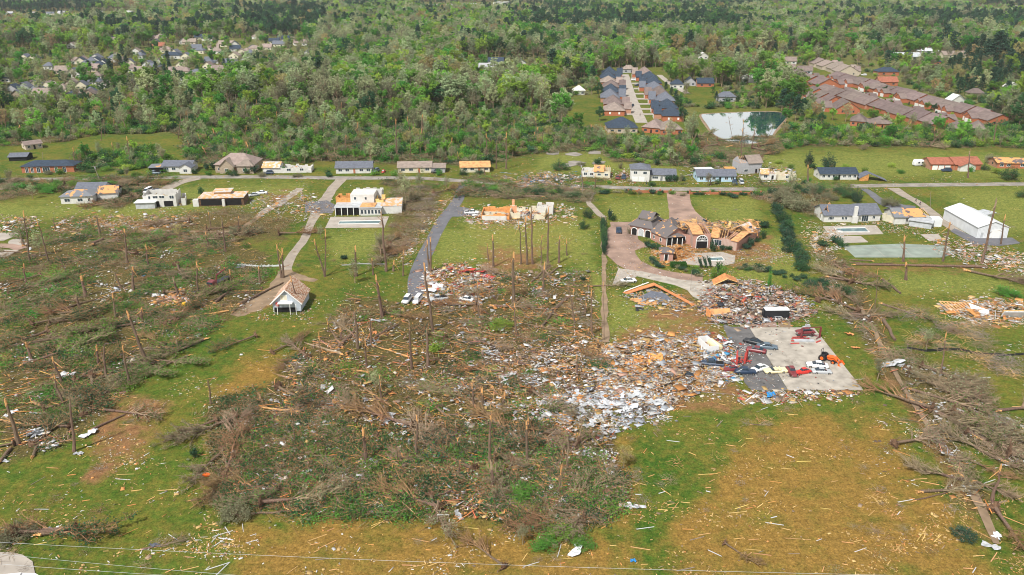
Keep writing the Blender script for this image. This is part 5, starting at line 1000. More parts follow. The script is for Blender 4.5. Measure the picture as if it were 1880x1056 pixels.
def scatter(name, pts, protos, label, cat, mats=None):
    """pts: (x,y,z,kind,rx,ry,rz,scale,zscale); one stuff object instancing prototype meshes"""
    cl = bpy.data.collections.new(name + '_kinds')
    for i, me in enumerate(protos): o = bpy.data.objects.new('k%02d' % i, me); cl.objects.link(o)
    me = bpy.data.meshes.new(name); me.from_pydata([p[:3] for p in pts], [], [])
    a = me.attributes.new('kind', 'INT', 'POINT'); a.data.foreach_set('value', [int(p[3]) for p in pts])
    a = me.attributes.new('rot', 'FLOAT_VECTOR', 'POINT'); a.data.foreach_set('vector', [c for p in pts for c in p[4:7]])
    a = me.attributes.new('scl', 'FLOAT_VECTOR', 'POINT'); a.data.foreach_set('vector', [c for p in pts for c in (p[7], p[7], p[8])])
    ob = link(name, me); tag(ob, label, cat, None, 'stuff')
    ng = bpy.data.node_groups.new(name, 'GeometryNodeTree'); ng.interface.new_socket('Geometry', in_out='INPUT', socket_type='NodeSocketGeometry'); ng.interface.new_socket('Geometry', in_out='OUTPUT', socket_type='NodeSocketGeometry')
    N = ng.nodes.new; l = ng.links.new; gi, go = N('NodeGroupInput'), N('NodeGroupOutput'); ci = N('GeometryNodeCollectionInfo'); ci.inputs['Collection'].default_value = cl
    ci.inputs['Separate Children'].default_value = True; ci.inputs['Reset Children'].default_value = True
    ip = N('GeometryNodeInstanceOnPoints'); ip.inputs['Pick Instance'].default_value = True
    def at(nm, ty): n = N('GeometryNodeInputNamedAttribute'); n.data_type = ty; n.inputs['Name'].default_value = nm; return [s for s in n.outputs if s.enabled and s.name == 'Attribute'][0]
    e = N('FunctionNodeEulerToRotation'); l(at('rot', 'FLOAT_VECTOR'), e.inputs[0]); l(e.outputs[0], ip.inputs['Rotation']); l(at('scl', 'FLOAT_VECTOR'), ip.inputs['Scale']); l(at('kind', 'INT'), ip.inputs['Instance Index'])
    l(gi.outputs[0], ip.inputs['Points']); l(ci.outputs[0], ip.inputs['Instance']); l(ip.outputs[0], go.inputs[0]); md = ob.modifiers.new('scatter', 'NODES'); md.node_group = ng; return ob
def join(*mbs):
    q = MB()
    for i, m in enumerate(mbs): q.add(m.v, m.f, i)
    return q
# ---- where the woods stand
SP = [([(0, 90), (230, 96), (350, 72), (560, 66), (580, 140), (460, 150), (400, 178), (200, 190), (0, 192)], .42, .62), ([(1215, 100), (1560, 100), (1900, 125), (1900, 195), (1740, 185), (1600, 140), (1230, 148)], .38, .7), ([(840, 112), (1010, 110), (1010, 158), (840, 158)], .12, .6),
      ([(1520, 58), (1740, 58), (1740, 80), (1520, 80)], .4, .6), ([(0, 22), (255, 20), (255, 42), (0, 42)], .35, .55), ([(1430, 232), (1880, 240), (1880, 262), (1430, 255)], .8, .38), ([(0, 190), (360, 190), (360, 246), (0, 246)], .8, .62),
      ([(360, 200), (1000, 205), (1000, 252), (360, 252)], .75, .6), ([(1040, 150), (1110, 150), (1110, 250), (1040, 250)], .3, .6), ([(1230, 160), (1300, 160), (1300, 210), (1230, 210)], .35, .5), ([(1262, 160), (1395, 160), (1395, 208), (1262, 208)], .25, .35),
      ([(1440, 200), (1570, 208), (1580, 232), (1440, 250)], 1, .6), ([(1590, 150), (1760, 160), (1880, 200), (1880, 236), (1830, 222)], .8, .8), ([(770, 4), (1000, 4), (1000, 24), (770, 24)], .3, .5), ([(1780, 14), (1900, 10), (1900, 32), (1780, 32)], .3, .5)]
rt = random.Random(77); trees = []
Y = 400.0
while Y < 3600:
    step = 8.6 if Y < 800 else 10.5 if Y < 1500 else 13.0; ds = Y * CT + CH * ST; half = 940 / F * ds * 1.12 + 20
    x = -half
    while x < half:
        X, Y_ = x + rt.uniform(-.48, .48) * step, Y + rt.uniform(-.48, .48) * step; x += step
        px, py = P((X, Y_, 0))
        if py > 252 or px < -90 or px > 1970: continue
        c = anyin(px, py, CLEAR[:5])
        if c: continue
        if 1255 < px < 1470 and 203 < py < 268: continue
        if py > 240 and px > 1080 and px < 1280: continue
        d, hs = 1.0, 1.0
        for poly, dd, hh in SP:
            if inside(px, py, poly): d *= dd; hs *= hh
        if py > 236 and hs == 1: d *= .5
        for f_ in FAR:
            if f_[0] - 3 < px < f_[0] + f_[2] + 3 and -6 < py - f_[1] < 12: d *= (.07 if isinstance(f_[5], str) else .3) if py > f_[1] else .4
        if rt.random() > d: continue
        n1 = fbm(X, Y_, .006, 1.3); n2 = fbm(X, Y_, .011, 7.7); n3 = fbm(X, Y_, .0035, 20.1) ; r_ = rt.random()
        if py < 70 and (n3 > .16 or (n2 > .42)): k = rt.choice([7, 8, 7, 8, 8, 1])
        elif n1 > .3: k = rt.choice([6, 11, 3, 4, 2, 10])
        elif n1 > .02: k = rt.choice([0, 0, 2, 10, 9, 3])
        elif n1 > -.25: k = rt.choice([1, 2, 3, 9, 0, 4, 5])
        else: k = rt.choice([7, 1, 4, 5, 3, 9, 0])
        if n2 < -.62 and r_ < .6: k = 8
        if r_ < .018: k = 8
        if r_ > .88: k = rt.choice([4, 5, 11])
        if inside(px, py, [(1730, 100), (1870, 100), (1880, 190), (1760, 200)]) and r_ < .6: k = 8
        if inside(px, py, [(0, 190), (360, 190), (360, 246), (0, 246)]) and r_ < .6: k = rt.choice([4, 11, 5, 7, 1])
        if py > 168 and px < 1090 and rt.random() < .5: k = rt.choice([2, 3, 4, 5, 4, 5, 10, 2])
        if py > 205 and px < 1090 and rt.random() < .35: continue
        h = rt.uniform(11.5, 23) * hs
        if k == 8: h *= 1.12
        if py < 130 and rt.random() < .06: h *= 1.25
        trees.append((X, Y_, px, py, k, h))
    Y += step * .92
for i in range(520):
    px, py = rt.uniform(0, 1880), rt.uniform(240, 302)
    if not anyin(px, py, [ZONE['D'], ZONE['D2'], ZONE['D3']]) or (1085 < px < 1265 and py < 262) or (1275 < px < 1430 and py < 297): continue
    g = G(px, py); trees.append((g.x, g.y, px, py, rt.choice([4, 5, 11, 4, 5, 1, 0, 3]), rt.uniform(4, 9.5)))
trees.sort(key=lambda t: t[1])
near, rest = [], []
for t in trees:
    (near if len(near) < 250 and -5 < t[2] < 1885 and t[5] > 3.9 else rest).append(t)
hz = {0: 'short', 1: 'mid height', 2: 'tall'}
for X, Y_, px, py, k, h in near:
    r = empty('tree', (X, Y_, 0), rt.uniform(0, 6.3)); s = h / 18; wx = s * rt.uniform(.9, 1.25); r.scale = (wx, wx, s); r.rotation_euler.x = rt.gauss(0, .04)
    autolabel(r, '%s %s tree' % (hz[0 if h < 10 else 1 if h < 15 else 2], TREE[k][2]), 'tree', 'trees at the near edge of the woods'); link('trunk', TREE[k][0], r); link('crown', TREE[k][1], r)
protos = [join(t[3], t[4]).mesh('tree', [t[5], t[6]]) for t in TREE]
scatter('forest', [(X, Y_, 0, k, rt.gauss(0, .03), rt.gauss(0, .03), rt.uniform(0, 6.3), h / 18 * rt.uniform(.95, 1.35), h / 18) for X, Y_, px, py, k, h in rest], protos, 'spring woodland of green, olive and tan trees reaching to the horizon', 'forest')
print('trees', len(trees))
# ---- low growth in the woods
def shrub_mesh(seed, leafy=1.0, tall=1.0):
    rg = random.Random(seed); st, lf = MB(), MB()
    for k in range(14):
        a = rg.uniform(0, 6.3); e = Vector((math.cos(a) * rg.uniform(.3, 1.3), math.sin(a) * rg.uniform(.3, 1.3), rg.uniform(.8, 2.0) * tall)); st.tube([(rg.uniform(-.2, .2), rg.uniform(-.2, .2), 0), e * .5 + Vector((0, 0, .15)), e], [.05, .035, .012], 3, cap=False)
        for j in range(int(34 * leafy)): d = Vector((rg.gauss(0, .38), rg.gauss(0, .38), rg.gauss(0, .3))); p = e * rg.uniform(.5, 1.05) + d; p.z = max(.05, p.z); lf.leafq(p, rg.uniform(.14, .34), 0, rg)
    return st, lf
SH = []
for i, (lfn, lab, ly, tl) in enumerate([('darkg', 'dark green', 1, 1), ('mid', 'mid green', 1, 1), ('lime', 'bright green', 1, .9), ('olive', 'olive twiggy', .5, 1), ('pine', 'blackish evergreen', 1.3, 1.1)]):
    st, lf = shrub_mesh(50 + i, ly, tl); SH.append((st.mesh('stem', M['twig']), lf.mesh('foliage', M[lfn]), lab, join(st, lf).mesh('shrub', [M['twig'], M[lfn]])))
def big_shrub(seed):
    rg = random.Random(seed); st, lf = MB(), MB()
    for k in range(38):
        a = rg.uniform(0, 6.3); q_ = math.sqrt(rg.random()) * 1.35; e = Vector((math.cos(a) * q_, math.sin(a) * q_, rg.uniform(.5, 2.1) * (1.15 - q_ * .45))); st.tube([e * .3, e * .7 + Vector((0, 0, .1)), e], [.03, .02, .006], 3, cap=False)
        for j in range(60): p = e * rg.uniform(.65, 1.05) + Vector((rg.gauss(0, .17), rg.gauss(0, .17), rg.gauss(0, .14))); p.z = max(.03, p.z); lf.leafq(p, rg.uniform(.05, .13), 0, rg)
    return st, lf
SHB = []
for i, lfn in enumerate(['darkg', 'mid', 'lime', 'olive', 'pine']): st, lf = big_shrub(90 + i); SHB.append((st.mesh('stem', M['twigg']), lf.mesh('foliage', M[lfn])))
def shrub(px, py, wd, ht, k, lead=None, rz=None):
    g = G(px, py); r = empty('shrub', g, rt.uniform(0, 6.3)); r.scale = (wd / 2.9, wd / 2.9, ht / 2.2)
    autolabel(r, (lead or '%s bush' % SH[k][2]), 'shrub', 'bushes'); S_ = SHB if wd > 4.4 else SH; link('stem', S_[k][0], r); link('foliage', S_[k][1], r); return r
pts = []
for i in range(9000):      # undergrowth
    px, py = rt.uniform(-60, 1940), 60 + 205 * rt.random() ** .5
    if anyin(px, py, CLEAR) or (1255 < px < 1470 and 200 < py < 268): continue
    g = G(px, py); pts.append((g.x, g.y, 0, rt.choice([0, 1, 3, 3, 2]), 0, 0, rt.uniform(0, 6.3), rt.uniform(1, 2.3), rt.uniform(.8, 2.0)))
for i in range(5200):
    px, py = rt.uniform(-60, 1940), rt.uniform(226, 318)
    if 1280 < px < 1432 and py < 292: continue
    if not ((anyin(px, py, [ZONE['D'], ZONE['D2'], ZONE['D3']]) and fbm(px, py * 3, .012, 4) > -.2) or (px > 1400 and 234 < py < 262) or (py < 262 and px < 1090 and not anyin(px, py, CLEAR))): continue
    g = G(px, py); pts.append((g.x, g.y, 0, rt.choice([0, 1, 2, 3, 1]), 0, 0, rt.uniform(0, 6.3), rt.uniform(.9, 2.4), rt.uniform(.7, 2.0)))
scatter('undergrowth', pts, [s[3] for s in SH], 'bushes and undergrowth filling the damaged wood edge', 'undergrowth')
# ---- evergreen screens, cypresses and garden bushes the photo shows one by one
for (px, py, wd, ht, k, lead) in [(1079, 400, 4.6, 4.6, 4, 'round blackish evergreen bush'), (1072, 420, 4.5, 3.6, 0, None), (1119, 404, 1.8, 4.6, 4, 'narrow pointed cypress'), (1124, 405, 3, 2.4, 0, None), (1289, 493, 1.1, 4.2, 4, 'leaning slim cypress'), (1298, 493, 1.1, 4.4, 4, 'leaning slim cypress'), (1306, 492, 1.1, 4.6, 4, 'leaning slim cypress'),
  (1276, 505, 3, 2, 4, None), (1283, 508, 3, 1.4, 3, None), (1312, 512, 2.4, 3.2, 1, None), (1325, 512, 3, 4.4, 1, None), (1320, 500, 2.4, 3.6, 0, None), (1412, 530, 1.2, 6, 1, 'ivy covered thin'), (1188, 453, 2, 2.2, 4, None), (1196, 456, 3, 1.8, 4, None), (1206, 457, 2.6, 1.8, 0, None), (1155, 430, 1.8, 2.6, 3, None), (1309, 462, 2.6, 3.4, 0, None), (1325, 460, 2, 2, 4, None),
  (1338, 458, 3, 1.4, 0, None), (1378, 452, 2.6, 3, 4, None), (1370, 457, 3.4, 2, 4, None), (1384, 442, 5, 1.8, 0, None), (1402, 438, 2.4, 3, 0, None), (1397, 417, 4, 2, 0, None), (1404, 418, 4, 2.4, 4, None), (1390, 412, 3.5, 1.8, 4, None), (210, 330, 4, 3, 3, None), (371, 358, 3, 3.4, 0, None), (256, 357, 3, 2.6, 0, None), (250, 357, 2.4, 2, 2, None), (1520, 312, 8, 9, 4, 'broken topped dark spruce'), (1484, 306, 5, 9, 4, 'narrow broken dark spruce'),
  (1572, 372, 5, 7, 4, 'small dark pine in the grass'), (1466, 385, 14, 8, 3, 'wide tangled olive'), (1440, 372, 12, 7, 3, 'wide tangled olive'), (1632, 378, 8, 4.6, 3, None), (1850, 330, 9, 7, 0, None), (1875, 362, 6, 3.6, 0, None), (1820, 300, 8, 6, 3, None), (1028, 312, 10, 4.5, 0, None), (1055, 362, 7, 3, 0, None), (1400, 318, 4, 3, 0, None), (1340, 330, 3, 2, 1, None),
  (922, 604, 7, 2.8, 2, 'bright green low'), (798, 646, 3.6, 2.4, 2, None), (358, 840, 1.6, 2.2, 4, 'single dark small'), (1070, 515, 1.8, 1.2, 4, None), (633, 475, 2, 1.2, 4, None), (630, 476, 2, 1.3, 4, None), (1546, 452, 5, 2.6, 0, None), (1534, 446, 4, 2.4, 4, None), (1510, 452, 4, 2, 4, None), (392, 312, 3, 4, 4, 'conical dark'), (380, 313, 2.6, 3.6, 4, 'conical dark'), (466, 318, 4, 4, 4, None), (455, 319, 4, 3, 0, None),
  (1224, 334, 2, 3, 4, 'slim dark conical'), (1230, 334, 2, 3.2, 4, 'slim dark conical'), (1238, 334, 2, 3.4, 4, 'slim dark conical'), (1198, 341, 4, 1.8, 0, None), (1000, 1003, 5.5, 1.8, 1, 'bright green leafy'), (1032, 985, 7, 2.2, 1, None), (1072, 1003, 4.6, 1.8, 1, None), (430, 955, 6, 3.6, 3, 'silvery olive'), (30, 990, 7, 3, 3, None), (1770, 985, 5, 1.4, 4, 'flattened dark evergreen'), (960, 915, 7, 3, 1, None), (1840, 540, 6, 3, 1, None), (1860, 545, 5, 2.6, 1, None)]:
    s = shrub(px, py, wd, ht, k, None if lead is None else lead + ('' if 'cypress' in lead or 'spruce' in lead or 'pine' in lead else ' bush'))
    if lead and 'leaning' in lead: s.rotation_euler = (0, -.35, 0)
rs = random.Random(9)
def line_shrubs(p, q, n, wd, ht, ks, sp=5):
    for i in range(n):
        t = (i + .5) / n; shrub(p[0] + (q[0] - p[0]) * t + rs.gauss(0, sp * .5), p[1] + (q[1] - p[1]) * t + rs.gauss(0, sp * .3), wd * rs.uniform(.7, 1.3), ht * rs.uniform(.7, 1.3), rs.choice(ks))
line_shrubs((1426, 385), (1462, 470), 22, 5.2, 3.0, [4, 0, 4], 9); line_shrubs((1462, 470), (1475, 500), 9, 4, 2.4, [4, 0], 8); line_shrubs((1107, 412), (1109, 470), 16, 1.9, 4.2, [4, 0], 1.5); line_shrubs((1360, 492), (1410, 498), 12, 2.6, 1.4, [0, 3, 4], 7)
line_shrubs((1095, 353), (1420, 362), 30, 3.2, 1.5, [0, 3, 1, 4], 6); line_shrubs((870, 350), (1080, 362), 22, 7, 2.6, [0, 1, 3], 9); line_shrubs((1420, 350), (1560, 365), 14, 6, 3.4, [3, 0, 4], 16); line_shrubs((1240, 490), (1262, 500), 5, 2, 1.2, [4, 3], 5); line_shrubs((1200, 478), (1210, 492), 6, 2.2, 1.6, [4, 3], 6)
line_shrubs((1262, 490), (1290, 492), 5, 1.6, .7, [2], 3); line_shrubs((1480, 520), (1560, 540), 8, 5, 1.8, [4, 0], 9); line_shrubs((0, 345), (240, 352), 26, 7, 3, [0, 1, 3], 14); line_shrubs((1480, 330), (1500, 372), 4, 5, 3, [3, 0], 10); line_shrubs((1410, 500), (1500, 520), 9, 2.6, 1.2, [0, 4], 7)
line_shrubs((30, 323), (900, 322), 26, 4, 2.6, [0, 3, 1], 16); line_shrubs((1010, 300), (1860, 316), 24, 4.2, 2.6, [0, 3, 1, 2], 20); line_shrubs((1000, 334), (1560, 338), 12, 3, 1.8, [0, 3, 1], 12)
h = empty('hedge', G(1233, 492), .02); tag(h, 'clipped bright green box hedge beside the mansion drive', 'hedge')
q = MB(); rg = random.Random(2); q.box(.1, .1, 0, 4.6, 2.1, 1.3)
for i in range(1500):
    f_ = rg.randrange(3); p = Vector((rg.uniform(0, 4.7), rg.uniform(0, 2.2), rg.uniform(0, 1.4)))
    if f_ == 0: p.z = 1.38
    elif f_ == 1: p.y = 0
    else: p.x = rg.choice([0, 4.7])
    q.leafq(p, .2, 0, rg)
q.build('foliage', M['hedge'], h)
# ---- thin bare trees standing apart
for (px, py, h_, k) in [(745, 374, 11, 5), (738, 350, 8, 4), (652, 520, 7, 5), (700, 470, 8, 4), (770, 350, 7, 5), (590, 440, 5, 5), (430, 445, 6, 4), (330, 440, 6, 11), (75, 470, 8, 5), (300, 300, 8, 4), (235, 330, 6, 4), (960, 1000, 4, 4), (1145, 860, 5, 11), (1610, 700, 6, 4), (1700, 640, 5, 5), (1450, 360, 9, 5), (1490, 372, 8, 4), (820, 350, 6, 5), (1300, 342, 6, 4), (1250, 340, 5, 4), (560, 300, 7, 5), (20, 340, 7, 4), (60, 365, 6, 5), (690, 720, 5, 5), (1270, 262, 15, 5), (1262, 258, 12, 5), (1230, 262, 12, 5), (1080, 268, 9, 5), (1150, 264, 9, 5), (1095, 262, 10, 4)]:
    r = empty('bare_tree', G(px, py), rt.uniform(0, 6)); r.scale = (h_ / 18 * 1.05,) * 2 + (h_ / 18,); autolabel(r, 'lone %s tree' % TREE[k][2], 'tree', 'lone thin trees'); link('trunk', TREE[k][0], r); link('crown', TREE[k][1], r)
for (px, py, h_, k) in [(1435, 205, 15, 8), (1448, 212, 14, 7), (1460, 222, 15, 8), (1470, 215, 13, 7), (1442, 228, 10, 1), (1425, 190, 13, 8), (1428, 196, 11, 1), (1245, 205, 9, 7), (1240, 190, 9, 8), (1232, 180, 8, 8), (1222, 170, 8, 8), (1254, 225, 9, 7), (1101, 222, 8, 7), (1098, 180, 10, 7)] + [(1590 + i * 26 + 8 * math.sin(i * 2.1), 170 + i * 8.0 + 2 * math.sin(i * 5), 5 + 2 * math.sin(i * 1.7), [1, 7, 0, 8][i % 4]) for i in range(8)] + [(1500 + i * 27, 166 + i * 6.8, 5 + 1.5 * math.sin(i * 2.7), [1, 7, 0, 8, 3][i % 5]) for i in range(9)] + [(1480 + i * 24, 214 + i * 3.4, 9 + 2 * math.sin(i * 2.7), [1, 3, 0, 5, 4][i % 5]) for i in range(14)]:
    r = empty('tree', G(px, py), rt.uniform(0, 6)); r.scale = (h_ / 18 * 1.2,) * 2 + (h_ / 18,); autolabel(r, 'garden %s tree' % TREE[k][2], 'tree', 'trees round the pond and subdivision'); link('trunk', TREE[k][0], r); link('crown', TREE[k][1], r)
# ---- standing snapped trunks
def snag(base, top, r, label=None, pale=.22, stubs=4, rgx=None, thin=False, cat='broken tree'):
    rg = rgx or rt; b = G(*base); t = onplane(top[0], top[1], b.y); H = t.z; v = t - b; root = empty('broken_trunk', b)
    n = max(3, int(H / 2.5)); pts, rad = [], []
    for i in range(n + 1):
        u = i / n * (1 - pale * .5); pts.append(Vector(v) * u + Vector((rg.gauss(0, .09), rg.gauss(0, .09), 0)) * (0 if i == 0 else 1)); rad.append(r * (1.25 if i == 0 else 1 - .5 * u))
    q = MB(); q.tube(pts, rad, 8); q.build('trunk', M['bark'], root, smooth=False)
    q = MB(); e = pts[-1]; tr_ = rad[-1]
    for k in range(5 if not thin else 3):
        a = rg.uniform(0, 6.3); o_ = Vector((math.cos(a), math.sin(a), 0)) * tr_ * .45; L_ = H * pale * .5 * rg.uniform(.5, 1.0) + .5
        q.tube([e + o_ - Vector((0, 0, .6)), e + o_ * 1.2 + v.normalized() * L_ * .6, e + o_ * 1.5 + v.normalized() * L_ + Vector((rg.gauss(0, .15), 0, 0))], [tr_ * .75, tr_ * .6, .03], 4)
    if rg.random() < .5: q.tube([e, e + Vector((rg.uniform(-2.2, 2.2), rg.uniform(-1, 1), -rg.uniform(1, 3)))], [tr_ * .5, .05], 4)
    q.build('splintered_top', M['split'] if rg.random() < .7 else M['twigg'], root)
    q = MB()
    for k in range(stubs):
        u = rg.uniform(.35, .95); p = v * u; a = rg.uniform(0, 6.3); L_ = rg.uniform(.8, 3.2) * (1.6 if thin else 1); d = Vector((math.cos(a), math.sin(a), rg.uniform(.1, 1.0))).normalized()
        q.tube([p, p + d * L_ * .6, p + d * L_ + Vector((0, 0, rg.uniform(-.5, .6)))], [r * .28, r * .18, .02], 4, cap=False)
        for j in range(2): p2 = p + d * L_ * rg.uniform(.4, .9); q.tube([p2, p2 + Vector((rg.uniform(-1, 1), rg.uniform(-1, 1), rg.uniform(-.2, 1)))], [.05, .012], 3, cap=False)
    if stubs: q.build('branch', M['twig'], root)
    autolabel(root, label or '%s snapped trunk' % ('thin' if r < .2 else 'stout' if r > .33 else 'slim') + (' with splintered top'), cat, 'snapped standing trunks'); return root
SN = [((56, 483), (43, 388), .28), ((90, 481), (68, 403), .25), ((102, 423), (97, 401), .2), ((48, 520), (43, 486), .28), ((184, 432), (177, 398), .42), ((235, 486), (227, 420), .36), ((245, 534), (243, 491), .46), ((157, 544), (149, 508), .5), ((273, 490), (268, 452), .32), ((414, 462), (407, 401), .3), ((382, 452), (377, 427), .25),
 ((387, 418), (383, 391), .25), ((438, 428), (437, 398), .22), ((517, 510), (508, 449), .32), ((520, 510), (518, 456), .36), ((597, 508), (576, 439), .28), ((596, 508), (598, 423), .26), ((363, 541), (361, 480), .28), ((426, 527), (421, 497), .3), ((477, 520), (475, 491), .36), ((549, 568), (535, 507), .24), ((213, 582), (206, 539), .28), ((269, 669), (234, 572), .45), ((262, 592), (259, 568), .4),
 ((239, 708), (223, 636), .3), ((194, 691), (191, 635), .3), ((181, 674), (177, 635), .34), ((34, 815), (10, 733), .42), ((116, 740), (98, 690), .26), ((136, 829), (128, 730), .3), ((387, 742), (382, 699), .22), ((654, 507), (652, 452), .42), ((685, 505), (683, 476), .25), ((709, 498), (700, 387), .4), ((722, 498), (723, 480), .35), ((740, 507), (740, 462), .22), ((787, 500), (784, 442), .34), ((790, 500), (791, 437), .36),
 ((796, 611), (777, 480), .38), ((702, 583), (690, 505), .46), ((657, 640), (651, 573), .4), ((681, 633), (680, 589), .3), ((673, 677), (671, 625), .24), ((756, 677), (751, 592), .28), ((785, 674), (784, 602), .4), ((879, 582), (876, 517), .2), ((906, 490), (904, 432), .34), ((897, 478), (894, 449), .2), ((942, 555), (942, 463), .48), ((949, 613), (944, 558), .26), ((957, 485), (953, 406), .22), ((968, 486), (964, 398), .34), ((978, 485), (976, 377), .32), ((1006, 483), (1007, 379), .32),
 ((994, 483), (994, 432), .2), ((1026, 483), (1027, 434), .34), ((1041, 469), (1040, 442), .24), ((1055, 595), (1043, 520), .2), ((1087, 616), (1085, 534), .26), ((1109, 626), (1108, 520), .09), ((1658, 480), (1661, 435), .4), ((1731, 480), (1744, 408), .34), ((1803, 483), (1830, 364), .42), ((1837, 449), (1845, 396), .28), ((1607, 572), (1612, 493), .14), ((1663, 514), (1664, 483), .46), ((1726, 691), (1738, 612), .2), ((1821, 921), (1838, 856), .3),
 ((929, 310), (930, 244), .36), ((911, 310), (912, 259), .3), ((894, 297), (893, 245), .32), ((729, 297), (726, 218), .36), ((829, 297), (830, 254), .3), ((635, 286), (635, 249), .28), ((775, 252), (775, 211), .5), ((855, 259), (853, 225), .26), ((984, 259), (984, 215), .26), ((1109, 262), (1109, 232), .2), ((1361, 290), (1363, 235), .26), ((1381, 273), (1386, 239), .26), ((1606, 252), (1606, 225), .3), ((1716, 262), (1716, 235), .36), ((1823, 266), (1831, 218), .34),
 ((1777, 327), (1780, 278), .34), ((1483, 334), (1484, 303), .4), ((1070, 345), (1069, 320), .3), ((1093, 345), (1093, 322), .26), ((770, 330), (768, 310), .34), ((890, 322), (889, 308), .3), ((1305, 340), (1305, 330), .3), ((452, 300), (452, 262), .2), ((240, 300), (232, 252), .3), ((212, 292), (205, 262), .2), ((138, 310), (134, 272), .26), ((67, 250), (68, 225), .3), ((35, 258), (36, 230), .4), ((870, 745), (868, 705), .3), ((672, 850), (668, 788), .42), ((765, 840), (763, 765), .3), ((838, 800), (836, 775), .25), ((970, 800), (969, 770), .22), ((1060, 690), (1060, 655), .2), ((700, 730), (697, 690), .24)]
for b, t, r_ in SN: snag(b, t, r_, stubs=rt.choice([2, 4, 6]), thin=r_ < .2)
SNR = []
def rnd_in(polys, n, rg, ymin=0):
    o = []
    while len(o) < n:
        q = rg.choice(polys); xs = [p[0] for p in q]; ys = [p[1] for p in q]; px, py = rg.uniform(min(xs), max(xs)), rg.uniform(min(ys), max(ys))
        if inside(px, py, q) and -10 < px < 1890 and rg.random() < (300 / max(200, py)) ** .6 + .2: o.append((px, py))
    return o
rq = random.Random(41)
for px, py in rnd_in([ZONE['A']] * 2 + [ZONE['B']] * 5 + [ZONE['D']] * 6 + [ZONE['C']], 62, rq):
    hm = 1.3 + 9 * rq.random() ** 1.6 if py > 320 else rq.uniform(5, 13); s_ = sc(py); snag((px, py), (px + (px - 940) * hm * .0035 + rq.gauss(0, hm * .3), py - hm * s_ * .93), rq.uniform(.09, .42), stubs=rq.choice([1, 3, 6]), pale=rq.uniform(.05, .7), rgx=rq)
for px, py in rnd_in([ZONE['D'], ZONE['D'], [(360, 205), (1000, 210), (1000, 245), (360, 245)], [(0, 215), (360, 215), (360, 262), (0, 262)]], 58, rq):
    hm = rq.uniform(7, 16); snag((px, py), (px + rq.gauss(0, hm * .22), py - hm * sc(py) * .93), rq.uniform(.10, .22), stubs=rq.choice([4, 7, 9]), pale=rq.uniform(.1, .6), rgx=rq)
# ---- fallen trees
def fallen_meshes(seed, L_, leafy, plate):
    rg = random.Random(seed); tk, br, fo, rp = MB(), MB(), MB(), MB(); pts = [Vector((L_ * i / 6, rg.gauss(0, .12) * i * .4, .35 + rg.uniform(0, .12) + (.5 if plate else 0) * (1 - i / 6))) for i in range(7)]
    rad = [.32, .28, .25, .21, .16, .11, .05]; tk.tube(pts, rad, 7)
    for k in range(17):
        u = .38 + .6 * (k / 17); i = min(5, int(u * 6)); b = pts[i].lerp(pts[i + 1], u * 6 - i); a = rg.uniform(-1.2, 1.2) * (1 if k % 2 else -1); up = rg.uniform(-.05, .8)
        d = Vector((math.cos(a) * .8 + .35, math.sin(a), up)).normalized(); ln = rg.uniform(2.2, 5.2) * (1.25 - u * .5); m_ = b + d * ln * .5 + Vector((0, 0, .2)); e = b + d * ln + Vector((0, 0, -.3 * ln * .2)); e.z = max(.1, e.z); m_.z = max(.1, m_.z)
        br.tube([b, m_, e], [.13, .08, .03], 4, cap=False)
        for j in range(7):
            t = rg.uniform(.25, 1); c = b.lerp(e, t); d2 = (d + Vector((rg.uniform(-1, 1), rg.uniform(-1, 1), rg.uniform(-.3, .7)))).normalized(); l2 = rg.uniform(.8, 2.4); e2 = c + d2 * l2; e2.z = max(.05, e2.z); br.tube([c, c.lerp(e2, .5) + Vector((rg.gauss(0, .12), rg.gauss(0, .12), .1)), e2], [.045, .03, .012], 3, cap=False)
            for q_ in range(3): e3 = c.lerp(e2, rg.uniform(.3, 1)); d3 = e3 + Vector((rg.uniform(-.8, .8), rg.uniform(-.8, .8), rg.uniform(-.1, .7))); br.tube([e3, d3], [.022, .01], 3, cap=False)
            for q_ in range(int(leafy * 9)): p = c.lerp(e2, rg.uniform(.2, 1.1)) + Vector((rg.gauss(0, .25), rg.gauss(0, .25), rg.gauss(0, .2))); p.z = max(.03, p.z); fo.leafq(p, rg.uniform(.12, .32), 0, rg)
    if plate:
        R_ = 1.3; ring = []
        for j in range(14): a = j * math.pi / 7; rr = R_ * rg.uniform(.6, 1.15); ring.append((rg.uniform(-.25, .1), math.cos(a) * rr, .85 + math.sin(a) * rr))
        rp.add([(-.45, 0, .9)] + ring + [(.5, 0, .9)], [(0, 1 + (j + 1) % 14, 1 + j) for j in range(14)] + [(15, 1 + j, 1 + (j + 1) % 14) for j in range(14)])
        for j in range(12): a = rg.uniform(0, 6.3); rr = rg.uniform(1.1, 2.1); e = Vector((rg.uniform(-.6, .3), math.cos(a) * rr, .85 + math.sin(a) * rr)); e.z = max(.02, e.z); rp.tube([(0, math.cos(a) * .5, .9 + math.sin(a) * .5), e], [.12, .03], 4, cap=False)
    else:
        for j in range(5): rp.tube([(.3, rg.gauss(0, .15), .4), (-rg.uniform(.5, 1.6), rg.gauss(0, .35), .4 + rg.gauss(0, .2))], [.17, .02], 4)
    return tk, br, fo, rp
FT = []
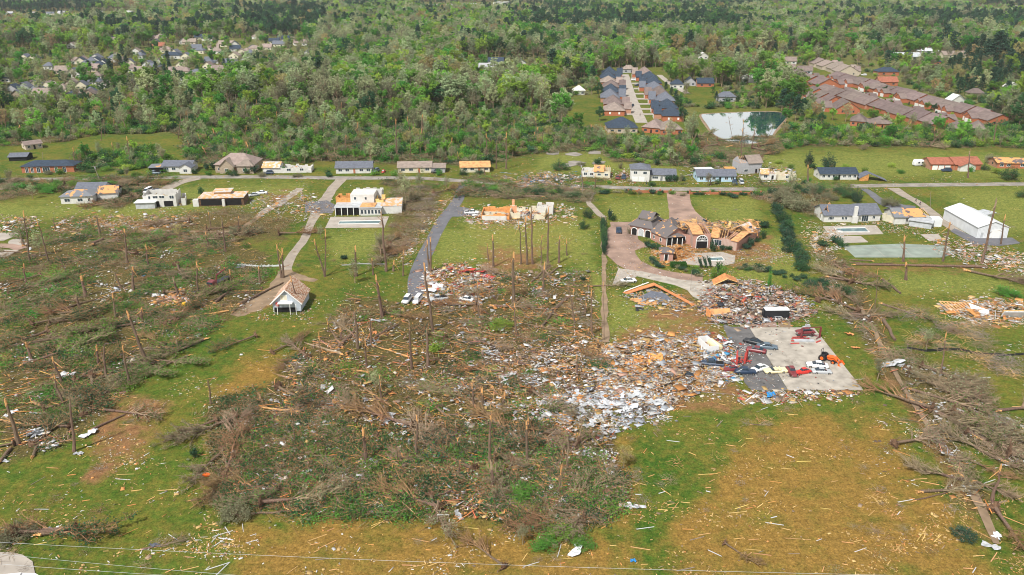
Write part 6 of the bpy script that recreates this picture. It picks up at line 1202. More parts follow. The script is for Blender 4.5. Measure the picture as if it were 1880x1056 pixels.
for i, (L_, lf, lm, pl_, tm, lab) in enumerate([(13, .0, 'olive', True, 'twig', 'bare brown'), (15, .5, 'fallen_leaf', False, 'twigg', 'grey green leafed'), (11, .0, 'olive', False, 'twigg', 'bare grey'), (14, 1.0, 'darkg', True, 'twig', 'dark green leafed'), (12, .35, 'olive', True, 'twigg', 'olive twigged'), (16, .8, 'mid', False, 'twigg', 'green leafed'), (10, .15, 'bud', False, 'twig', 'sparse brown'), (12, 1.2, 'pine', True, 'twig', 'blackish green')]):
    tk, br, fo, rp = fallen_meshes(200 + i, L_, lf, pl_); FT.append((tk.mesh('trunk', M['bark']), br.mesh('branches', M[tm]), fo.mesh('foliage', M[lm]) if fo.v else None, rp.mesh('root_plate' if pl_ else 'broken_end', M['root'] if pl_ else M['split']), lab, pl_))
def fallen(px, py, ang, s, k):
    g = G(px, py); r = empty('fallen_tree', g, ang); r.scale = (s, s * rt.uniform(.8, 1.15), s * rt.uniform(.7, 1.15)); t = FT[k]
    autolabel(r, 'fallen %s tree%s' % (t[4], ' with root plate' if t[5] else ''), 'fallen tree', 'uprooted and snapped trees lying on the ground')
    link('trunk', t[0], r); link('branches', t[1], r); link('root_plate' if t[5] else 'broken_end', t[3], r)
    if t[2]: link('foliage', t[2], r)
    return r
for (px, py, a, s, k) in [(500, 650 + 0, 1.0, .9, 0), (555, 650, -2.0, .75, 0), (375, 625, -2.1, 1.15, 1), (345, 655, -2.2, .9, 5), (470, 620, -2.3, .8, 3), (30, 985, .05, 1.1, 3), (140, 975, 3.2, .85, 0), (1000, 930, .5, 1.0, 1), (1010, 940, 2.4, .9, 5), (850, 820, 2.5, 1.3, 2), (760, 790, 2.6, 1.2, 0), (900, 740, 2.8, 1.1, 1), (1680, 740, -1.1, 1.0, 2), (1700, 700, -.9, 1.2, 2), (1750, 760, -1.0, 1.2, 4),
   (1800, 810, -.8, 1.2, 2), (1850, 840, -.7, 1.3, 0), (1620, 560, -.9, 1.0, 1), (1500, 555, .6, .8, 4), (1540, 560, 2.4, .9, 3), (1780, 500, -.75, 1.4, 2), (60, 600, .7, 1.2, 3), (20, 640, .5, 1.3, 5), (480, 930, .2, 1.1, 4), (510, 905, 2.9, 1.0, 0), (430, 845, 1.7, 1.0, 0), (410, 830, 1.6, 1.1, 2), (1690, 905, .1, .9, 2), (1330, 1000, -.9, .5, 0), (925, 1045, 2.3, .7, 0), (350, 920, .2, .45, 2), (260, 1010, .35, .6, 2), (1640, 820, .3, .9, 4), (1380, 780, 0, .35, 2)]: fallen(px, py, a, s, k)
rf = random.Random(4)
plan = [('A', 66, [0, 1, 5, 3, 4, 5, 7, 3], (.55, .7)), ('B', 56, [0, 1, 2, 3, 4, 6, 0, 2, 7], (2.6, .8)), ('B2', 6, [0, 4, 3], (1.3, .5)), ('C', 18, [0, 1, 2, 4], (-.9, .5)), ('C2', 9, [0, 2, 4, 6], (-.8, .5)), ('D', 42, [1, 3, 5, 1, 2, 7], (.1, .9)), ('N', 9, [1, 3, 5, 0], (.1, .9)), ('E', 12, [0, 1, 2, 3], (.2, .6)), ('E2', 6, [1, 3, 5], (0, .6)), ('Gd', 8, [4, 2, 0], (1.0, .6)), ('Hl', 7, [4, 2, 0], (.4, .4))]
for z, n, ks, (am, asd) in plan:
    for px, py in rnd_in([ZONE[z]], n, rf):
        if z in 'AB' and fbm(px, py * 1.6, .012, 31) < -.15: continue
        fallen(px, py, am + rf.gauss(0, asd) + (math.pi if rf.random() < .45 else 0), rf.uniform(.65, 1.2), rf.choice(ks))
# big bare logs
def log(p0, p1, r0, r1, label, m='bark'):
    a, b = G(*p0), G(*p1); d = b - a; root = empty('log', a, math.atan2(d.y, d.x)); L_ = d.length; q = MB(); n = max(3, int(L_ / 2)); q.tube([(L_ * i / n, rt.gauss(0, .12), r0 + (r1 - r0) * i / n + .02) for i in range(n + 1)], [r0 + (r1 - r0) * i / n for i in range(n + 1)], 8); q.build('trunk', M[m], root)
    q = MB()
    for j in range(5): q.tube([(.2, rt.gauss(0, r0 * .4), r0), (-rt.uniform(.4, 1.3), rt.gauss(0, r0 * .5), r0 + rt.gauss(0, .15))], [r0 * .5, .03], 4)
    q.build('broken_end', M['split'], root); autolabel(root, label, 'log', 'logs lying on the ground')
for a, b, r0, r1, lb in [((1570, 487), (1812, 492), .3, .42, 'long dark straight log'), ((440, 560), (520, 520), .45, .2, 'curved dark log'), ((395, 558), (452, 512), .4, .3, 'thick brown log'), ((255, 575), (330, 640), .3, .15, 'grey log'), ((170, 452), (190, 442), .7, .6, 'short black charred log'), ((620, 640), (655, 606), .4, .3, 'brown log'), ((690, 620), (730, 598), .35, .25, 'brown log'), ((975, 520), (1010, 488), .3, .25, 'pale brown log'), ((985, 522), (1025, 492), .3, .2, 'pale brown log'),
    ((995, 600), (1040, 545), .3, .25, 'pale stripped log'), ((1010, 575), (1045, 547), .4, .3, 'grey log'), ((1620, 515), (1652, 540), .4, .3, 'dark grey log'), ((1622, 590), (1642, 626), .5, .35, 'grey thick log'), ((1740, 700), (1800, 735), .35, .2, 'dark log'), ((1830, 780), (1880, 850), .4, .2, 'brown split log'), ((1780, 730), (1800, 800), .3, .2, 'grey log'), ((170, 790), (230, 762), .28, .15, 'brown log'), ((60, 840), (80, 800), .3, .2, 'dark log'), ((0, 850), (20, 825), .35, .3, 'dark log'), ((75, 985), (140, 975), .5, .4, 'dark brown thick log'),
    ((0, 590), (55, 560), .35, .2, 'curved grey log'), ((1680, 920), (1800, 885), .12, .08, 'thin long brown pole'), ((540, 690), (560, 640), .25, .2, 'brown log'), ((1600, 480), (1560, 478), .2, .2, 'short log')]: log(a, b, r0, r1, lb)
rl = random.Random(71)
for px, py in rnd_in([ZONE['A']] * 3 + [ZONE['B']] * 5 + [ZONE['C']] + [ZONE['D']] * 2, 74, rl):
    B_ = inside(px, py, ZONE['B']); a_ = (2.7 if B_ else .6) + rl.gauss(0, .5); Lm = rl.uniform(5, 15); g = G(px, py); e_ = P(g + Vector((math.cos(a_), math.sin(a_), 0)) * Lm); k_ = rl.choice(['bark', 'bark', 'twig', 'twigg', 'split']); log((px, py), e_, rl.uniform(.18, .42), rl.uniform(.06, .2), '%s %s log' % ('long' if Lm > 9 else 'short', {'bark': 'dark', 'twig': 'brown', 'twigg': 'grey', 'split': 'freshly split'}[k_]), k_)
# ---- branch litter and brush between them
def brush_mesh(seed, sticks, leaves, lm, tm):
    rg = random.Random(seed); st, lf = MB(), MB()
    for k in range(sticks):
        a = rg.uniform(0, 6.3); c = Vector((rg.gauss(0, 1.1), rg.gauss(0, 1.1), rg.uniform(.05, .7))); d = Vector((math.cos(a), math.sin(a), rg.uniform(-.1, .45))); l2 = rg.uniform(.6, 2.6); e = c + d * l2; st.tube([c, c.lerp(e, .5) + Vector((0, 0, rg.uniform(-.1, .2))), e], [rg.uniform(.02, .05), .025, .01], 3, cap=False)
    for k in range(leaves): lf.leafq((rg.gauss(0, 1.2), rg.gauss(0, 1.2), abs(rg.gauss(0, .45)) + .03), rg.uniform(.12, .34), 0, rg)
    return join(st, lf).mesh('brush', [M[tm], M[lm]])
BR = [brush_mesh(1, 46, 60, 'olive', 'twig'), brush_mesh(2, 40, 260, 'darkg', 'twig'), brush_mesh(3, 50, 120, 'fallen_leaf', 'twigg'), brush_mesh(4, 60, 0, 'olive', 'twigg'), brush_mesh(5, 22, 330, 'mid', 'twigg'), brush_mesh(6, 36, 0, 'olive', 'woodg'), brush_mesh(7, 26, 0, 'olive', 'wood'), brush_mesh(8, 20, 300, 'darkg', 'twig'), brush_mesh(9, 18, 0, 'olive', 'split'), brush_mesh(10, 30, 420, 'mid', 'twig')]
rb = random.Random(8); bp_ = []
for z, n, ks in [('A', 1250, [0, 1, 1, 2, 2, 4, 8, 3, 7, 9, 9, 4]), ('B', 880, [0, 0, 1, 2, 3, 0, 5, 6, 8, 7, 4, 8, 9]), ('B2', 90, [0, 1, 2, 7]), ('C', 120, [0, 2, 3, 5, 6]), ('C2', 60, [0, 3, 5, 2]), ('B4', 560, [1, 7, 9, 1, 4, 7, 0]), ('D2', 120, [1, 2, 3, 4]), ('D3', 120, [0, 1, 2, 3]), ('D', 2300, [1, 2, 4, 3, 1, 2]), ('N', 170, [1, 2, 3, 4, 9, 0]), ('E', 330, [0, 1, 2, 3]), ('E2', 110, [1, 2, 3]), ('Fh', 90, [0, 3, 2]), ('Gd', 150, [0, 3, 5, 2]), ('Hl', 60, [0, 3]), ('K', 70, [3, 5, 6])]:
    for px, py in rnd_in([ZONE[z]], n, rb):
        g = G(px, py)
        if fbm(g.x, g.y, .055, 3) < (-.06 if z in 'ABC2' else -.3): continue
        bp_.append((g.x, g.y, 0, rb.choice(ks), 0, 0, rb.uniform(0, 6.3), rb.uniform(.6, 1.5) * (1.3 if z == 'D' else 1), rb.uniform(.5, 1.5) * (.5 if 1275 < px < 1430 and py < 285 else 1)))
for (x0, x1, y0, y1, n_) in [(100, 330, 322, 340, 60), (850, 1110, 325, 352, 90), (1390, 1560, 338, 356, 60), (0, 120, 334, 350, 30), (700, 800, 330, 345, 25)]:
    for i in range(n_): g = G(rb.uniform(x0, x1), rb.uniform(y0, y1)); bp_.append((g.x, g.y, 0, rb.choice([0, 1, 2, 3, 9, 4]), 0, 0, rb.uniform(0, 6.3), rb.uniform(.7, 1.6), rb.uniform(.5, 1.2)))
for i in range(420):
    px, py = rb.uniform(0, 1880), rb.uniform(380, 1050)
    if fbm(px, py, .004, 9) < .05: continue
    g = G(px, py); bp_.append((g.x, g.y, 0, rb.choice([3, 5, 6, 0]), 0, 0, rb.uniform(0, 6.3), rb.uniform(.3, .8), rb.uniform(.3, .6)))
scatter('brush', bp_, BR, 'tangled broken branches and wilting leaves between the fallen trees', 'brush')
# ================================================================== debris
def boxes_mesh(name, arr, label, cat, kind='stuff'):
    """arr rows: x y z lx ly lz yaw pitch r g b"""
    A = np.array(arr, dtype=np.float64); n = len(A)
    c = np.array([(-1, -1, -1), (1, -1, -1), (1, 1, -1), (-1, 1, -1), (-1, -1, 1), (1, -1, 1), (1, 1, 1), (-1, 1, 1)]) * .5
    v = c[None] * A[:, None, 3:6]; cp, sp = np.cos(A[:, 7])[:, None], np.sin(A[:, 7])[:, None]; x, z = v[..., 0] * cp - v[..., 2] * sp, v[..., 0] * sp + v[..., 2] * cp
    cy, sy = np.cos(A[:, 6])[:, None], np.sin(A[:, 6])[:, None]; y = v[..., 1]; X, Y_ = x * cy - y * sy, x * sy + y * cy; V = np.stack([X, Y_, z], -1) + A[:, None, :3]
    fq = np.array([(0, 3, 2, 1), (4, 5, 6, 7), (0, 1, 5, 4), (1, 2, 6, 5), (2, 3, 7, 6), (3, 0, 4, 7)]); Fc = (fq[None] + (np.arange(n) * 8)[:, None, None]).reshape(-1)
    me = bpy.data.meshes.new(name); me.vertices.add(n * 8); me.vertices.foreach_set('co', V.reshape(-1).astype(np.float32)); me.loops.add(n * 24); me.loops.foreach_set('vertex_index', Fc.astype(np.int32)); me.polygons.add(n * 6); me.polygons.foreach_set('loop_start', (np.arange(n * 6) * 4).astype(np.int32)); me.update(calc_edges=True)
    a = me.color_attributes.new('Col', 'FLOAT_COLOR', 'POINT'); a.data.foreach_set('color', np.concatenate([np.repeat(A[:, 8:11], 8, 0), np.ones((n * 8, 1))], 1).reshape(-1).astype(np.float32)); me.materials.append(M['paint']); return tag(link(name, me), label, cat, None, kind)
PC = dict(y=(.60, .40, .16), o=(.62, .28, .09), w=(.72, .72, .72), g=(.34, .34, .35), p=(.45, .27, .2), b=(.16, .11, .08), k=(.04, .045, .06), c=(.60, .52, .42), r=(.42, .09, .06), l=(.08, .28, .5), t=(.36, .26, .18), s=(.5, .53, .58))
rd = random.Random(21)
def piece(px, py, cols, smax=2.4, H=.1, board=.6, jit=0):
    smax *= rd.choices([.3, .6, 1.0, 1.7], [30, 40, 24, 6])[0]
    g = G(px, py); c = PC[rd.choice(cols)]; v = rd.uniform(.5, 1.12)
    if rd.random() < board: s = (rd.uniform(.45, 1) * smax, rd.uniform(.05, .16), rd.uniform(.03, .08))
    else: k = min(2.2, rd.uniform(.25, .7) * smax); s = (k, k * rd.uniform(.35, 1), rd.uniform(.02, .12))
    return (g.x, g.y, .04 + rd.random() * H, *s, rd.uniform(0, 3.14), rd.gauss(0, .06 + min(.35, H * .2)), *(min(1, q * v) for q in c))
def seg1(px, py, poly): return float(seg_sd(np.array([px]), np.array([py]), poly)[0])
def pile(poly, n, cols, H=1.2, smax=2.2, board=.6):
    n = int(n * 1.75); H *= .7; o = []; cx = sum(p[0] for p in poly) / len(poly); cy = sum(p[1] for p in poly) / len(poly)
    xs = [p[0] for p in poly]; ys = [p[1] for p in poly]; hx, hy = (max(xs) - min(xs)) / 2, (max(ys) - min(ys)) / 2
    while len(o) < n:
        px, py = rd.uniform(min(xs) - 18, max(xs) + 18), rd.uniform(min(ys) - 8, max(ys) + 9)
        dd_ = seg1(px, py, poly)
        if rd.random() < (math.exp(dd_ / 5) * .5 if dd_ < 0 else .5 + dd_ * .07) and (fbm(px, py * 2, .05, 8) > -.12 or rd.random() < .25):
            e = max(0, 1 - ((px - cx) / hx) ** 2 * .8 - ((py - cy) / hy) ** 2 * .8); m_ = .35 + .9 * abs(fbm(px, py * 2, .035, 5)); o.append(piece(px, py, cols, smax * rd.choices([.5, .9, 1.8, 2.6], [60, 30, 8, 2])[0], H * e * m_ * 1.5 + .08, board))
    return o
RUB = [('rubble', 'rubble field of white, pink and brown building pieces above the slabs', [(1300, 520), (1345, 514), (1420, 530), (1478, 552), (1496, 572), (1440, 588), (1380, 598), (1310, 590), (1290, 568)], 5600, 'wpctpbtwgkyobsptrcw', 2.6, 2.0, .45),
 ('rubble', 'large spread of light wood and white scrap left of the dark slab', [(1105, 640), (1200, 612), (1292, 622), (1335, 680), (1310, 712), (1220, 745), (1100, 730)], 6200, 'ocycowtcpoybwgtosw', 1.7, 2.3, .55),
 ('rubble', 'heap of white and grey metal scrap below the light wood scrap', [(1010, 735), (1100, 715), (1230, 730), (1225, 770), (1120, 790), (1000, 765)], 1100, 'wssgwtbsstbgo', 1.0, 2.6, .5),
 ('rubble', 'collapsed house rubble of orange wood, red roofing and white scraps by the drive', [(775, 500), (840, 488), (905, 497), (905, 530), (880, 562), (770, 556)], 2600, 'oywwtcgrop', 1.5, 2.2, .5),
 ('rubble', 'white and wood scraps around the roofless house', [(852, 392), (930, 384), (1050, 380), (1050, 402), (930, 412), (860, 408)], 1300, 'wwcoyp', .9, 2.0, .5),
 ('rubble', 'orange lumber pile before the mansion porch', [(1203, 462), (1235, 452), (1272, 456), (1270, 474), (1215, 480)], 1200, 'oooyoc', 2.0, 2.6, .75),
 ('rubble', 'scattered wreck of a house by the street between the ranches', [(935, 328), (1000, 320), (1062, 326), (1060, 343), (950, 345)], 1300, 'ocwyplt', 2.0, 2.4, .5),
 ('rubble', 'orange and white wreck pile at the far right', [(1728, 565), (1780, 552), (1860, 556), (1900, 570), (1880, 592), (1780, 595)], 1000, 'ooywct', 1.6, 3.2, .6),
 ('rubble', 'strip of orange and brown house scraps across the left lawn', [(110, 405), (190, 395), (360, 398), (340, 415), (200, 436), (110, 445)], 1700, 'oycptwo', .8, 2.0, .6),
 ('rubble', 'heap of planks and sheeting behind the round paved circle', [(-10, 410), (20, 400), (70, 405), (60, 420), (0, 424)], 500, 'oywcpt', 1.3, 2.2, .5),
 ('rubble', 'scraps and paving debris under the pool house drive', [(450, 360), (560, 350), (620, 385), (560, 400), (470, 395)], 1100, 'wctoyg', .7, 1.8, .5),
 ('rubble', 'white scraps strewn around the long white house', [(1480, 425), (1545, 415), (1545, 450), (1500, 470)], 900, 'wwcyoc', .3, 1.4, .4),
 ('rubble', 'white and brown scraps right of the tennis court', [(1700, 430), (1790, 450), (1880, 470), (1880, 500), (1770, 480), (1720, 455)], 1100, 'wpcyotw', .7, 1.8, .5),
 ('rubble', 'blue, red and white scraps along the near edge of the slabs', [(1360, 719), (1450, 720), (1580, 718), (1560, 726), (1470, 733), (1360, 736)], 520, 'wytrwbcotyb', .5, 2.2, .6),
 ('rubble', 'white and coloured wreckage between the truck body and the dark slab', [(1290, 610), (1330, 625), (1350, 650), (1350, 700), (1310, 690), (1290, 650)], 900, 'wwlysgro', 1.2, 2.4, .5),
 ('rubble', 'red brown splinters and boards on the ground right of the pines', [(880, 640), (1110, 620), (1130, 720), (1010, 735), (900, 700)], 2400, 'ttbopwyt', .3, 1.6, .8),
 ('rubble', 'broken boards thrown along the asphalt drive', [(745, 480), (800, 405), (840, 350), (833, 350), (780, 400), (730, 480)], 700, 'wctoy', .5, 1.6, .7),
 ('rubble', 'white scraps among the wrecked houses behind the pale blue house', [(1250, 312), (1320, 300), (1460, 312), (1470, 334), (1400, 334), (1390, 322), (1270, 330)], 900, 'wwocpg', 1.6, 2.2, .4),
 ('rubble', 'scraps beside the crane truck and yellow digger', [(280, 552), (310, 538), (350, 540), (378, 562), (300, 582)], 800, 'ooowyp', 1.4, 2.2, .5),
 ('rubble', 'red brick and white scraps beside the torn cream house', [(1120, 318), (1145, 316), (1158, 330), (1125, 331)], 350, 'pwocr', 1.5, 1.6, .4)]
for nm, lb, poly, n, cols, H, smax, bd in RUB: boxes_mesh(nm, pile(poly, n, cols, H, smax, bd), lb, 'rubble')
lit = []
for i in range(88000):     # chips everywhere
    px, py = rd.uniform(-40, 1920), 318 + 760 * rd.random() ** .8
    d = .02 + .95 * max(0, fbm(px * .55, py * 1.3, .012, 2)) + (.42 if inside(px, py, ZONE['B']) else .26 if inside(px, py, ZONE['A']) else 0) + (.3 if 340 < py < 640 and 830 < px < 1300 else 0)
    if px > 1120 and py > 740 and px < 1650: d = .02 + .55 * max(0, fbm(px * .5, py * 1.4, .014, 6))
    if inside(px, py, ZONE['B']): cols = 'ooyytobbtogtwbow'
    elif inside(px, py, ZONE['A']) or px > 1600 and 540 < py < 900: cols = 'oytwwtb'
    elif px > 1100 and py > 740: cols = 'yyyyot'
    elif py > 700: cols = 'yyoytw'
    else: cols = 'ywyowct'
    if rd.random() > d or (anyin(px, py, [[(1376, 602), (1494, 602), (1585, 717), (1380, 717), (1330, 602)]]) and rd.random() < .9): continue
    lit.append(piece(px, py, cols, .8 if cols[:5] != 'ooyyt' else 1.7, .03 if cols[:5] != 'ooyyt' else .7, .65))
for i in range(2900):
    px, py = rnd_in([ZONE['B'], ZONE['B'], ZONE['A'], ZONE['C']], 1, rd)[0]; g = G(px, py); L_ = rd.choice([1.5, 2.2, 3.2, 4.5, 6]) * rd.uniform(.6, 1); c_ = PC[rd.choice('ooyttobtbb')]; lit.append((g.x, g.y, rd.uniform(.1, .8), L_, rd.uniform(.04, .14), rd.uniform(.04, .1), (2.6 if inside(px, py, ZONE['B']) else .55) + rd.gauss(0, .7), rd.gauss(0, .12), *(min(1, q * rd.uniform(.7, 1.35)) for q in c_)))
for i in range(260):
    px, py = rnd_in([ZONE['B'], ZONE['B'], ZONE['A'], ZONE['C'], ZONE['C2'], [(880, 640), (1110, 620), (1140, 900), (950, 760)]], 1, rd)[0]
    for j in range(rd.choice([4, 8, 16, 30])): lit.append(piece(px + rd.gauss(0, 9), py + rd.gauss(0, 5), 'wwsgcw', 1.3, .9, .3))
for (cx_, cy_, n_) in [(1385, 640, 60), (1400, 648, 40), (1345, 672, 120), (1310, 668, 120), (1395, 690, 40), (1475, 625, 40), (1440, 690, 30), (1500, 700, 30), (1420, 612, 40), (1380, 700, 60), (1360, 640, 120)]:
    for j in range(n_): lit.append(piece(cx_ + rd.gauss(0, 16), cy_ + rd.gauss(0, 8), 'wwgkrstcb', .8, .3, .4))
for hx, hy, hn in [(1250, 285, 250), (1330, 290, 200), (1060, 290, 200), (960, 300, 150), (1400, 300, 150), (1200, 336, 300), (1380, 332, 500), (1315, 334, 250), (1095, 328, 400), (872, 322, 200), (765, 322, 200), (530, 322, 300), (325, 320, 200), (160, 378, 350), (290, 384, 500), (405, 382, 500), (660, 400, 250), (930, 410, 500), (1265, 470, 700), (1340, 470, 400), (1180, 450, 250), (1600, 412, 500), (1660, 420, 400), (1800, 450, 300), (1740, 330, 200), (1530, 335, 200), (535, 580, 250), (1430, 470, 900), (1320, 500, 300), (1150, 500, 400), (1640, 345, 250), (1500, 345, 200)]:
    for i in range(hn):
        if i % 12 == 0: ox, oy = hx + rd.gauss(0, 32), hy + rd.gauss(0, 9)
        lit.append(piece(ox + rd.gauss(0, 9), oy + rd.gauss(0, 2.4), 'wcoyptgtbo', .8, .06, .55))
boxes_mesh('litter', lit, 'small wood chips and scraps strewn over every lawn', 'litter')
# chips that show singly: boards on the lawns
def board_mesh(seed, w_=.16):
    rg = random.Random(seed); q = MB(); q.add([(-.5, -w_ / 2, .03), (.5, -w_ / 2 * rg.uniform(.4, 1), .03), (.5 + rg.uniform(-.1, .08), w_ / 2 * .7, .03), (-.5, w_ / 2, .03), (-.5, -w_ / 2, .11), (.5, -w_ / 2 * .8, .11), (.5, w_ / 2 * .7, .11), (-.5 - rg.uniform(0, .1), w_ / 2, .11)], [(0, 3, 2, 1), (4, 5, 6, 7), (0, 1, 5, 4), (1, 2, 6, 5), (2, 3, 7, 6), (3, 0, 4, 7)]); return q
BD = {}
for c_, mt in (('yellow', 'woody'), ('orange', 'woodo'), ('white', 'sheetw'), ('pale wood', 'wood'), ('grey', 'woodg')): BD[c_] = [board_mesh(k * 5 + len(c_)).mesh('board', M[mt]) for k in range(3)]
def board(px, py, L_, ang, c_):
    o = link('board', rd.choice(BD[c_]), None, G(px, py)); o.rotation_euler.z = ang; o.scale = (L_, rd.uniform(.55, 1.05), .8); autolabel(o, '%s %s board' % ('long' if L_ > 2.6 else 'mid length' if L_ > 1.6 else 'short', c_), 'board', 'boards lying loose'); return o
for px, py, L_, a, c_ in [(900, 599, 3.2, .35, 'orange'), (308, 900, 3.4, .15, 'pale wood'), (320, 988, 3, -.6, 'white'), (1300, 871, 3.6, .1, 'yellow'), (1858, 955, 6.5, -.8, 'yellow'), (1805, 982, 5.5, -.95, 'yellow'), (1662, 920, 3, .25, 'white'), (1465, 990, 4, -.1, 'pale wood'), (1580, 1010, 2.4, .4, 'white'), (410, 980, 3, .5, 'white'), (415, 990, 2.6, -.2, 'white'), (405, 995, 2.6, 1.0, 'white'), (395, 988, 2.2, 1.4, 'white'), (418, 975, 2.4, -.9, 'white'), (446, 970, 2.2, -1.2, 'white'), (400, 1040, 3.6, .5, 'white'), (408, 1046, 3, 1.2, 'white'), (1290, 720, 9, -.15, 'grey'), (1310, 722, 9, -.15, 'grey')]: board(px, py, L_, a, c_)
nb = 0
while nb < 272:
    px, py = rd.uniform(5, 1875), 640 + 410 * rd.random() ** .75
    if inside(px, py, ZONE['B']) and rd.random() < .75: continue
    if anyin(px, py, [[(1376, 600), (1494, 600), (1590, 720), (1380, 720)]]): continue
    board(px, py, rd.choice([.9, 1.2, 1.5, 2.0, 2.8]) * rd.uniform(.85, 1.15), (.15 if px > 1100 else .3) + rd.gauss(0, .5), rd.choices(['yellow', 'pale wood', 'orange', 'white', 'grey'], [5, 4, 1.5, 2, .6])[0]); nb += 1
# crumpled sheets
def sheet_mesh(seed, m, el=1.0):
    rg = random.Random(seed); q = MB(); n, k = 7, 4; vs_ = []; ph = rg.uniform(0, 6); curl = rg.uniform(-1.2, 1.2)
    for i in range(n):
        for j in range(k):
            x, y = (i / (n - 1) - .5) * 3 * el, (j / (k - 1) - .5) * 1.5; vs_.append((x + rg.gauss(0, .08), y * (1 + .4 * math.sin(i * 1.7 + ph)) + curl * (x / 3) ** 2 * 1.4, .12 + .28 * abs(math.sin(i * 1.3 + ph + j * .6)) + rg.uniform(0, .14)))
    top = len(vs_); allv = vs_ + [(a, b, c - .035) for a, b, c in vs_]; fs = []
    for i in range(n - 1):
        for j in range(k - 1): a = i * k + j; fs.append((a, a + k, a + k + 1, a + 1)); fs.append((top + a, top + a + 1, top + a + k + 1, top + a + k))
    for i in range(n - 1): a = i * k; fs.append((a, top + a, top + a + k, a + k)); b = a + k - 1; fs.append((b, b + k, top + b + k, top + b))
    for j in range(k - 1): fs.append((j, j + 1, top + j + 1, top + j)); b = (n - 1) * k + j; fs.append((b, top + b, top + b + 1, b + 1))
    q.add(allv, fs); return q.mesh('sheet', m)
SHT = {'white': [sheet_mesh(i, M['sheetw'], .8 + .25 * (i % 3)) for i in range(5)], 'pale grey': [sheet_mesh(10 + i, M['sheet'], .8 + .3 * (i % 3)) for i in range(5)], 'orange plywood': [sheet_mesh(20 + i, M['woodo'], .6) for i in range(2)], 'red': [sheet_mesh(30, M['redsteel'], 1)], 'blue': [sheet_mesh(31, M['blue'], .6)], 'dark': [sheet_mesh(33, M['slate'], .9)]}
def sheet(px, py, s, a, c_, z=0):
    s *= .8
    o = link('crumpled_sheet', rd.choice(SHT[c_]), None, G(px, py) + Vector((0, 0, z))); o.rotation_euler = (rd.gauss(0, .12), rd.gauss(0, .12), a); o.scale = (s, s * rd.uniform(.7, 1.2), s); autolabel(o, '%s %s crumpled sheet' % ('large' if s > 1.2 else 'small', c_), 'sheet', 'crumpled sheets and panels'); return o
for px, py, s, a, c_ in [(933, 692, 1.5, .4, 'white'), (1298, 640, 1.6, .6, 'white'), (1318, 655, 1.8, .2, 'white'), (1330, 632, 1.6, -.3, 'white'), (1342, 660, 1.3, .6, 'white'), (1055, 742, 2.2, .3, 'pale grey'), (1000, 742, 1.8, .2, 'pale grey'), (1170, 730, 2.2, .2, 'pale grey'), (1205, 742, 2.0, -.6, 'pale grey'), (1110, 765, 1.8, .9, 'pale grey'), (1130, 745, 2.0, .1, 'white'), (1100, 735, 1.8, 1.2, 'pale grey'), (1155, 755, 1.8, .5, 'white'), (1185, 720, 1.7, .3, 'pale grey'), (885, 812, 1.2, 1.1, 'white'), (712, 770, 1.5, 1.3, 'pale grey'), (1080, 745, 1.6, .3, 'white'), (1635, 672, 2.0, .2, 'pale grey'), (1660, 674, 1.3, -.4, 'pale grey'), (1850, 578, 0.1, 0, 'white'), (858, 500, 2.4, .1, 'red'), (880, 502, 2.2, -.3, 'red'), (895, 510, 1.8, -.5, 'red'),
   (263, 508, .8, 0, 'blue'), (884, 584, .8, 1, 'blue'), (1415, 727, 1.6, 0, 'blue'), (1334, 582, 1.4, 0, 'blue'), (1180, 665, 2.6, .2, 'orange plywood'), (1200, 660, 2.8, -.3, 'orange plywood'), (1165, 672, 2.4, .5, 'orange plywood'), (1395, 575, 2.0, -.4, 'orange plywood'), (1360, 560, 1.6, .3, 'white'), (1420, 562, 1.4, .2, 'dark'), (1390, 548, 1.3, 0, 'red'), (1375, 545, 1.4, .4, 'white'), (1330, 540, 1.5, .1, 'dark'), (1440, 575, 1.6, .1, 'white'), (1345, 577, 1.2, 0, 'dark'), (1325, 570, 1.2, .5, 'blue'), (1162, 1030, .6, 0, 'blue'), (1152, 930, 1.3, 0, 'white'), (1168, 932, 1.0, 0, 'pale grey'), (75, 797, 1.2, .2, 'white'), (165, 798, 1.3, 1.0, 'white'), (145, 834, .9, 0, 'pale grey'), (800, 532, 2.6, 1.2, 'white'), (440, 492, 1.6, 0, 'dark'), (880, 535, 1.4, 0, 'white'), (695, 590, 1.3, 0, 'pale grey'), (1830, 985, .9, .8, 'white'), (1820, 1005, 1.0, -.6, 'pale grey'), (125, 690, 1.6, .1, 'white'), (70, 790, 1, .3, 'white'), (20, 760, 1.1, 1, 'white'), (1062, 1010, 1.3, 1.2, 'white'), (285, 1003, .9, 0, 'dark'), (540, 600, 0.5, 0, 'orange plywood'), (1440, 610, .5, .3, 'pale grey'), (1570, 640, 1.2, 0, 'orange plywood'), (1560, 615, 1.3, 0, 'orange plywood')]:
    if s > .2: sheet(px, py, s, a, c_)
for px, py in rnd_in([RUB[2][2]] * 1 + [[(880, 690), (1110, 690), (1120, 900), (900, 800)]] * 3 + [ZONE['B']] * 3 + [RUB[1][2]] + [ZONE['A']] + [ZONE['C'], ZONE['C2']] + [[(1000, 800), (1130, 800), (1150, 920), (1030, 900)]] * 2, 225, rd):
    sheet(px, py, rd.uniform(.3, .85) * (1.15 if inside(px, py, RUB[2][2]) else 1), rd.uniform(0, 6.3), rd.choices(['white', 'pale grey', 'orange plywood', 'dark', 'red'], [5, 5, 1.2, .3, .2])[0], .5 if inside(px, py, RUB[2][2]) else .05)
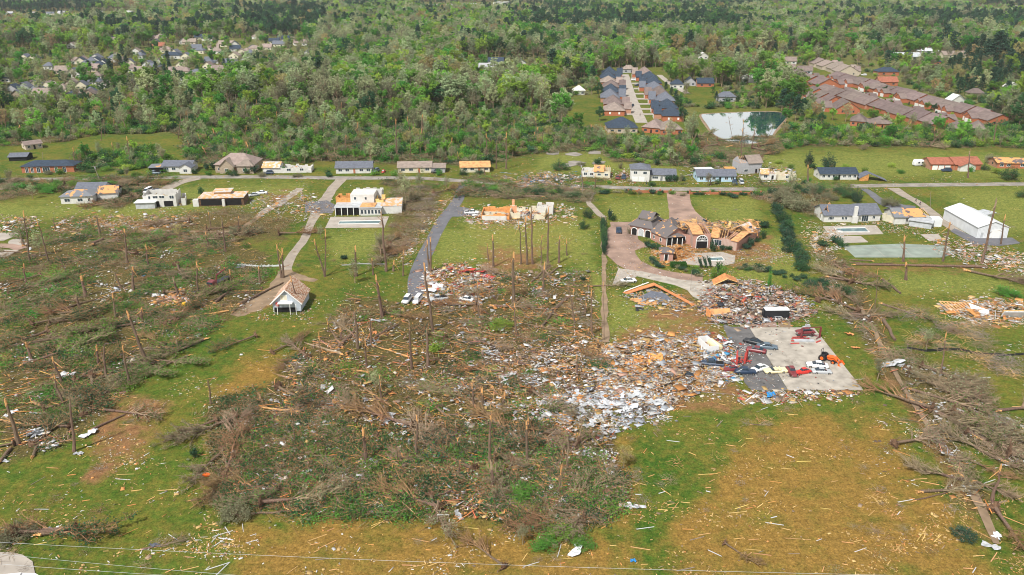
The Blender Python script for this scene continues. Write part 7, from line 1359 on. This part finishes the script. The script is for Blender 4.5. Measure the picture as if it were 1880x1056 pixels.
# collapsed roofs
a, rz, W = frame((1146, 543), (1275, 563)); t = empty('collapsed_roof', a, rz); tag(t, 'collapsed roof with orange edge boards and grey shingle patches beside the apron', 'collapsed roof')
mi = (Matrix.Translation(a) @ Matrix.Rotation(rz, 4, 'Z')).inverted(); def_l = lambda px, py, z=0: mi @ (G(px, py) + Vector((0, 0, z)))
q = MB(); A1, B1, C1 = def_l(1143, 537), def_l(1200, 524), def_l(1278, 560); D1, E1 = def_l(1151, 541), def_l(1202, 529.5)
q.add([A1 + Vector((0, 0, .1)), B1 + Vector((0, 0, .9)), C1 + Vector((0, 0, .1)), C1 + Vector((-1.2, -.75, .35)), E1 + Vector((0, 0, 1.1)), D1 + Vector((0, 0, .35))], [(0, 5, 4, 1), (1, 4, 3, 2)]); o = q.build('edge_boards', M['woodo'], t); o.modifiers.new('thick', 'SOLIDIFY').thickness = .25
q = MB(); q.add([def_l(1172, 548, .3), def_l(1195, 538, .7), def_l(1222, 543, .6), def_l(1232, 552, .4), def_l(1205, 556, .2)], [(0, 4, 3, 2, 1)]); o = q.build('shingle_patch', M['slate'], t); o.modifiers.new('thick', 'SOLIDIFY').thickness = .1
q = MB(); q.add([def_l(1156, 550, .15), def_l(1185, 546, .35), def_l(1212, 558, .2), def_l(1180, 562, .1)], [(0, 3, 2, 1)]); o = q.build('roof_deck', M['orange'], t); o.modifiers.new('thick', 'SOLIDIFY').thickness = .1
q = MB(); q.tube([def_l(1146, 538, .5), def_l(1190, 525, 1.1)], .18, 4); q.build('gutter', M['trim'], t)
pl2 = boxes_mesh('rubble', pile([(1150, 545), (1205, 532), (1280, 562), (1240, 572), (1170, 560)], 700, 'sgoyytk', .6, 2.2), 'grey shingles and wood scraps around the collapsed roof by the apron', 'rubble')
a = G(1310, 524); t = empty('roof_piece', a, .1); tag(t, 'orange gabled roof piece standing at the top of the rubble field', 'roof piece')
q = MB(); q.add([(0, 0, .1), (3.6, -1.2, 2.4), (7.6, -.2, .6), (.6, 3.5, .4), (4.0, 2.6, 2.8), (7.8, 3.2, .9)], [(0, 1, 4, 3), (1, 2, 5, 4)]); o = q.build('roof_deck', M['woodo'], t); o.modifiers.new('thick', 'SOLIDIFY').thickness = .18
q = MB(); q.tube([(0, 0, .1), (3.6, -1.2, 2.4), (7.6, -.2, .6)], .12, 4); q.tube([(0, 0, .1), (7.6, -.2, .5)], .1, 4); q.build('rafter', M['wood'], t)
t = empty('collapsed_roof', G(1745, 572), -.2); tag(t, 'slatted orange roof frame tipped over left end of the far right wreck', 'collapsed roof')
q = MB()
for i in range(9): q.tube([(-2 + i * .9, 3.5, 1.3), (.5 + i * .9, -1.5, .15)], .13, 4)
q.tube([(-2.3, 3.5, 1.4), (6, 3.5, 1.4)], .13, 4); q.tube([(0, -1.4, .25), (8, -1.4, .25)], .13, 4); q.build('rafter', M['wood'], t); q = MB(); q.add([(5.5, -1.2, .2), (9, -2.4, .15), (9.6, .6, 1.0), (5.2, 3.4, 1.6)], [(0, 1, 2, 3)]); o = q.build('sheeting', M['metalw'], t); o.modifiers.new('thick', 'SOLIDIFY').thickness = .1
t = empty('fallen_wall', G(1838, 584), 0); tag(t, 'big white wall panel leaning in the far right orange wreck', 'wall panel'); q = MB(); q.obox((3, 0, 1), (5.8, .25, 2.4), 0, 0, .5); q.build('panel', M['metalw'], t); q = MB(); q.obox((3, -.2, 2.25), (5.9, .2, .14), 0, 0, .5); q.build('edge', M['wood'], t)
t = empty('fallen_wall', G(1790, 580), .4); tag(t, 'orange plywood wall piece lying between roof frame and white panel', 'wall panel'); q = MB(); q.obox((0, 0, .8), (4, 3.4, .2), .1, .2, .3); q.build('panel', M['woodo'], t); q = MB(); q.obox((0, -1.5, .6), (4.2, .2, .2), .1, .2, .3); q.build('edge', M['wood'], t)
t = empty('fallen_wall', G(1273, 566), .1); tag(t, 'tan plywood room corner standing at the left end of the rubble field', 'wall panel'); q = MB(); q.obox((3, 1.4, .95), (5.5, .16, 2.0), 0, 0, -.5); q.build('panel', M['orange'], t); q = MB(); q.obox((-.5, .8, 1.1), (.15, 2.6, 2.2), .1, 0, 0); q.build('side_panel', M['woodo'], t); t.location = G(1305, 584)
# brick gate walls, fences, poles
t = empty('brick_wall', G(1190, 354), -.01); tag(t, 'low red brick garden wall with pillars left of the mansion gateway', 'wall'); 
q = MB(); Lw = (G(1232, 356) - G(1150, 354)).length; q.box(-Lw * .45, 0, 0, Lw * .52, .35, .9); q.build('wall', M['brick'], t)
for i in range(5): q = MB(); x = -Lw * .45 + i * Lw * .24; q.box(x - .3, -.15, 0, x + .3, .5, 1.5); q.build('pillar', M['brick'], t)
t = empty('brick_wall', G(1266, 357), -.01); tag(t, 'low red brick garden wall with pillars right of the mansion gateway', 'wall')
q = MB(); Lw = (G(1400, 361) - G(1266, 357)).length; q.box(0, 0, 0, Lw, .35, .9); q.build('wall', M['brick'], t)
for i in range(8): q = MB(); x = i * Lw / 7; q.box(x - .3, -.15, 0, x + .3, .5, 1.5); q.build('pillar', M['brick'], t)
def fence(name, pts, h_, label, m, mp_, sp_=2.6, cat='fence'):
    g = [G(*p) for p in pts]; t = empty(name, g[0]); tag(t, label, cat); q = MB(); wp = []
    for i in range(len(g) - 1):
        a, b = g[i] - g[0], g[i + 1] - g[0]; d = (b - a).normalized(); nn = Vector((-d.y, d.x, 0)) * .03; n = max(1, int((b - a).length / sp_))
        for k in range(n):
            p, p2 = a.lerp(b, k / n), a.lerp(b, (k + 1) / n); hh, h2 = h_ * rt.uniform(.55, 1), h_ * rt.uniform(.55, 1)
            q.add([p - nn, p2 - nn, p2 - nn + Vector((0, 0, h2)), p - nn + Vector((0, 0, hh)), p + nn, p2 + nn, p2 + nn + Vector((0, 0, h2)), p + nn + Vector((0, 0, hh))], [(0, 1, 2, 3), (7, 6, 5, 4), (3, 2, 6, 7)]); wp.append(p)
    q.build('panel', M[m], t)
    for p in wp[:60]: q = MB(); q.tube([p, p + Vector((rt.gauss(0, .08), rt.gauss(0, .08), h_ * 1.15))], .06, 5); q.build('post', M[mp_], t)
fence('silt_fence', [(1665, 640), (1700, 646), (1760, 643), (1800, 652), (1840, 654), (1885, 652)], .9, 'low torn black fence crossing the right hand lawn', 'black', 'woodg'); fence('silt_fence', [(1560, 482), (1600, 486), (1640, 484)], .5, 'short dark board edge at the left of the long log', 'bark', 'woodg')
fence('board_fence', [(425, 487), (480, 490), (520, 489)], .7, 'broken white rail fence left of the gravel drive', 'metalw', 'metalw', 3); fence('board_fence', [(628, 488), (660, 485), (706, 486)], .5, 'grey rail fence across the middle lawn', 'grey', 'metalg', 3)
def pole(p, top, label, r=.12, cross=True):
    b = G(*p); tt = onplane(top[0], top[1], b.y) - b; t = empty('utility_pole', b); tag(t, label, 'pole'); q = MB(); q.tube([(0, 0, 0), tt], [r, r * .7], 7); q.build('pole', M['woodg'], t)
    if cross: q = MB(); c = tt * .93; q.box(c.x - 1.1, c.y - .06, c.z - .06, c.x + 1.1, c.y + .06, c.z + .08); q.build('crossarm', M['woodg'], t); q = MB(); q.tube([c + Vector((.3, 0, -.9)), c + Vector((.3, 0, -.1))], .2, 8); q.build('transformer', M['metalg'], t)
pole((184, 333), (172, 304), 'leaning utility pole with a transformer by the street at left', .18); pole((1268, 533), (1270, 497), 'thin grey lamp pole at the edge of the mansion apron', .07, False); pole((79, 300), (78, 279), 'thin light pole behind the long brick ranch', .08, False)
pole((1708, 380), (1709, 352), 'thin pole on the field behind the white container', .08, False); pole((1070, 352), (1066, 300), 'tall wooden pole by the street left of the torn cream house', .15)
# power lines across the bottom of the view
def wire(p0, p1, z, sag, label):
    a, b = G(*p0, z), G(*p1, z); d = b - a; a2, b2 = a - d * .25, b + d * .25; q = MB(); mid_n = 40
    q.tube([a2.lerp(b2, i / mid_n) - Vector((0, 0, sag * 4 * (i / mid_n) * (1 - i / mid_n))) + Vector((0, 0, sag * .9)) for i in range(mid_n + 1)], .02, 5); o = q.build('power_line', M['metalg']); tag(o, label, 'power line', 'power lines')
wire((40, 1005), (1900, 1068), 9, 2.0, 'topmost of three pale power lines, reaching right across the bottom edge'); wire((-60, 1013), (500, 1063), 8, .6, 'middle pale power line crossing the lower left corner'); wire((-40, 1034), (460, 1066), 7, .5, 'lowest pale power line crossing the grey pad at lower left')
t = empty('boat', G(32, 1074), .15); tag(t, 'white covered hull at the bottom edge on the lower left pad', 'boat'); q = MB(); loft(q, [(-3, .9, .5, 1.2), (0, 1.2, .3, 1.5), (2.5, .9, .4, 1.3), (3.4, .15, .8, 1.2)]); q.build('hull', M['cwhite'], t); q = MB(); q.box(-2.4, -.7, 1.4, .6, .7, 1.7); q.build('cover', M['trim'], t)
for n_, (x, y, z) in enumerate([(372, 874, .9), (803, 957, 1.2)]):
    t = empty('frame_stand', G(x, y)); tag(t, ['orange and black garden machine lying on the lower left lawn', 'white metal goal frame standing on the dry grass at bottom'][n_], ['garden machine', 'goal frame'][n_]); q = MB()
    if n_: q.tube([(0, 0, 0), (0, 0, 1.3), (2, 0, 1.3), (2, 0, 0)], .06, 5); q.build('tube_frame', M['trim'], t); q = MB(); q.box(-.1, -.2, 0, .1, .5, .06); q.box(1.9, -.2, 0, 2.1, .5, .06); q.build('foot', M['trim'], t)
    else: loft(q, [(0, .35, .1, .5), (1.0, .45, .1, .6), (1.6, .3, .15, .4)]); q.build('body', M['tractor'], t); q = MB(); q.tube([(-.2, -.4, .3), (-.2, .4, .3)], .3, 10); q.build('wheel', M['black'], t)
finish_labels()
# ================================================================== haze
hb = MB(); hb.box(-6000, -600, -1.2, 6000, 9500, 91); ho = hb.build('haze', None); ho['kind'] = 'stuff'; ho['label'] = 'thin pale air haze over the whole landscape'; ho['category'] = 'haze'
hm = bpy.data.materials.new('haze'); hm.use_nodes = True; hn = hm.node_tree; hn.nodes.remove(hn.nodes['Principled BSDF']); pv = hn.nodes.new('ShaderNodeVolumePrincipled')
pv.inputs['Color'].default_value = (.86, .93, 1, 1); pv.inputs['Density'].default_value = HAZE; hn.links.new(pv.outputs[0], hn.nodes['Material Output'].inputs['Volume']); ho.data.materials.clear(); ho.data.materials.append(hm)
